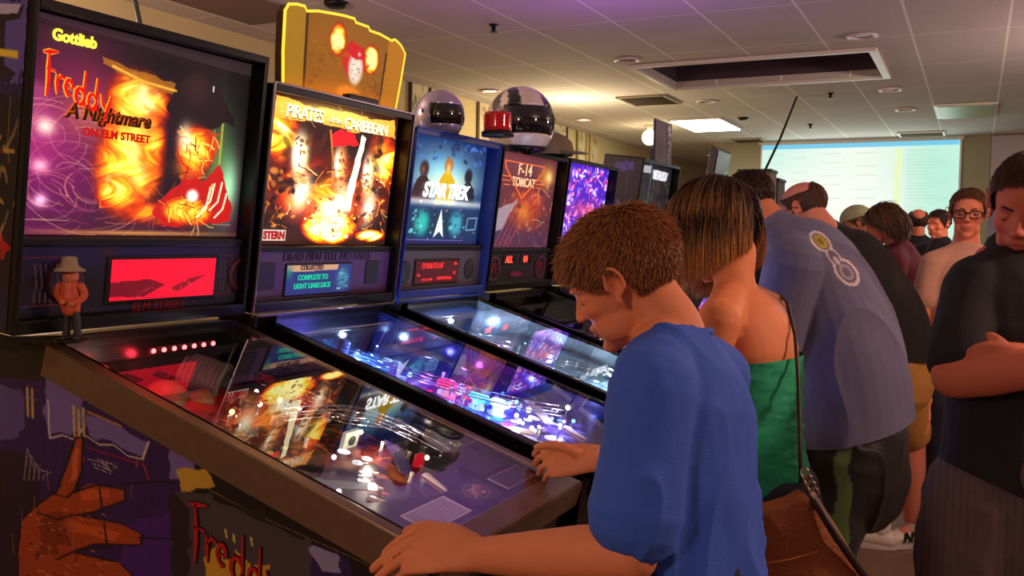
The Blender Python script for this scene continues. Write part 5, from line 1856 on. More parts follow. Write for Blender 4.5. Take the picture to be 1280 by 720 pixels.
MB().box((0, 0, .20), (.05, .46, .30), RT, .01).build('casing', mat('casing_grey', (70, 66, 74), .5), fb_)
MB().box((.031, 0, .195), (.006, .40, .25), RT).build('display', mat('display_off', (60, 56, 60), .2), fb_)
MB().box((-.01, 0, .025), (.12, .3, .05), bev=.01).build('stand', m_bracket, fb_)
for (px, py, w_, h_, c, lab) in ((866, 228, .36, .3, (80, 60, 60), 'dark box behind the heads, farther of the two boxes on the black cabinet'), (857, 222, .3, .36, (130, 110, 90), 'tan box behind the heads, nearer of the two boxes on the black cabinet')):
    p = P(px, py, X=-1.9)
    o = empty('storage_box', (-1.9, 9.44 if px == 866 else 9.02, 1.742), lab, 'box')
    MB().box((0, 0, h_ / 2), (.3, w_, h_), bev=.01).build('carton', mat('carton_%d' % c[0], c, .7, noise=.3, nscale=20), o)
    MB().box((0, 0, h_ + .01), (.32, w_ + .02, .03), bev=.005).build('lid', mat('carton_lid_%d' % c[0], (c[0] // 2, c[1] // 2, c[2] // 2), .6), o)
A = Art(60, 80, (110, 50, 170))
A.scraps(60, [(240, 200, 255), (80, 40, 200), (250, 90, 180)], 5, .03, .09, (0, 0, 1, 1), .85)
F = Art(40, 60, (60, 60, 80))
m7 = machine(7.35, 'farthest machine in the row, mostly hidden, with a sliver of violet backglass', -.10, .70, .62, A, (.19, .60), dict(field=F, rail=MATS['rail_black'], artmat=MATS['backlit_print_violet'], blade=m_blade, inset=.04))
apron(m7, MATS['apron_grey'], .88)


# ================================================================== people
def skin_mat(name, col, rough=.62):
    m = mat(name, col, rough, attr=True, noise=.06, nscale=25, bump=.05, bscale=220)
    b = m.node_tree.nodes['Principled BSDF']
    b.inputs['Specular IOR Level'].default_value = .35
    return m


def cloth(name, col, attr=False, rough=.85, noise=.08, nscale=60):
    return mat(name, col, rough, attr=attr, noise=noise, nscale=nscale, bump=.25, bscale=350)


def hframe(c, fwd, up, s=1.0):
    """head frame: x forward, y left, z up"""
    f = Vector(fwd).normalized()
    u = Vector(up)
    u = (u - f * u.dot(f)).normalized()
    l = u.cross(f)
    return Matrix(((f.x * s, l.x * s, u.x * s, c[0]), (f.y * s, l.y * s, u.y * s, c[1]), (f.z * s, l.z * s, u.z * s, c[2]), (0, 0, 0, 1)))


CRAN = (Vector((-.012, 0, .035)), Vector((.100, .078, .084)))


def add_head(mb, H, jaw=1.0, ears=True, nose=1.0):
    R = H.to_3x3()
    s = R.col[0].length

    def E(c, r, rot=None):
        q = R @ rot if rot else R
        mb.ell(H @ Vector(c), r, q, 24, 16)
    E(CRAN[0], CRAN[1])
    E((.028, 0, -.005), (.064, .064, .075))
    E((.030, 0, -.050), (.056, .050 * jaw, .050))
    E((.038, 0, -.078), (.045, .040 * jaw, .034))
    E((.070, 0, -.098), (.020, .022, .016))
    for sg in (-1, 1):
        E((.055, sg * .040, -.022), (.026, .020, .022))
        E((.074, sg * .026, .022), (.018, .026, .010), Matrix.Rotation(-sg * .1, 3, 'X'))
        E((.036, sg * .036 * jaw, -.060), (.04, .018, .034))
        E((.099, sg * .010, -.031), (.011, .008, .008))
        if ears:
            b = []
            for k in range(15):
                a = math.radians(-60 + 265 * k / 14)
                rr = .024 + .006 * math.sin(a)
                b.append(H @ Vector((-.006 - math.cos(a) * .018 * 1.0, sg * (.082 + .008 * (-math.cos(a) < -.0) + .006), .004 + math.sin(a) * rr)))
            mb.tube(b, [.0042 * s] * 15, 8)
            E((-.004, sg * .079, .002), (.015, .006, .026), Matrix.Rotation(sg * .35, 3, 'Z'))
            E((.004, sg * .080, -.025), (.008, .005, .009))
            E((.010, sg * .079, -.002), (.006, .006, .008))
    mb.loft([H @ Vector(p) for p in ((.086, 0, .014), (.086 + .011 * nose, 0, -.008), (.086 + .022 * nose, 0, -.026))], [.0068 * s, .008 * s, .0098 * s], n=14, sub=3)
    mb.loft([H @ Vector(p) for p in ((.084, .022, -.060), (.093, 0, -.056), (.084, -.022, -.060))], [(.003 * s, .004 * s), (.006 * s, .006 * s), (.003 * s, .004 * s)], ref=R.col[2], n=12, sub=4)
    mb.loft([H @ Vector(p) for p in ((.083, .018, -.066), (.090, 0, -.070), (.083, -.018, -.066))], [(.003 * s, .004 * s), (.0065 * s, .006 * s), (.003 * s, .004 * s)], ref=R.col[2], n=12, sub=4)


def sculpt_head(me, H, base, lipc, blush=None):
    """sockets, ear bowls, mouth line; colours"""
    p = get_co(me)
    Hi = np.array(H.inverted())
    q = p @ Hi[:3, :3].T + Hi[:3, 3]
    R = np.array(H.to_3x3())
    d = np.zeros_like(q)
    near = (np.abs(q[:, 0]) < .14) & (np.abs(q[:, 1]) < .12) & (np.abs(q[:, 2]) < .14)
    g = lambda c, r: np.exp(-(((q - np.array(c)) / np.array(r)) ** 2).sum(1)) * near
    for sg in (-1, 1):
        d[:, 0] -= .013 * g((.082, sg * .031, .000), (.03, .019, .013))
        d[:, 0] += .005 * g((.080, sg * .031, -.001), (.03, .012, .007))
        d[:, 1] -= sg * .012 * g((-.005, sg * .09, .004), (.011, .02, .016))
        d[:, 1] -= sg * .006 * g((.03, sg * .075, .03), (.03, .03, .03))
    d[:, 0] -= .004 * g((.095, 0, -.0633), (.02, .024, .0022))
    d[:, 0] -= .004 * g((.09, 0, -.082), (.02, .02, .007))
    p = p + d @ R.T
    set_co(me, p)
    col = np.tile(lin(base), (len(p), 1))
    lm = (g((.09, 0, -.058), (.02, .021, .0045)) + g((.09, 0, -.069), (.02, .018, .005)))[:, None].clip(0, 1) * .8
    col = col * (1 - lm) + lin(lipc) * lm
    for sg in (-1, 1):
        k = (g((.07, sg * .045, -.03), (.03, .025, .02)) * .35)[:, None]
        col = col * (1 - k) + lin((min(255, base[0] * 1.05), base[1] * .72, base[2] * .68)) * k
        k = (g((-.005, sg * .088, .0), (.02, .02, .03)) * .35)[:, None]
        col = col * (1 - k) + lin((min(255, base[0] * 1.02), base[1] * .7, base[2] * .62)) * k
    set_col(me, col)


def add_hand(mb, wrist, palm, knuckles, tips, thumb, rw=.024, fr=.0085, pr=None):
    """palm, four fingers with a bend each and a thumb; all world points"""
    wrist, palm = Vector(wrist), Vector(palm)
    kn = [Vector(k) for k in knuckles]
    mid = sum(kn, Vector()) / 4
    wid = (kn[0] - kn[3])
    refv = wid.normalized()
    mb.loft([wrist, palm, mid], [(rw * 1.02, rw * .78), (wid.length * .60, .0155), (wid.length * .60 + .003, .0125)], ref=refv, n=20, sub=4)
    for i, (k, tp) in enumerate(zip(kn, tips)):
        f = fr * (1, 1.03, 1, .86)[i]
        st = k.lerp(palm, .35)
        mb.loft([st] + [Vector(t) for t in tp[:1]] if False else [st, k] + [Vector(t) for t in tp], [f * 1.05, f * 1.12] + [f * x for x in (1.02, .95, .82)][:len(tp)], ref=refv, n=12, sub=3)
    tb = [Vector(t) for t in thumb]
    mb.loft([palm.lerp(wrist, .35)] + tb, [fr * 1.6, fr * 1.35, fr * 1.15, fr * .95][:len(tb) + 1], ref=refv, n=12, sub=3)


def finish(me, base_loc):
    me.transform(Matrix.Translation(-Vector(base_loc)))


def person(mb, H, base_loc, label, skin, lips, voxel=.006, group=None, extra=None, sm=3):
    me = remesh(mb, 'person', voxel, sm)
    sculpt_head(me, H, skin, lips)
    if extra: extra(me)
    finish(me, base_loc)
    o = link('person', me, skin_mat('skin_%d_%d' % (skin[0], skin[1]), skin), None, True, base_loc)
    tag(o, label, 'person', group)
    o['_base'] = 0
    del o['_base']
    return o


def garment(mb, name, o, m, voxel=.008, sm=3, amp=.004, freq=16, seed=1, stretch=(1, 1, .45), colfn=None, cut=None):
    me = remesh(mb, name, voxel, sm)
    p = get_co(me)
    n = get_no(me)
    w1 = wave3(p, freq, seed, stretch)
    rg = np.clip(1 - np.abs(wave3(p, freq * 1.5, seed + 3, stretch)) * 1.6, 0, 1) ** 2
    gate = np.clip(.5 + wave3(p, freq * .45, seed + 8), .15, 1.2)
    set_co(me, p + n * ((w1 * .5 + rg * gate * 1.9 - .3) * amp + wave3(p, freq * 3.1, seed + 5, stretch) * amp * .18)[:, None])
    if cut:
        bm = bmesh.new()
        bm.from_mesh(me)
        for co, no in cut:
            bmesh.ops.bisect_plane(bm, geom=bm.verts[:] + bm.edges[:] + bm.faces[:], plane_co=co, plane_no=no, clear_outer=True)
        bm.to_mesh(me)
        bm.free()
    if colfn:
        set_col(me, colfn(get_co(me)))
    finish(me, o.location)
    return link(name, me, m, o, True)


def strands(name, o, H, N, L, dirfn, mask, colfn, m, width=.0016, segs=6, roff=.0, seed=1, cran=None, jit=.25, grow=1.0, push=1.0):
    """hair as many fine tapering three-sided locks"""
    r = np.random.default_rng(seed)
    c0, r0 = cran or CRAN
    c = np.array(c0)
    rr = np.array(r0) * grow
    d = r.normal(size=(N * 6, 3))
    d /= np.linalg.norm(d, axis=1)[:, None]
    p = c + d * rr
    keep = mask(p)
    p = p[keep][:N]
    d = d[keep][:N]
    n = (p - c) / rr ** 2
    n /= np.linalg.norm(n, axis=1)[:, None]
    M_ = len(p)
    Ls = L(p) if callable(L) else np.full(M_, L)
    Ls = Ls * r.uniform(.75, 1.1, M_)
    jt = r.normal(size=(M_, 3)) * jit
    path = [p - n * .004]
    q = p.copy()
    dirv = None
    for k in range(segs):
        nn = (q - c) / rr ** 2
        lev = np.sqrt((((q - c) / rr) ** 2).sum(1))
        nn /= np.linalg.norm(nn, axis=1)[:, None]
        v = dirfn(q, nn, k / segs) + jt
        dn_ = (v * nn).sum(1)
        v = v - nn * np.minimum(dn_, 0)[:, None] * (lev < 1.08)[:, None]
        v /= np.linalg.norm(v, axis=1)[:, None] + 1e-9
        q = q + v * (Ls / segs)[:, None]
        lev = np.sqrt((((q - c) / rr) ** 2).sum(1))
        tgt = 1 + roff * min(1, (k + 1) / 2) * push
        f = np.where(lev < tgt, tgt / lev, 1)[:, None]
        q = c + (q - c) * f
        path.append(q.copy())
    path = np.stack(path, 1)                      # M, segs+1, 3
    A = np.array(H)
    path = path @ A[:3, :3].T + A[:3, 3]
    K = segs + 1
    t = np.gradient(path, axis=1)
    t /= np.linalg.norm(t, axis=2)[..., None] + 1e-9
    ref = r.normal(size=(M_, 1, 3))
    a = np.cross(t, ref)
    a /= np.linalg.norm(a, axis=2)[..., None] + 1e-9
    b = np.cross(t, a)
    w = width * (1 - .75 * (np.arange(K) / segs) ** 2)[None, :, None]
    vs = np.stack([path + (a * math.cos(2 * PI * j / 3) + b * math.sin(2 * PI * j / 3)) * w for j in range(3)], 2)
    co = vs.reshape(-1, 3)
    i0 = (np.arange(M_) * K * 3)[:, None, None] + (np.arange(K - 1) * 3)[None, :, None]
    j = np.arange(3)[None, None, :]
    j2 = (j + 1) % 3
    f = np.stack([i0 + j, i0 + j2, i0 + 3 + j2, i0 + 3 + j], -1).reshape(-1, 4)
    me = bpy.data.meshes.new(name)
    me.vertices.add(len(co))
    me.vertices.foreach_set('co', (co - np.array(o.location)).astype(np.float32).ravel())
    me.loops.add(f.size)
    me.loops.foreach_set('vertex_index', f.ravel().astype(np.int32))
    me.polygons.add(len(f))
    me.polygons.foreach_set('loop_start', np.arange(0, f.size, 4, dtype=np.int32))
    me.update(calc_edges=True)
    tt = np.broadcast_to((np.arange(K) / segs)[None, :], (M_, K))
    cc = colfn(p, tt, r)                          # M, K, 3
    set_col(me, np.repeat(cc.reshape(-1, 3), 3, axis=0))
    return link(name, me, m, o, True)


def hair_mat():
    return mat('hair', (60, 40, 30), .42, attr=True, spec=.35)


def scalp_cap(o, H, mask, col, grow, name='hair_base', bumpy=.004, cran=None):
    """solid hair mass under the locks"""
    c0, r0 = cran or CRAN
    bm = bmesh.new()
    bmesh.ops.create_icosphere(bm, subdivisions=5, radius=1)
    c, r = np.array(c0), np.array(r0) * grow
    for v in bm.verts: v.co = Vector(c + np.array(v.co) * r)
    cen = np.array([list(f.calc_center_median()) for f in bm.faces])
    k = mask(cen)
    bmesh.ops.delete(bm, geom=[f for f, a in zip(bm.faces[:], k) if not a], context='FACES')
    bmesh.ops.solidify(bm, geom=bm.faces[:], thickness=.012)
    me = bpy.data.meshes.new(name)
    bm.to_mesh(me)
    bm.free()
    p = get_co(me)
    set_co(me, p + get_no(me) * wave3(p, 90, 4)[:, None] * bumpy)
    me.transform(Matrix.Translation(-Vector(o.location)) @ H)
    set_col(me, np.tile(lin(col), (len(p), 1)))
    return link(name, me, hair_mat(), o, True)


def hairline(p, front=.074, side=.018, nape=-.052, sideburn=-.012):
    x, y, z = p[:, 0], p[:, 1], p[:, 2]
    h = np.interp(x, [-.03, -.022, -.005, .008, .014, .03, .055, .075], [nape, .026, .03, .03, sideburn, sideburn + .03, side + .028, front])
    return z > h


def short_hair(o, H, cols, N=5000, L=.028, grow=1.09, width=.0014, lift=.25, seed=3, mask=None, comb=(-.2, 0, -.8), jit=.14, lenfn=None):
    mask = mask or hairline
    scalp_cap(o, H, mask, cols[0], grow - .035, bumpy=.0015)
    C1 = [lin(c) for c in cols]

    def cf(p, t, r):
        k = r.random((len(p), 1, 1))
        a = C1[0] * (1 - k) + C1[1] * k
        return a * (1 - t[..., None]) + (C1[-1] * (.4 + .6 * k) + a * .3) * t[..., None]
    top = np.array([-.05, 0, .12])

    def df(q, n, k):
        v = (q - top)
        v /= np.linalg.norm(v, axis=1)[:, None]
        v = v + np.array(comb) * .4
        v = v - n * (v * n).sum(1)[:, None]
        v /= np.linalg.norm(v, axis=1)[:, None] + 1e-9
        return v + n * lift
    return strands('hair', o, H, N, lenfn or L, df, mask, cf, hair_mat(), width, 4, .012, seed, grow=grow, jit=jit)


def eyes(o, H, iris=(60, 80, 90), down=0.0, lid=.0035, lidcol=(196, 116, 88)):
    for sg in (-1, 1):
        c = H @ Vector((.0700, sg * .031, -.001))
        R = H.to_3x3()
        b = MB()
        b.ell(c - Vector(o.location), (.0125, .0125, .0125), R)
        me_o = b.build('eye', mat('eye_white', (200, 185, 175), .2, attr=True), o, True)
        me = me_o.data
        p = get_co(me) + np.array(o.location)
        Hi = np.array(H.inverted())
        q = p @ Hi[:3, :3].T + Hi[:3, 3]
        dd = np.hypot(q[:, 1] - sg * .031, q[:, 2] + .001 + down)
        col = np.tile(lin((150, 128, 118)), (len(p), 1))
        fr = q[:, 0] > .0700
        col[fr & (dd < .0062)] = lin(iris)
        col[fr & (dd < .003)] = lin((8, 6, 6))
        col[q[:, 2] > lid - .001] = lin(lidcol)
        col[q[:, 2] < -.0085] = lin(lidcol)
        set_col(me, col)


def brows(o, H, col):
    b = MB()
    for sg in (-1, 1):
        b.loft([H @ Vector(p) - Vector(o.location) for p in ((.092, sg * .012, .020), (.089, sg * .030, .026), (.074, sg * .048, .020))], [.0022, .0028, .0014], n=8)
    return b.build('eyebrows', mat('brow_%d' % col[0], col, .8), o, True)


def eyeglasses(o, H, col=(18, 14, 16), rim=.0022):
    b = MB()
    T = lambda x, y, z: H @ Vector((x, y, z)) - Vector(o.location)
    for sg in (-1, 1):
        pts = []
        for k in range(24):
            a = 2 * PI * k / 24
            ca, sa = math.cos(a), math.sin(a)
            pts.append(T(.103 - .010 * abs(ca) * (ca * sg < 9), sg * .033 + .026 * math.copysign(abs(ca) ** .6, ca), -.002 + .017 * math.copysign(abs(sa) ** .7, sa)))
        b.tube(pts, rim, 8, closed=True)
        b.tube([T(.092, sg * .060, .008), T(.05, sg * .078, .008), T(.0, sg * .086, .010), T(-.02, sg * .086, -.004)], rim * .9, 8)
    b.tube([T(.104, .008, .002), T(.110, 0, .005), T(.104, -.008, .002)], rim, 8)
    g = b.build('eyeglasses', mat('glasses_frame', col, .25), o, True)
    lb = MB()
    for sg in (-1, 1):
        lb.ell(T(.100, sg * .033, -.002), (.0012, .024, .015), H.to_3x3())
    lb.build('lenses', glass_mat('lens_glass', 1.5, gain=1.0), g, True)
    return g


def stand(mb, hip, ax, knee=None, ank=None, foot=True, r=(.085, .055, .04), fdir=(-1, 0, 0), sep=.1):
    pass


def legs(mb, hips, knees, ankles, r=(.085, .055, .038), toes=None):
    for i in range(2):
        mb.loft([hips[i], Vector(hips[i]).lerp(Vector(knees[i]), .5), knees[i], Vector(knees[i]).lerp(Vector(ankles[i]), .35), ankles[i]],
                [r[0], r[0] * .85, r[1], r[1] * 1.02, r[2]], n=18, sub=3)
        if toes: mb.loft([Vector(ankles[i]) + Vector((0, 0, -.03)), Vector(ankles[i]).lerp(Vector(toes[i]), .5) + Vector((0, 0, -.02)), toes[i]], [(.032, .035), (.038, .028), (.04, .02)], n=16, sub=3)


def shoes(o, ankles, toes, m, soles=None):
    for i in range(2):
        a, t = Vector(ankles[i]), Vector(toes[i])
        d = (t - a)
        d.z = 0
        d.normalize()
        a0 = Vector((a.x, a.y, .045)) - d * .035
        t0 = Vector((t.x, t.y, .032)) + d * .02
        b = MB()
        b.loft([a0, a0.lerp(t0, .4) + Vector((0, 0, .012)), t0], [(.038, .040), (.044, .040), (.042, .026)], ref=Vector((0, 0, 1)).cross(d), n=20, sub=4)
        b.loft([Vector((a.x, a.y, .05)), Vector((a.x, a.y, .11))], [(.040, .045), (.036, .042)], ref=Vector((0, 0, 1)).cross(d), n=16, sub=2)
        me = remesh(b, 'shoe', .005, 2)
        p = get_co(me)
        p[:, 2] = np.maximum(p[:, 2], .004)
        set_co(me, p)
        finish(me, o.location)
        s = link('shoe', me, m, o, True)
        if soles:
            b = MB()
            L_ = (t0 - a0).length + .07
            ax_ = Vector((0, 0, 1)).cross(d)
            pts = []
            for k in range(28):
                q = 2 * PI * k / 28
                pts.append((math.cos(q) * L_ / 2, math.sin(q) * (.046 + .004 * math.cos(q))))
            cc = (a0 + t0) / 2
            b.prism(pts, lambda u, v, w_: Vector((cc.x, cc.y, 0)) + d * u + ax_ * v + Vector((0, 0, w_)) - Vector(o.location), .001, .024)
            b.build('sole', soles, s)
            lc = MB()
            for k in range(5):
                c_ = a0.lerp(t0, .35 + .11 * k) + Vector((0, 0, .055 - .005 * k))
                lc.tube([c_ - ax_ * .022 - Vector(o.location) + Vector((0, 0, -.006)), c_ - Vector(o.location) + Vector((0, 0, .002)), c_ + ax_ * .022 - Vector(o.location) + Vector((0, 0, -.006))], .0028, 6)
            lc.build('laces', mat('lace_grey', (150, 145, 140), .7), s, True)
    return


V = Vector
DN = V((0, 0, -1))

def boyline(p):
    x, z = p[:, 0], p[:, 2]
    h = np.interp(x, [-.075, -.040, -.034, -.024, -.008, .010, .016, .040, .058, .075], [-.080, -.062, -.03, .022, .032, .030, .006, .020, .044, .064])
    return z > h


# ------------------------------------------------ the boy at the first machine
skinB = (218, 134, 92)
hc = W(778, 350, 1.56)
_c, _s = math.cos(.47), math.sin(.47)
HB = hframe(hc, tuple(-_c * rt + _s * dn + .36 * fw), tuple(-_s * rt - _c * dn), .93)
neck0 = HB @ V((-.03, 0, -.06))
nk = W(842, 424, 1.54)
ch, wa, hp = W(853, 520, 1.50), W(852, 640, 1.48), W(852, 770, 1.47)
ls_, rs_ = W(818, 486, 1.37), W(893, 470, 1.64)
le, lw = W(786, 692, 1.335), W(598, 694, 1.475)
re, rw_ = W(850, 606, 1.80), W(757, 573, 2.03)
lat = (ls_ - rs_).normalized()
mb = MB()
add_head(mb, HB, jaw=1.1, nose=.7)
mb.loft([HB @ V((-.025, 0, -.02)), neck0, nk, ch], [(.050, .052), (.051, .053), (.056, .056), (.09, .07)], ref=lat, n=22)
mb.loft([nk + DN * .03, ch, wa, hp], [(.10, .065), (.145, .095), (.135, .095), (.14, .105)], ref=lat, n=26)
mb.loft([nk + DN * .01, ls_], [(.05, .05), (.052, .052)], n=16).loft([nk + DN * .01, rs_], [(.05, .05), (.052, .052)], n=16)
mb.loft([ls_, ls_.lerp(le, .5), le], [.052, .046, .042], n=18)
mb.loft([le, le.lerp(lw, .3), le.lerp(lw, .7), lw], [.043, .043, .034, .027], n=18)
mb.loft([rs_, rs_.lerp(re, .5), re], [.052, .044, .038], n=18)
mb.loft([re, re.lerp(rw_, .3), re.lerp(rw_, .7), rw_], [.038, .038, .031, .026], n=18)
kn = [W(528, 661, 1.575), W(518, 676, 1.545), W(514, 693, 1.52), W(516, 711, 1.50)]
tips = [[W(500, 676, 1.585), W(482, 692, 1.60)], [W(488, 694, 1.56), W(467, 711, 1.58)], [W(486, 711, 1.54), W(466, 730, 1.56)], [W(492, 728, 1.52), W(476, 745, 1.54)]]
add_hand(mb, lw, W(556, 685, 1.505), kn, tips, [W(558, 668, 1.56), W(535, 657, 1.60), W(508, 664, 1.63)], rw=.030, fr=.0092)
kn = [W(695, 562, 2.16), W(694, 572, 2.14), W(695, 582, 2.12), W(698, 591, 2.10)]
tips = [[W(676, 560, 2.20), W(668, 568, 2.23)], [W(676, 571, 2.18), W(669, 580, 2.20)], [W(679, 583, 2.16), W(674, 592, 2.18)], [W(684, 594, 2.13), W(681, 602, 2.15)]]
add_hand(mb, rw_, W(722, 574, 2.09), kn, tips, [W(708, 560, 2.08), W(690, 556, 2.10), W(671, 559, 2.12)], rw=.026, fr=.0088)
hl, hr = hp + lat * .085, hp - lat * .085
base = V((hp.x, hp.y, 0))
kl, kr = V((hl.x - .03, hl.y, .43)), V((hr.x - .03, hr.y, .43))
al, ar = V((hl.x + .03, hl.y, .08)), V((hr.x + .03, hr.y, .08))
legs(mb, (hl, hr), (kl, kr), (al, ar), (.082, .052, .036), (V((al.x - .16, al.y, .03)), V((ar.x - .16, ar.y, .03))))
boy = person(mb, HB, base, 'boy in bright blue T-shirt with short brown hair leaning over the first machine', skinB, (176, 70, 60), .0042)
sh = MB()
sh.loft([nk + DN * .018 + V((.0, 0, 0)), nk.lerp(ch, .35), ch, wa, hp + DN * .02], [(.075, .062), (.125, .088), (.158, .116), (.15, .118), (.170, .145)], ref=lat, n=30)
sh.loft([nk + DN * .02, ls_ + V((0, 0, .0))], [(.058, .056), (.064, .064)], n=18).loft([nk + DN * .02, rs_], [(.058, .056), (.064, .064)], n=18)
sl_e = ls_.lerp(le, .76)
sh.loft([ls_, ls_.lerp(le, .45), sl_e], [.066, .068, .074], n=22)
sh.loft([rs_, rs_.lerp(re, .45), rs_.lerp(re, .8)], [.064, .062, .064], n=20)
d_ = (le - ls_).normalized()
d2 = (re - rs_).normalized()
shirt = garment(sh, 't_shirt', boy, cloth('blue_cotton', (52, 94, 200), noise=.05), .0055, 3, .0042, 15, 3)
b = MB()
cpt = nk + (nk - ch).normalized() * .002
pts = [cpt + lat * .070 * math.cos(a) + lat.cross((nk - ch).normalized()) * .062 * math.sin(a) for a in np.linspace(0, 2 * PI, 30, endpoint=False)]
b.tube([p - base for p in pts], .007, 8, closed=True)
b.build('collar', mat('blue_rib', (48, 86, 186), .8), shirt, True)
jb = MB()
jb.loft([hl, hl.lerp(kl, .5), kl, kl.lerp(al, .95)], [.098, .085, .068, .06], n=20).loft([hr, hr.lerp(kr, .5), kr, kr.lerp(ar, .95)], [.098, .085, .068, .06], n=20).loft([hp + V((0, 0, .06)), hp + DN * .06], [(.15, .12), (.155, .125)], ref=lat, n=24)
garment(jb, 'trousers', boy, cloth('denim_dark', (34, 40, 62)), .009, 2, .005, 14, 5)
shoes(boy, (al, ar), (V((al.x - .16, al.y, .03)), V((ar.x - .16, ar.y, .03))), mat('shoe_black', (24, 22, 24), .5), mat('sole_grey', (120, 118, 115), .6))
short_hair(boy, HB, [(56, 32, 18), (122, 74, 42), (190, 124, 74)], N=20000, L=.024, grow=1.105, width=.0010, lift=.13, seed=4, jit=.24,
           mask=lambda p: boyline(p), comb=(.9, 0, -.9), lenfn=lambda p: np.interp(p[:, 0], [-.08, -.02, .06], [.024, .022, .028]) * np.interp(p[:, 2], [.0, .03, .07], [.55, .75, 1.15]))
b = MB()
for sg in (-1, 1): b.loft([HB @ V((.091, sg * .012, .020)) - base, HB @ V((.088, sg * .03, .026)) - base, HB @ V((.073, sg * .047, .02)) - base], [.002, .0026, .0013], n=8)
b.build('eyebrows', mat('brow_brown', (90, 54, 34), .8), boy, True)
eyes(boy, HB, (60, 50, 40), .004, lid=-.004, lidcol=skinB)

# ------------------------------------------------ the woman at the second machine
skinW = (226, 138, 90)
hw = W(893, 288, 2.28)
HW = hframe(hw, (-.90, .30, -.55), (-.5, .2, .85), .95)
nkw = W(918, 357, 2.21)
chw, waw, hpw = W(946, 440, 2.20), W(948, 545, 2.20), W(962, 650, 2.20)
lsw, rsw = W(898, 402, 2.07), W(957, 388, 2.33)
lew, lww = W(868, 505, 2.06), W(835, 545, 2.30)
rew, rww = W(940, 470, 2.55), W(868, 500, 2.62)
latw = (lsw - rsw).normalized()
mb = MB()
add_head(mb, HW, ears=False)
mb.loft([HW @ V((-.02, 0, -.03)), HW @ V((-.035, 0, -.08)), nkw, chw], [(.044, .046), (.043, .045), (.05, .05), (.08, .06)], ref=latw, n=20)
mb.loft([nkw + DN * .035, nkw.lerp(chw, .5), chw, waw, hpw], [(.10, .055), (.135, .082), (.14, .092), (.118, .082), (.15, .11)], ref=latw, n=26)
mb.loft([nkw + DN * .02, lsw], [(.042, .046), (.050, .050)], n=16).loft([nkw + DN * .02, rsw], [(.042, .046), (.050, .050)], n=16)
mb.loft([lsw, lsw.lerp(lew, .5), lew], [.052, .045, .038], n=18).loft([lew, lew.lerp(lww, .35), lww], [.038, .036, .024], n=16)
mb.loft([rsw, rsw.lerp(rew, .5), rew], [.052, .043, .036], n=18).loft([rew, rew.lerp(rww, .35), rww], [.036, .035, .024], n=16)
for w0, sgn in ((lww, 1), (rww, 1)):
    fd = V((-.9, .35, -.1)).normalized()
    sd = fd.cross(V((0, 0, 1))).normalized()
    kk = [w0 + fd * .085 + sd * (.03 - .02 * i) for i in range(4)]
    add_hand(mb, w0, w0 + fd * .045, kk, [[k_ + fd * .03 + DN * .006, k_ + fd * .045 + DN * .03] for k_ in kk], [w0 + fd * .04 + sd * .03, w0 + fd * .07 + sd * .045], rw=.022, fr=.0078)
hl, hr = hpw + latw * .08, hpw - latw * .08
kl, kr = V((hl.x - .02, hl.y, .46)), V((hr.x - .02, hr.y, .46))
al, ar = V((hl.x + .03, hl.y, .08)), V((hr.x + .03, hr.y, .08))
tl, tr = V((al.x - .15, al.y, .03)), V((ar.x - .15, ar.y, .03))
legs(mb, (hl, hr), (kl, kr), (al, ar), (.09, .052, .036), (tl, tr))
bw = V((hpw.x, hpw.y, 0))
wom = person(mb, HW, bw, 'woman in green strapless top with brown-to-blond bobbed hair at the second machine', skinW, (180, 70, 70), .006)
tb = MB()
ztop_ = W(950, 444, 2.1).z
tb.loft([nkw.lerp(chw, .6), chw, waw, hpw + DN * .03], [(.148, .096), (.154, .104), (.134, .098), (.162, .124)], ref=latw, n=30)
cutp = W(950, 446, 2.20)
garment(tb, 'strapless_top', wom, cloth('green_knit', (36, 170, 122), noise=.1), .006, 2, .003, 30, 8, (.6, .6, 2.4), cut=[(tuple(cutp), (-.10, 0, 1))])
b = MB()
b.loft([hpw + V((0, 0, .05)), hpw + DN * .08], [(.155, .118), (.165, .125)], ref=latw, n=24).loft([hl, hl.lerp(kl, .8)], [.1, .085], n=20).loft([hr, hr.lerp(kr, .8)], [.1, .085], n=20)
garment(b, 'shorts', wom, cloth('denim_dark', (34, 40, 62)), .009, 2, .004, 14, 9)
shoes(wom, (al, ar), (tl, tr), mat('sandal_tan', (120, 80, 50), .5))
HWg = np.array(HW.to_3x3().inverted() @ V((0, 0, -1)))
HWg /= np.linalg.norm(HWg)


def bobmask(p):
    return (p[:, 2] > np.interp(p[:, 0], [-.12, -.03, .03, .08], [-.055, -.04, -.035, .05]))


def bobdir(q, n, k):
    part = np.stack([np.full(len(q), -.25), np.sign(q[:, 1] + .012) * 1.0, np.full(len(q), 0.)], 1)
    v = part * max(0, (.5 - k)) * 1.1 + HWg * (.45 + 1.2 * k) - (n - HWg * (n @ HWg)[:, None]) * max(0, k - .6) * 1.3
    v = v - n * np.minimum((v * n).sum(1), 0)[:, None]
    return v


def bobcol(p, t, r):
    k = r.random((len(p), 1, 1))
    blond = r.random((len(p), 1, 1)) ** .6
    dark, mid, gold = lin((40, 23, 18)), lin((96, 56, 34)), lin((238, 176, 108))
    T = np.clip((t[..., None] - .34 - .2 * k) / .42, 0, 1)
    tip = gold * blond + mid * (1 - blond)
    return (dark * (1 - k * .4) + mid * k * .4) * (1 - T) + tip * T


scalp_cap(wom, HW, lambda p: bobmask(p), (34, 20, 15), 1.13, bumpy=.003)
strands('hair', wom, HW, 20000, lambda p: np.interp(p[:, 2], [-.05, .03, .12], [.09, .17, .245]), bobdir, bobmask, bobcol, hair_mat(), .0009, 10, .16, 12, grow=1.10, jit=.05)
eyes(wom, HW)

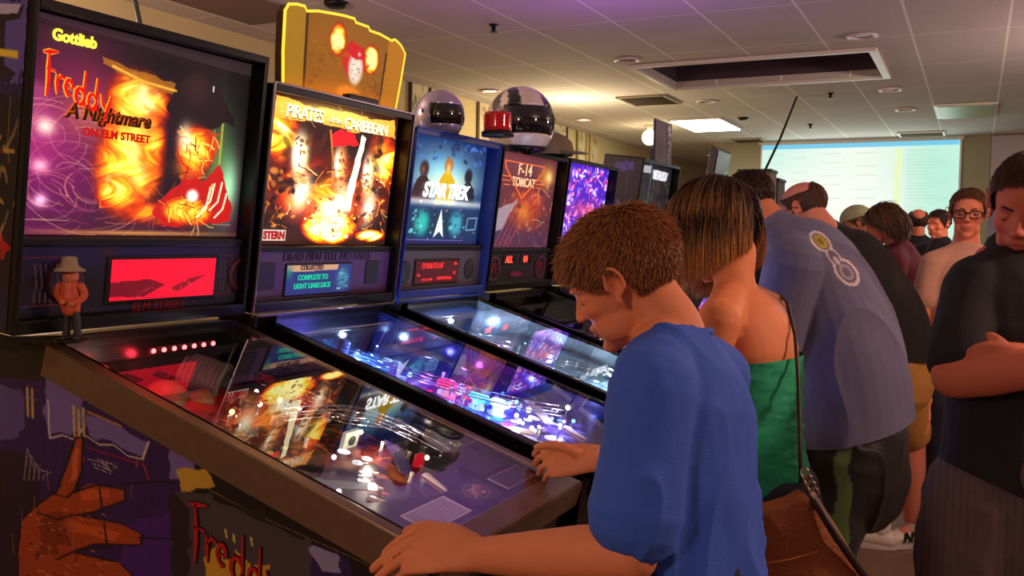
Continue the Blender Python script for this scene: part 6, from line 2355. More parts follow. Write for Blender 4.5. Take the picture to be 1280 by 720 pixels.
# leather shoulder bag
bagd = 2.0
bag = empty('shoulder_bag', tuple(W(1010, 720, bagd)), 'tan leather shoulder bag with dark strap hanging behind the woman in green', 'bag')
bl = V(bag.location)
front = [(946, 628), (980, 622), (1002, 610), (1014, 611), (1036, 645), (1066, 690), (1098, 760), (1096, 800), (1000, 815), (945, 805)]
b = MB()
cx_, cy_ = 1015, 712
va = []
outline = []
n = len(front)
for i in range(n):
    for k in range(4):
        a, c = front[i], front[(i + 1) % n]
        outline.append((a[0] + (c[0] - a[0]) * k / 4, a[1] + (c[1] - a[1]) * k / 4))
rings = []
for (sc_, dd) in ((.02, -.070), (.5, -.068), (.86, -.055), (1, -.02), (1, .03), (.86, .06), (.5, .07), (.02, .072)):
    rings.append([b.bm.verts.new(W(cx_ + (x - cx_) * sc_, cy_ + (y - cy_) * sc_, bagd + dd) - bl) for x, y in outline])
fs = []
for A_, B_ in zip(rings[:-1], rings[1:]):
    for k in range(len(A_)): fs.append(b.bm.faces.new((A_[k], A_[(k + 1) % len(A_)], B_[(k + 1) % len(A_)], B_[k])))
fs.append(b.bm.faces.new(rings[0][::-1]))
fs.append(b.bm.faces.new(rings[-1]))
bmesh.ops.recalc_face_normals(b.bm, faces=fs)
me = remesh(b, 'pouch', .006, 4)
p = get_co(me)
set_co(me, p + get_no(me) * wave3(p, 18, 5)[:, None] * .004)
link('pouch', me, mat('tan_leather', (150, 84, 36), .5, noise=.14, nscale=14, bump=.25, bscale=120), bag, True)
MB().tube([W(x, y, bagd - d__) - bl for x, y, d__ in ((946, 706, .062), (985, 700, .072), (1020, 690, .070), (1050, 680, .05))], .0022, 6).build('stitching', mat('bag_stitch', (190, 120, 60), .6), bag, True)
sb = MB()
st = [(1001, 606, -.02), (1024, 636, -.075), (1046, 672, -.08), (1070, 706, -.07), (1096, 742, -.05)]
sb.tube([W(x, y, bagd + d__) - bl for x, y, d__ in st], .0085, 8)
sb.tube([W(1001, 606, bagd - .02) - bl, W(1000, 560, bagd + .02) - bl, W(998, 480, bagd + .06) - bl, W(994, 420, bagd + .12) - bl, W(984, 378, bagd + .25) - bl, W(972, 366, bagd + .36) - bl, W(962, 392, bagd + .44) - bl], .0042, 8)
sb.build('strap', mat('strap_dark', (50, 28, 18), .5), bag, True)
for k in range(4):
    c_ = W(1006 + 4 * k, 592 + 8 * k, bagd - .07) - bl
    MB().tube([c_ + V(rt) * .008 * math.cos(a) + V(dn) * .011 * math.sin(a) + V(fw) * .003 * math.sin(2 * a) for a in np.linspace(0, 2 * PI, 14, endpoint=False)], .0022, 6, closed=True).build('chain_link', mat('chain_gold', (190, 170, 140), .3, 1.0), bag, True)

# ------------------------------------------------ man in grey-blue shirt
skinM = (196, 116, 84)
d0 = 3.15
hg = W(934, 258, 3.30)
HG = hframe(hg, (-.85, .42, -.45), (-.45, .2, .87), 1.0)
nkg = W(972, 292, 3.22)
ubg, cbg, wbg, hpg = W(1018, 330, 3.12), W(1040, 400, 3.08), W(1058, 480, 3.06), W(1064, 560, 3.06)
lsg, rsg = W(992, 330, 2.93), W(1020, 308, 3.34)
leg_, lwg = W(968, 440, 2.98), W(935, 470, 3.25)
reg, rwg = W(1005, 400, 3.60), W(955, 455, 3.72)
latg = (lsg - rsg).normalized()
mb = MB()
add_head(mb, HG, jaw=1.15)
mb.loft([HG @ V((-.03, 0, -.02)), HG @ V((-.05, 0, -.07)), nkg, ubg], [(.062, .062), (.064, .064), (.075, .07), (.13, .1)], ref=latg, n=20)
mb.loft([nkg.lerp(ubg, .25), ubg, cbg, wbg, hpg], [(.09, .075), (.19, .13), (.20, .165), (.19, .175), (.18, .16)], ref=latg, n=26)
mb.loft([lsg, lsg.lerp(leg_, .5), leg_], [.07, .06, .05], n=18).loft([leg_, leg_.lerp(lwg, .4), lwg], [.05, .046, .032], n=16)
mb.loft([rsg, rsg.lerp(reg, .5), reg], [.07, .06, .05], n=18).loft([reg, reg.lerp(rwg, .4), rwg], [.05, .046, .032], n=16)
for w0 in (lwg, rwg):
    fd = V((-.9, .3, -.2)).normalized()
    sd = fd.cross(V((0, 0, 1))).normalized()
    kk = [w0 + fd * .095 + sd * (.036 - .024 * i) for i in range(4)]
    add_hand(mb, w0, w0 + fd * .05, kk, [[k_ + fd * .035 + DN * .006, k_ + fd * .05 + DN * .035] for k_ in kk], [w0 + fd * .045 + sd * .035, w0 + fd * .08 + sd * .05], rw=.028, fr=.0095)
hl, hr = hpg + latg * .10, hpg - latg * .10
fl = W(1078, 760, 3.05)
kl, kr = V((hl.x - .07, hl.y, .48)), V((hr.x - .16, hr.y + .02, .48))
al, ar = V((hl.x - .05, hl.y, .09)), V((hr.x - .12, hr.y + .02, .09))
tl, tr = V((al.x - .19, al.y, .03)), V((ar.x - .19, ar.y, .03))
legs(mb, (hl, hr), (kl, kr), (al, ar), (.11, .065, .044), (tl, tr))
bg_ = V((hpg.x, hpg.y, 0))
gm = person(mb, HG, bg_, 'man in grey-blue T-shirt and black shorts with green stripe bending over a machine', skinM, (170, 80, 70), .008)
sh = MB()
sh.loft([nkg.lerp(HG @ V((-.05, 0, -.07)), .22), nkg.lerp(ubg, .3), ubg, cbg, wbg, hpg + DN * -.02], [(.080, .078), (.125, .105), (.205, .145), (.218, .185), (.21, .20), (.215, .195)], ref=latg, n=30)
sh.loft([nkg + DN * .02, lsg], [(.075, .075), (.088, .088)], n=18).loft([nkg + DN * .02, rsg], [(.075, .075), (.088, .088)], n=18)
sh.loft([lsg, lsg.lerp(leg_, .5), lsg.lerp(leg_, .92)], [.092, .088, .088], n=20).loft([rsg, rsg.lerp(reg, .8)], [.09, .08], n=20)
eo = [W(x, y, 3.0) for x, y in ((1012, 292), (1022, 298), (1032, 306), (1040, 318), (1048, 328), (1058, 334), (1067, 342), (1066, 350), (1056, 350), (1046, 342), (1040, 330))]


def greycol(p):
    """cotton with a printed two-lobed emblem across the shoulder blade"""
    c = np.tile(lin((98, 98, 128)), (len(p), 1))
    cam_ = (p - EYE) @ CR
    u = 640 + FPX * cam_[:, 0] / cam_[:, 2]
    v = 360 + FPX * cam_[:, 1] / cam_[:, 2]

    def e(cx, cy, rx, ry, a):
        du, dv = u - cx, v - cy
        x = (du * math.cos(a) + dv * math.sin(a)) / rx
        y = (-du * math.sin(a) + dv * math.cos(a)) / ry
        return np.hypot(x, y)
    e1, e2, e3 = e(1026, 302, 15.5, 8.5, .75), e(1058, 340, 19, 11, .85), e(1043, 322, 14, 6, .9)
    un = np.minimum(np.minimum(e1, e2), e3)
    near = (p[:, 2] > .9)
    c[(un < 1.12) & near] = lin((206, 196, 200))
    c[(un < .86) & near] = lin((104, 98, 120))
    c[(e1 < .72) & near] = lin((176, 158, 70))
    c[(e1 < .30) & near] = lin((120, 110, 60))
    c[(np.abs(e2 - .5) < .12) & near] = lin((160, 150, 165))
    c[(e(1046, 326, 7, 2.4, .9) < 1) & near] = lin((190, 184, 196))
    return c


gs = garment(sh, 't_shirt', gm, cloth('greyblue_cotton', (98, 98, 128), attr=True, noise=.05), .0048, 5, .007, 9, 6, colfn=greycol,
             cut=[(tuple(W(1060, 535, 3.06)), tuple(V((0, 0, -1)) + V(rt) * .30))])
b = MB()
b.loft([hpg + V((0, 0, .08)), hpg + DN * .1], [(.19, .175), (.195, .175)], ref=latg, n=26)
b.loft([hl, hl.lerp(kl, .5), V((kl.x, kl.y, .44))], [.125, .12, .105], n=24).loft([hr, hr.lerp(kr, .5), V((kr.x, kr.y, .44))], [.125, .115, .10], n=24)


def shortcol(p):
    c = np.tile(lin((16, 16, 18)), (len(p), 1))
    cam_ = (p - EYE) @ CR
    u = 640 + FPX * cam_[:, 0] / cam_[:, 2]
    z = p[:, 2]
    # a green stripe down the outer side seam of the near leg
    ax_ = np.interp(z, [.36, .6, .8], [hl.x - .02, hl.x + .005, hl.x + .0])
    k = (np.abs(p[:, 0] - ax_ - .006 * np.sin(z * 40)) < .022) & (p[:, 1] < hl.y)
    c[k] = lin((84, 112, 62))
    k2 = (wave3(p, 14, 9) > .75) & ~k
    c[k2] = lin((34, 40, 40))
    return c


garment(b, 'shorts', gm, cloth('black_sport_cloth', (16, 16, 18), attr=True, rough=.6), .007, 3, .006, 10, 12, colfn=shortcol)
shoes(gm, (al, ar), (tl, tr), mat('shoe_black', (24, 22, 24), .5), MATS['sole_grey'])
short_hair(gm, HG, [(26, 16, 14), (46, 28, 20), (70, 44, 30)], N=3500, L=.016, grow=1.05, width=.0022, lift=.08, seed=6)

# ------------------------------------------------ bald man in black shirt with tan shorts
skinK = (206, 128, 104)
hk = W(1003, 263, 4.10)
HK = hframe(hk, (-.92, .18, -.30), (-.3, .1, .95), 1.02)
nkk = W(1040, 300, 4.1)
ubk, cbk, wbk, hpk = W(1068, 326, 4.1), W(1090, 372, 4.12), W(1108, 410, 4.14), W(1120, 448, 4.15)
lsk, rsk = W(1050, 325, 3.92), W(1068, 312, 4.32)
lek, lwk = W(1030, 400, 3.95), W(1005, 425, 4.2)
rek, rwk = W(1050, 390, 4.55), W(1020, 420, 4.7)
latk = (lsk - rsk).normalized()
mb = MB()
add_head(mb, HK, jaw=1.12)
mb.loft([HK @ V((-.03, 0, -.02)), HK @ V((-.05, 0, -.07)), nkk, ubk], [(.060, .060), (.062, .062), (.072, .07), (.13, .1)], ref=latk, n=20)
mb.loft([nkk.lerp(ubk, .25), ubk, cbk, wbk, hpk], [(.09, .075), (.18, .12), (.19, .15), (.18, .16), (.17, .15)], ref=latk, n=26)
for s_, e_, w_ in ((lsk, lek, lwk), (rsk, rek, rwk)):
    mb.loft([s_, s_.lerp(e_, .5), e_], [.068, .058, .048], n=16).loft([e_, e_.lerp(w_, .4), w_], [.048, .044, .03], n=16)
    fd = V((-.9, .3, -.2)).normalized()
    sd = fd.cross(V((0, 0, 1))).normalized()
    kk = [w_ + fd * .095 + sd * (.036 - .024 * i) for i in range(4)]
    add_hand(mb, w_, w_ + fd * .05, kk, [[k_ + fd * .035 + DN * .006, k_ + fd * .05 + DN * .035] for k_ in kk], [w_ + fd * .045 + sd * .035, w_ + fd * .08 + sd * .05], rw=.028, fr=.0095)
# near leg reaches back towards the camera, the far leg forward
an1 = W(1142, 648, 4.42)
an1 = V((an1.x, an1.y, .12))
kn1 = W(1138, 545, 4.28)
to1 = V(P(1108, 676, Z=.03))
an2 = V((an1.x - .22, an1.y - .42, .12)) + V((-.1, .75, 0))
hl, hr = hpk + latk * .09, hpk - latk * .09
kn2 = V((hr.x - .10, hr.y + .05, .50))
an2 = V((hr.x - .05, hr.y + .1, .12))
to2 = V((an2.x - .19, an2.y, .03))
legs(mb, (hl, hr), (kn1, kn2), (an1, an2), (.10, .062, .042), (to1, to2))
bk = V((hpk.x, hpk.y, 0))
km = person(mb, HK, bk, 'balding man with glasses in black T-shirt, tan shorts and white sneakers', skinK, (180, 90, 80), .008)
sh = MB()
sh.loft([nkk.lerp(HK @ V((-.05, 0, -.07)), .22), nkk.lerp(ubk, .3), ubk, cbk, wbk, hpk], [(.078, .076), (.12, .10), (.20, .135), (.21, .165), (.20, .18), (.20, .175)], ref=latk, n=30)
sh.loft([nkk + DN * .02, lsk], [(.07, .07), (.085, .085)], n=18).loft([nkk + DN * .02, rsk], [(.07, .07), (.085, .085)], n=18)
sh.loft([lsk, lsk.lerp(lek, .85)], [.09, .082], n=20).loft([rsk, rsk.lerp(rek, .85)], [.088, .08], n=20)
garment(sh, 't_shirt', km, cloth('black_cotton', (22, 19, 20)), .009, 3, .006, 9, 16, cut=[(tuple(W(1130, 446, 4.15)), (0, 0, -1))])
b = MB()
b.loft([hpk + V((0, 0, .05)), hpk + DN * .1], [(.18, .16), (.18, .16)], ref=latk, n=24).loft([hl, hl.lerp(kn1, .92)], [.115, .095], n=22).loft([hr, hr.lerp(kn2, .92)], [.115, .095], n=22)
garment(b, 'shorts', km, cloth('tan_twill', (176, 128, 62)), .008, 3, .005, 12, 22)
shoes(km, (an1, an2), (to1, to2), mat('shoe_white', (212, 204, 194), .5), mat('sole_white', (190, 186, 180), .6))
sd_ = (V(to1) - V(an1))
sd_.z = 0
sd_.normalize()
pn = V((0, 0, 1)).cross(sd_)
if (pn.dot(V(EYE) - an1)) < 0: pn = -pn
sc_ = V((an1.x, an1.y, .055)) + sd_ * .055 + pn * .046
xd = V((0, 0, 1)).cross(pn)
if xd.dot(V(rt)) < 0: xd = -xd
text('shoe_lettering', 'N', mat('shoe_ink', (30, 28, 34), .5), km, sc_ - bk, xd, (0, 0, 1), .062, extrude=.003, bold=.003, shear=.2)
for w_ in (an1, an2):
    MB().loft([V((w_.x, w_.y, .09)) - bk, V((w_.x, w_.y, .135)) - bk], [.043, .044], n=18).build('sock', mat('sock_white', (205, 200, 192), .8), km, True)
short_hair(km, HK, [(52, 34, 26), (84, 58, 44), (110, 80, 60)], N=2500, L=.012, grow=1.03, width=.0025, lift=.08, seed=8,
           mask=lambda p: hairline(p) & (p[:, 2] < .062 + .25 * (-.05 - p[:, 0]).clip(0, 9)) | ((p[:, 0] < -.07) & (p[:, 2] > -.05)))
eyeglasses(km, HK)

# ------------------------------------------------ pale pink T-shirt man facing us
skinP = (226, 140, 108)
dp = 4.30
hP = W(1210, 268, dp)
tocam = (V(EYE) - hP).normalized()
HP = hframe(hP, V((-.18, -1, -.02)) + V(rt) * .20, (0.03, 0, 1), 1.0)
nkp = W(1207, 312, dp + .02)
chp, wap, hpp = W(1203, 360, dp), W(1200, 430, dp), W(1203, 500, dp)
rsp, lsp = W(1168, 331, dp), W(1243, 329, dp + .03)
rep, rwp = W(1150, 402, dp + .0), W(1158, 500, dp - .10)
lep, lwp = W(1262, 400, dp), W(1256, 480, dp - .1)
latp = (lsp - rsp).normalized()
mb = MB()
add_head(mb, HP)
mb.loft([HP @ V((-.02, 0, -.03)), HP @ V((-.03, 0, -.09)), nkp, chp], [(.055, .055), (.055, .055), (.065, .06), (.13, .08)], ref=latp, n=20)
mb.loft([nkp + DN * .05, chp, wap, hpp], [(.11, .07), (.135, .09), (.13, .09), (.145, .10)], ref=latp, n=26)
for s_, e_, w_ in ((rsp, rep, rwp), (lsp, lep, lwp)):
    mb.loft([nkp + DN * .03, s_], [.045, .048], n=16)
    mb.loft([s_, s_.lerp(e_, .5), e_], [.052, .046, .040], n=16).loft([e_, e_.lerp(w_, .35), w_], [.040, .040, .027], n=16)
    fd = V((0, -.1, -1)).normalized()
    sd = V((.3, -1, 0)).normalized()
    kk = [w_ + fd * .09 + sd * (.034 - .022 * i) for i in range(4)]
    add_hand(mb, w_, w_ + fd * .05, kk, [[k_ + fd * .035, k_ + fd * .06 + V((-.01, 0, 0))] for k_ in kk], [w_ + fd * .04 + sd * .035, w_ + fd * .08 + sd * .048], rw=.027, fr=.009)
hl, hr = hpp + latp * .09, hpp - latp * .09
kl, kr = V((hl.x, hl.y, .5)), V((hr.x, hr.y, .5))
al, ar = V((hl.x, hl.y, .09)), V((hr.x, hr.y, .09))
tl, tr = al + V((0, -.19, -.06)), ar + V((0, -.19, -.06))
legs(mb, (hl, hr), (kl, kr), (al, ar), (.095, .06, .042), (tl, tr))
bp_ = V((hpp.x, hpp.y, 0))
pm = person(mb, HP, bp_, 'man in pale pink T-shirt and dark-rimmed glasses facing the camera', skinP, (176, 84, 76), .0055)
sh = MB()
sh.loft([nkp + DN * .012, nkp.lerp(chp, .4), chp, wap, hpp + DN * .03], [(.080, .072), (.140, .108), (.162, .132), (.157, .128), (.166, .13)], ref=latp, n=30)
for s_, e_ in ((rsp, rep), (lsp, lep)):
    sh.loft([nkp + DN * .018, s_], [(.060, .064), (.064, .066)], n=18).loft([s_, s_.lerp(e_, .58)], [.062, .066], n=20)
garment(sh, 't_shirt', pm, cloth('pale_pink_cotton', (206, 158, 134)), .008, 3, .004, 11, 26)
b = MB()
b.loft([hpp + V((0, 0, .05)), hpp + DN * .1], [(.165, .12), (.17, .12)], ref=latp, n=24).loft([hl, kl, al], [.11, .08, .065], n=20).loft([hr, kr, ar], [.11, .08, .065], n=20)
garment(b, 'trousers', pm, cloth('denim_dark', (34, 40, 62)), .01, 2, .005, 12, 27)
shoes(pm, (al, ar), (tl, tr), MATS['shoe_black'])
for k in range(2):
    c_ = rwp.lerp(rep, .04 + .14 * k) - bp_
    ax_ = (rwp - rep).normalized()
    a1 = ax_.orthogonal().normalized()
    a2 = ax_.cross(a1)
    MB().tube([c_ + a1 * .034 * math.cos(a) + a2 * .034 * math.sin(a) for a in np.linspace(0, 2 * PI, 20, endpoint=False)], .0055, 8, closed=True).build('wristband', mat('band_black', (18, 16, 18), .5), pm, True)
short_hair(pm, HP, [(58, 38, 26), (96, 62, 40), (140, 96, 62)], N=7000, L=.018, grow=1.035, width=.0018, lift=.05, seed=9, mask=lambda p: hairline(p, front=.088, side=.030) & (np.abs(p[:, 1]) < .2), comb=(.3, .6, -.3), lenfn=lambda p: np.where(p[:, 2] > .07, .022, .010))
eyeglasses(pm, HP, rim=.0030)
eyes(pm, HP, (50, 60, 60), lidcol=skinP)
brows(pm, HP, (50, 30, 22))

# ------------------------------------------------ man with crossed arms, right edge
skinF = (186, 104, 80)
df_ = 2.10
hF = W(1287, 258, df_)
HF = hframe(hF, V((-.22, -1, -.42)) + V(rt) * -.10, (0.02, -.30, 1), 1.0)
nkf = W(1288, 318, df_ + .05)
chf, waf, hpf = W(1290, 420, df_), W(1282, 520, df_), W(1272, 620, df_)
rsf, lsf = W(1224, 362, df_ + .02), W(1358, 358, df_ + .05)
ref_, rwf = W(1194, 470, df_ - .08), W(1330, 456, df_ - .25)
lef, lwf = W(1380, 480, df_ - .05), W(1264, 446, df_ - .165)
latf = (lsf - rsf).normalized()
mb = MB()
add_head(mb, HF, jaw=1.05)
mb.loft([HF @ V((-.02, 0, -.03)), HF @ V((-.035, 0, -.09)), nkf, chf], [(.055, .055), (.056, .056), (.066, .064), (.13, .08)], ref=latf, n=20)
mb.loft([nkf + DN * .05, chf, waf, hpf], [(.14, .09), (.165, .115), (.155, .115), (.16, .12)], ref=latf, n=26)
for s_, e_, w_ in ((rsf, ref_, rwf), (lsf, lef, lwf)):
    mb.loft([nkf + DN * .02, s_], [.055, .06], n=16)
    mb.loft([s_, s_.lerp(e_, .5), e_], [.06, .052, .046], n=18).loft([e_, e_.lerp(w_, .35), e_.lerp(w_, .75), w_], [.050, .050, .040, .032], n=18)
# left hand tucked over the right forearm, knuckles showing
fd = (V(rt) * -.9 + V((0, 0, 1)) * .15).normalized()
kk = [W(1236, 432 + 9 * i, df_ - .165 + .004 * i) for i in range(4)]
add_hand(mb, lwf, W(1250, 442, df_ - .165), kk, [[W(1222, 434 + 10 * i, df_ - .15), W(1212, 440 + 10 * i, df_ - .13)] for i in range(4)], [W(1250, 428, df_ - .165), W(1238, 420, df_ - .15)], rw=.027, fr=.0092)
kk = [W(1352, 440 + 9 * i, df_ - .22) for i in range(4)]
add_hand(mb, rwf, W(1340, 448, df_ - .24), kk, [[W(1362, 440 + 9 * i, df_ - .2), W(1370, 446 + 9 * i, df_ - .17)] for i in range(4)], [W(1340, 432, df_ - .24), W(1354, 428, df_ - .22)], rw=.027, fr=.0092)
hl, hr = hpf + latf * .10, hpf - latf * .10
kl, kr = V((hl.x - .02, hl.y - .03, .5)), V((hr.x - .03, hr.y - .03, .5))
al, ar = V((hl.x, hl.y, .09)), V((hr.x - .04, hr.y, .09))
tl, tr = al + V((0.02, -.19, -.06)), ar + V((-.02, -.19, -.06))
legs(mb, (hl, hr), (kl, kr), (al, ar), (.10, .065, .045), (tl, tr))
bf = V((hpf.x, hpf.y, 0))
fm = person(mb, HF, bf, 'man in dark navy shirt standing with crossed arms at the right edge', skinF, (160, 72, 66), .005)
sh = MB()
sh.loft([nkf + DN * .015, nkf.lerp(chf, .5), chf, waf, hpf + V((0, 0, .02))], [(.11, .085), (.165, .115), (.19, .14), (.185, .145), (.19, .15)], ref=latf, n=30)
for s_, e_ in ((rsf, ref_), (lsf, lef)):
    sh.loft([nkf + DN * .02, s_], [(.060, .066), (.072, .072)], n=18).loft([s_, s_.lerp(e_, .5), s_.lerp(e_, .80)], [.076, .078, .074], n=22)
garment(sh, 'shirt', fm, cloth('navy_shirt', (17, 15, 24), noise=.15), .006, 3, .011, 12, 36, (1, 1, .7), cut=[(tuple(W(1210, 590, df_)), tuple(V((0, 0, -1)) + V(rt) * -.45))])
cu_ = (nkf - chf).normalized()
cf_ = latf.cross(cu_)
if cf_.dot(V(EYE) - nkf) < 0: cf_ = -cf_
b = MB()
n_ = 40
rows = []
for hh_, rr_ in ((-.020, .082), (.022, .074), (.026, .078), (-.012, .094), (-.024, .090)):
    rows.append([b.bm.verts.new(nkf + cu_ * (hh_ - .012 - .055 * max(0, math.cos(a)) ** 3) + (latf * math.sin(a) * 1.0 + cf_ * math.cos(a) * .95) * rr_ - bf) for a in np.linspace(.16, 2 * PI - .16, n_)])
for q1, q2 in zip(rows, rows[1:] + rows[:1]):
    for k in range(n_ - 1): b.bm.faces.new((q1[k], q1[k + 1], q2[k + 1], q2[k]))
for k in (0, n_ - 1): b.bm.faces.new([q[k] for q in rows])
bmesh.ops.recalc_face_normals(b.bm, faces=b.bm.faces[:])
b.build('collar', MATS['navy_shirt'], fm, True)
b = MB()
b.loft([hpf + V((0, 0, .08)), hpf + DN * .1], [(.178, .138), (.185, .14)], ref=latf, n=26).loft([hl, hl.lerp(kl, .5), kl, al], [.118, .108, .085, .075], n=22).loft([hr, hr.lerp(kr, .5), kr, ar], [.118, .108, .085, .075], n=22)


def jeancol(p):
    k = (.5 + .5 * np.sin(p[:, 0] * 420 + wave3(p, 6, 2) * 2))[:, None] * .35
    return lin((92, 76, 80)) * (1 - k) + lin((46, 36, 42)) * k


garment(b, 'jeans', fm, cloth('faded_denim', (60, 50, 56), attr=True, noise=.2, nscale=90), .007, 2, .006, 13, 37, colfn=jeancol)
shoes(fm, (al, ar), (tl, tr), MATS['shoe_black'])
short_hair(fm, HF, [(26, 14, 11), (48, 28, 20), (80, 48, 34)], N=9000, L=.016, grow=1.045, width=.0013, lift=.04, seed=10, mask=lambda p: hairline(p, front=.082, side=.026), lenfn=lambda p: np.where(p[:, 2] > .07, .018, .009))
eyes(fm, HF, (40, 30, 24), .006, lid=-.0045, lidcol=skinF)
brows(fm, HF, (34, 20, 16))


# ------------------------------------------------ people far behind
def far_person(label, px, py, d, fwd, up, skin, shirtc, haircols, hs=1.0, lean=0.0, build=1.0, mask=None, Lh=.02, grow=1.07, cap=None, trousers=(34, 40, 62), Nh=1800, hair=True, vox=.009):
    h = W(px, py, d)
    Hh = hframe(h, fwd, up, hs)
    f = V(fwd)
    f.z = 0
    f.normalize()
    l = V((0, 0, 1)).cross(f)
    nk_ = h - f * (.03 + lean * .3) + DN * .15
    ch_ = nk_ - f * lean * .3 + DN * .20
    wa_ = ch_ - f * lean * .15 + DN * .22
    hp_ = wa_ + DN * .22
    mb = MB()
    add_head(mb, Hh)
    mb.loft([Hh @ V((-.025, 0, -.03)), Hh @ V((-.035, 0, -.08)), nk_, ch_], [(.055, .055), (.055, .055), (.065, .06), (.13, .08)], ref=l, n=18)
    mb.loft([nk_ + DN * .05, ch_, wa_, hp_], [(.14 * build, .085), (.165 * build, .11), (.15 * build, .1), (.16 * build, .11)], ref=l, n=22)
    sh = MB()
    sh.loft([nk_ + DN * .012, nk_.lerp(ch_, .5), ch_, wa_, hp_], [(.10, .08), (.155 * build, .11), (.18 * build, .125), (.175 * build, .12), (.178 * build, .13)], ref=l, n=24)
    for sg in (1, -1):
        s_ = nk_ + l * .18 * sg * build + DN * .08
        e_ = s_ + DN * .27 + l * .05 * sg + f * .03
        w_ = e_ + f * .20 + DN * .12 - l * .04 * sg
        mb.loft([nk_ + DN * .02, s_], [.055, .06], n=14).loft([s_, e_], [.055, .042], n=14).loft([e_, w_], [.042, .028], n=14)
        kk = [w_ + f * .085 + l * (.033 - .022 * i) for i in range(4)]
        add_hand(mb, w_, w_ + f * .045, kk, [[k_ + f * .03 + DN * .008, k_ + f * .045 + DN * .03] for k_ in kk], [w_ + f * .04 + l * .035, w_ + f * .075 + l * .045], rw=.026, fr=.010)
        sh.loft([nk_ + DN * .02, s_], [(.066, .068), (.077, .077)], n=16).loft([s_, s_.lerp(e_, .8)], [.076, .072], n=16)
    hl, hr = hp_ + l * .09, hp_ - l * .09
    kl, kr = V((hl.x, hl.y, .5)), V((hr.x, hr.y, .5))
    al, ar = V((hl.x, hl.y, .09)), V((hr.x, hr.y, .09))
    legs(mb, (hl, hr), (kl, kr), (al, ar), (.095, .06, .042))
    o = person(mb, Hh, V((hp_.x, hp_.y, 0)), label, skin, (170, 80, 76), vox)
    garment(sh, 't_shirt', o, cloth('cotton_%d_%d_%d' % shirtc, shirtc), .012, 2, .004, 11, 26)
    b = MB()
    b.loft([hp_ + V((0, 0, .05)), hp_ + DN * .1], [(.165, .12), (.17, .12)], ref=l, n=22).loft([hl, kl, al], [.11, .08, .065], n=18).loft([hr, kr, ar], [.11, .08, .065], n=18)
    garment(b, 'trousers', o, cloth('denim_dark', (34, 40, 62)), .014, 2, .004, 12, 27)
    shoes(o, (al, ar), (al + f * .18 + DN * .06, ar + f * .18 + DN * .06), MATS['shoe_black'])
    if hair: short_hair(o, Hh, haircols, N=Nh, L=Lh, grow=grow, width=.004, lift=.08, seed=int(px), mask=mask)
    return o, Hh


o, Hh = far_person('person with chin-length brown hair in maroon shirt looking down', 1103, 281, 5.6, (-.95, .1, -.35), (-.3, 0, .95), (190, 110, 84), (92, 24, 34), [(44, 28, 18), (84, 56, 34), (130, 92, 56)], lean=.25, hair=False)
gv = np.array(Hh.to_3x3().inverted() @ V((0, 0, -1)))
mk_ = lambda p: (p[:, 2] > np.interp(p[:, 0], [-.12, -.03, .0, .02, .05, .07], [-.05, -.03, .0, .05, .08, .09]))
scalp_cap(o, Hh, mk_, (44, 28, 18), 1.1)


def dr_(q, n, k):
    v = np.stack([np.full(len(q), -.9), np.sign(q[:, 1]) * .6, np.zeros(len(q))], 1) * max(0, .5 - k) + gv * (.5 + k) + np.array([[-.35, 0, 0]])
    return v - n * np.minimum((v * n).sum(1), 0)[:, None]


def dc_(p, t, r):
    k = r.random((len(p), 1, 1))
    return lin((40, 26, 16)) * (1 - k) + lin((120, 84, 50)) * k + 0 * t[..., None]


strands('hair', o, Hh, 4500, .115, dr_, mk_, dc_, hair_mat(), .0025, 8, .06, 22, grow=1.06, jit=.06)
text('shirt_lettering', '||||', mat('shirt_ink', (190, 150, 140), .8), o, W(1136, 345, 5.45) - V(o.location), V(fw) * .8 + V(rt) * .6, (0, 0, 1), .07, extrude=.004)
far_person('bald-crowned man in black shirt seen from behind before the screen', 1147, 279, 8.0, (-.2, 1, -.05), (0, 0, 1), (214, 128, 94), (18, 16, 20), [(44, 30, 24), (70, 50, 38), (96, 70, 54)], build=1.15,
           mask=lambda p: hairline(p, nape=-.07) & ~(((p[:, 2] - .085) / .05) ** 2 + (p[:, 1] / .055) ** 2 < 1), Lh=.022, grow=1.04)
far_person('smiling dark-haired man in dark shirt facing left beside the bald-crowned man', 1173, 281, 7.6, (-.62, -1, -.05), (0, 0, 1), (230, 134, 96), (26, 24, 34), [(26, 18, 14), (46, 32, 24), (60, 44, 34)])
o, Hh = far_person('person in pale green cap partly hidden behind the balding man', 1070, 280, 6.4, (-.8, -.3, -.3), (-.2, 0, 1), (196, 130, 96), (120, 110, 90), [(60, 44, 30), (90, 70, 50), (110, 90, 60)], hs=.98)
b = MB()
c_ = CRAN
b.ell(Hh @ V((-.012, 0, .042)) - V(o.location), (.112, .09, .092), Hh.to_3x3())
bmesh.ops.bisect_plane(b.bm, geom=b.bm.verts[:] + b.bm.edges[:] + b.bm.faces[:], plane_co=Hh @ V((0, 0, .04)) - V(o.location), plane_no=-Hh.to_3x3().col[2], clear_outer=True)
b.loft([Hh @ V((.08, 0, .045)) - V(o.location), Hh @ V((.16, 0, .035)) - V(o.location)], [(.07, .005), (.055, .005)], ref=Hh.to_3x3().col[1], n=16)
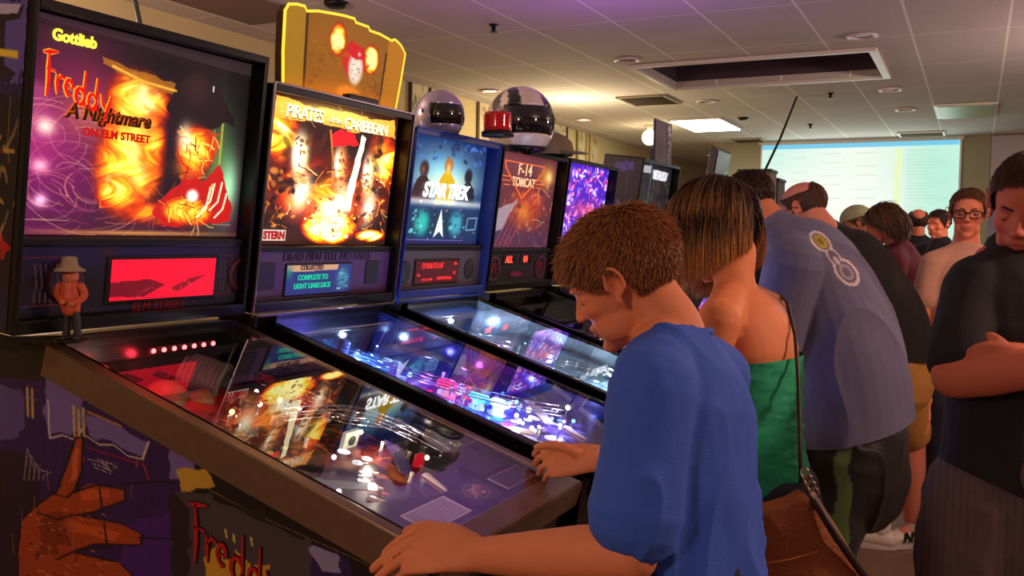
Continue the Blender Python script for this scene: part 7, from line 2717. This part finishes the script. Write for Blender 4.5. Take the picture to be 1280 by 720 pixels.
b.build('baseball_cap', mat('cap_pale_green', (168, 176, 128), .8), o, True)
far_person('grey-haired person showing only a pale crown behind the person in maroon', 1126, 291, 8.6, (.2, 1, 0), (0, 0, 1), (170, 150, 120), (70, 70, 80), [(150, 145, 120), (180, 175, 150), (190, 190, 170)], hs=.95)


# ================================================================== light
def area(name, loc_, size, e, col, rot=(0, 0, 0), sy=None):
    l = bpy.data.lights.new(name, 'AREA')
    l.energy = e
    l.color = col
    l.size = size
    if sy:
        l.shape = 'RECTANGLE'
        l.size_y = sy
    o = bpy.data.objects.new(name, l)
    C.objects.link(o)
    o.location = loc_
    o.rotation_euler = rot
    return o


area('troffer_lamp', (-3.15, 11.78, 2.90), .6, 60, (1, .93, .78), sy=1.1)
def globe(loc_, e, col):  # added unseen fill light to brighten ceiling, walls and people; no fixture modelled
    l = bpy.data.lights.new('room_fill', 'POINT')
    l.energy = e
    l.color = col
    l.shadow_soft_size = .14
    o = bpy.data.objects.new('room_fill', l)
    C.objects.link(o)
    o.location = loc_


globe((-1.2, -1.6, 2.35), 84, (1, .66, .50))
globe((1.9, 2.6, 2.35), 140, (1, .60, .46))
globe((1.6, 7.5, 2.4), 130, (1, .70, .64))
globe((-3.7, 2.6, 2.3), 105, (1, .68, .50))
globe((-3.9, 9.2, 2.4), 60, (1, .78, .48))
area('far_lamp', (1.5, 17.5, 2.9), 1.0, 60, (.95, .88, 1), sy=1.5)
area('screen_glow', (-1.59, 14.0, 2.1), 2.4, 22, (.85, 1, .9), rot=(PI / 2, 0, PI), sy=1.5)
area('violet_uplight', (-1.95, 5.0, 1.95), .25, 10, (.42, .12, 1), rot=(PI, 0, 0))
w = bpy.data.worlds.new('world')
bpy.context.scene.world = w
w.use_nodes = True
w.node_tree.nodes['Background'].inputs[0].default_value = (.30, .16, .14, 1)
w.node_tree.nodes['Background'].inputs[1].default_value = .75
vs = bpy.context.scene.view_settings
vs.view_transform = 'Standard'
vs.look = 'None'
vs.exposure = 0.0
vs.gamma = 1.0
vs.use_curve_mapping = False
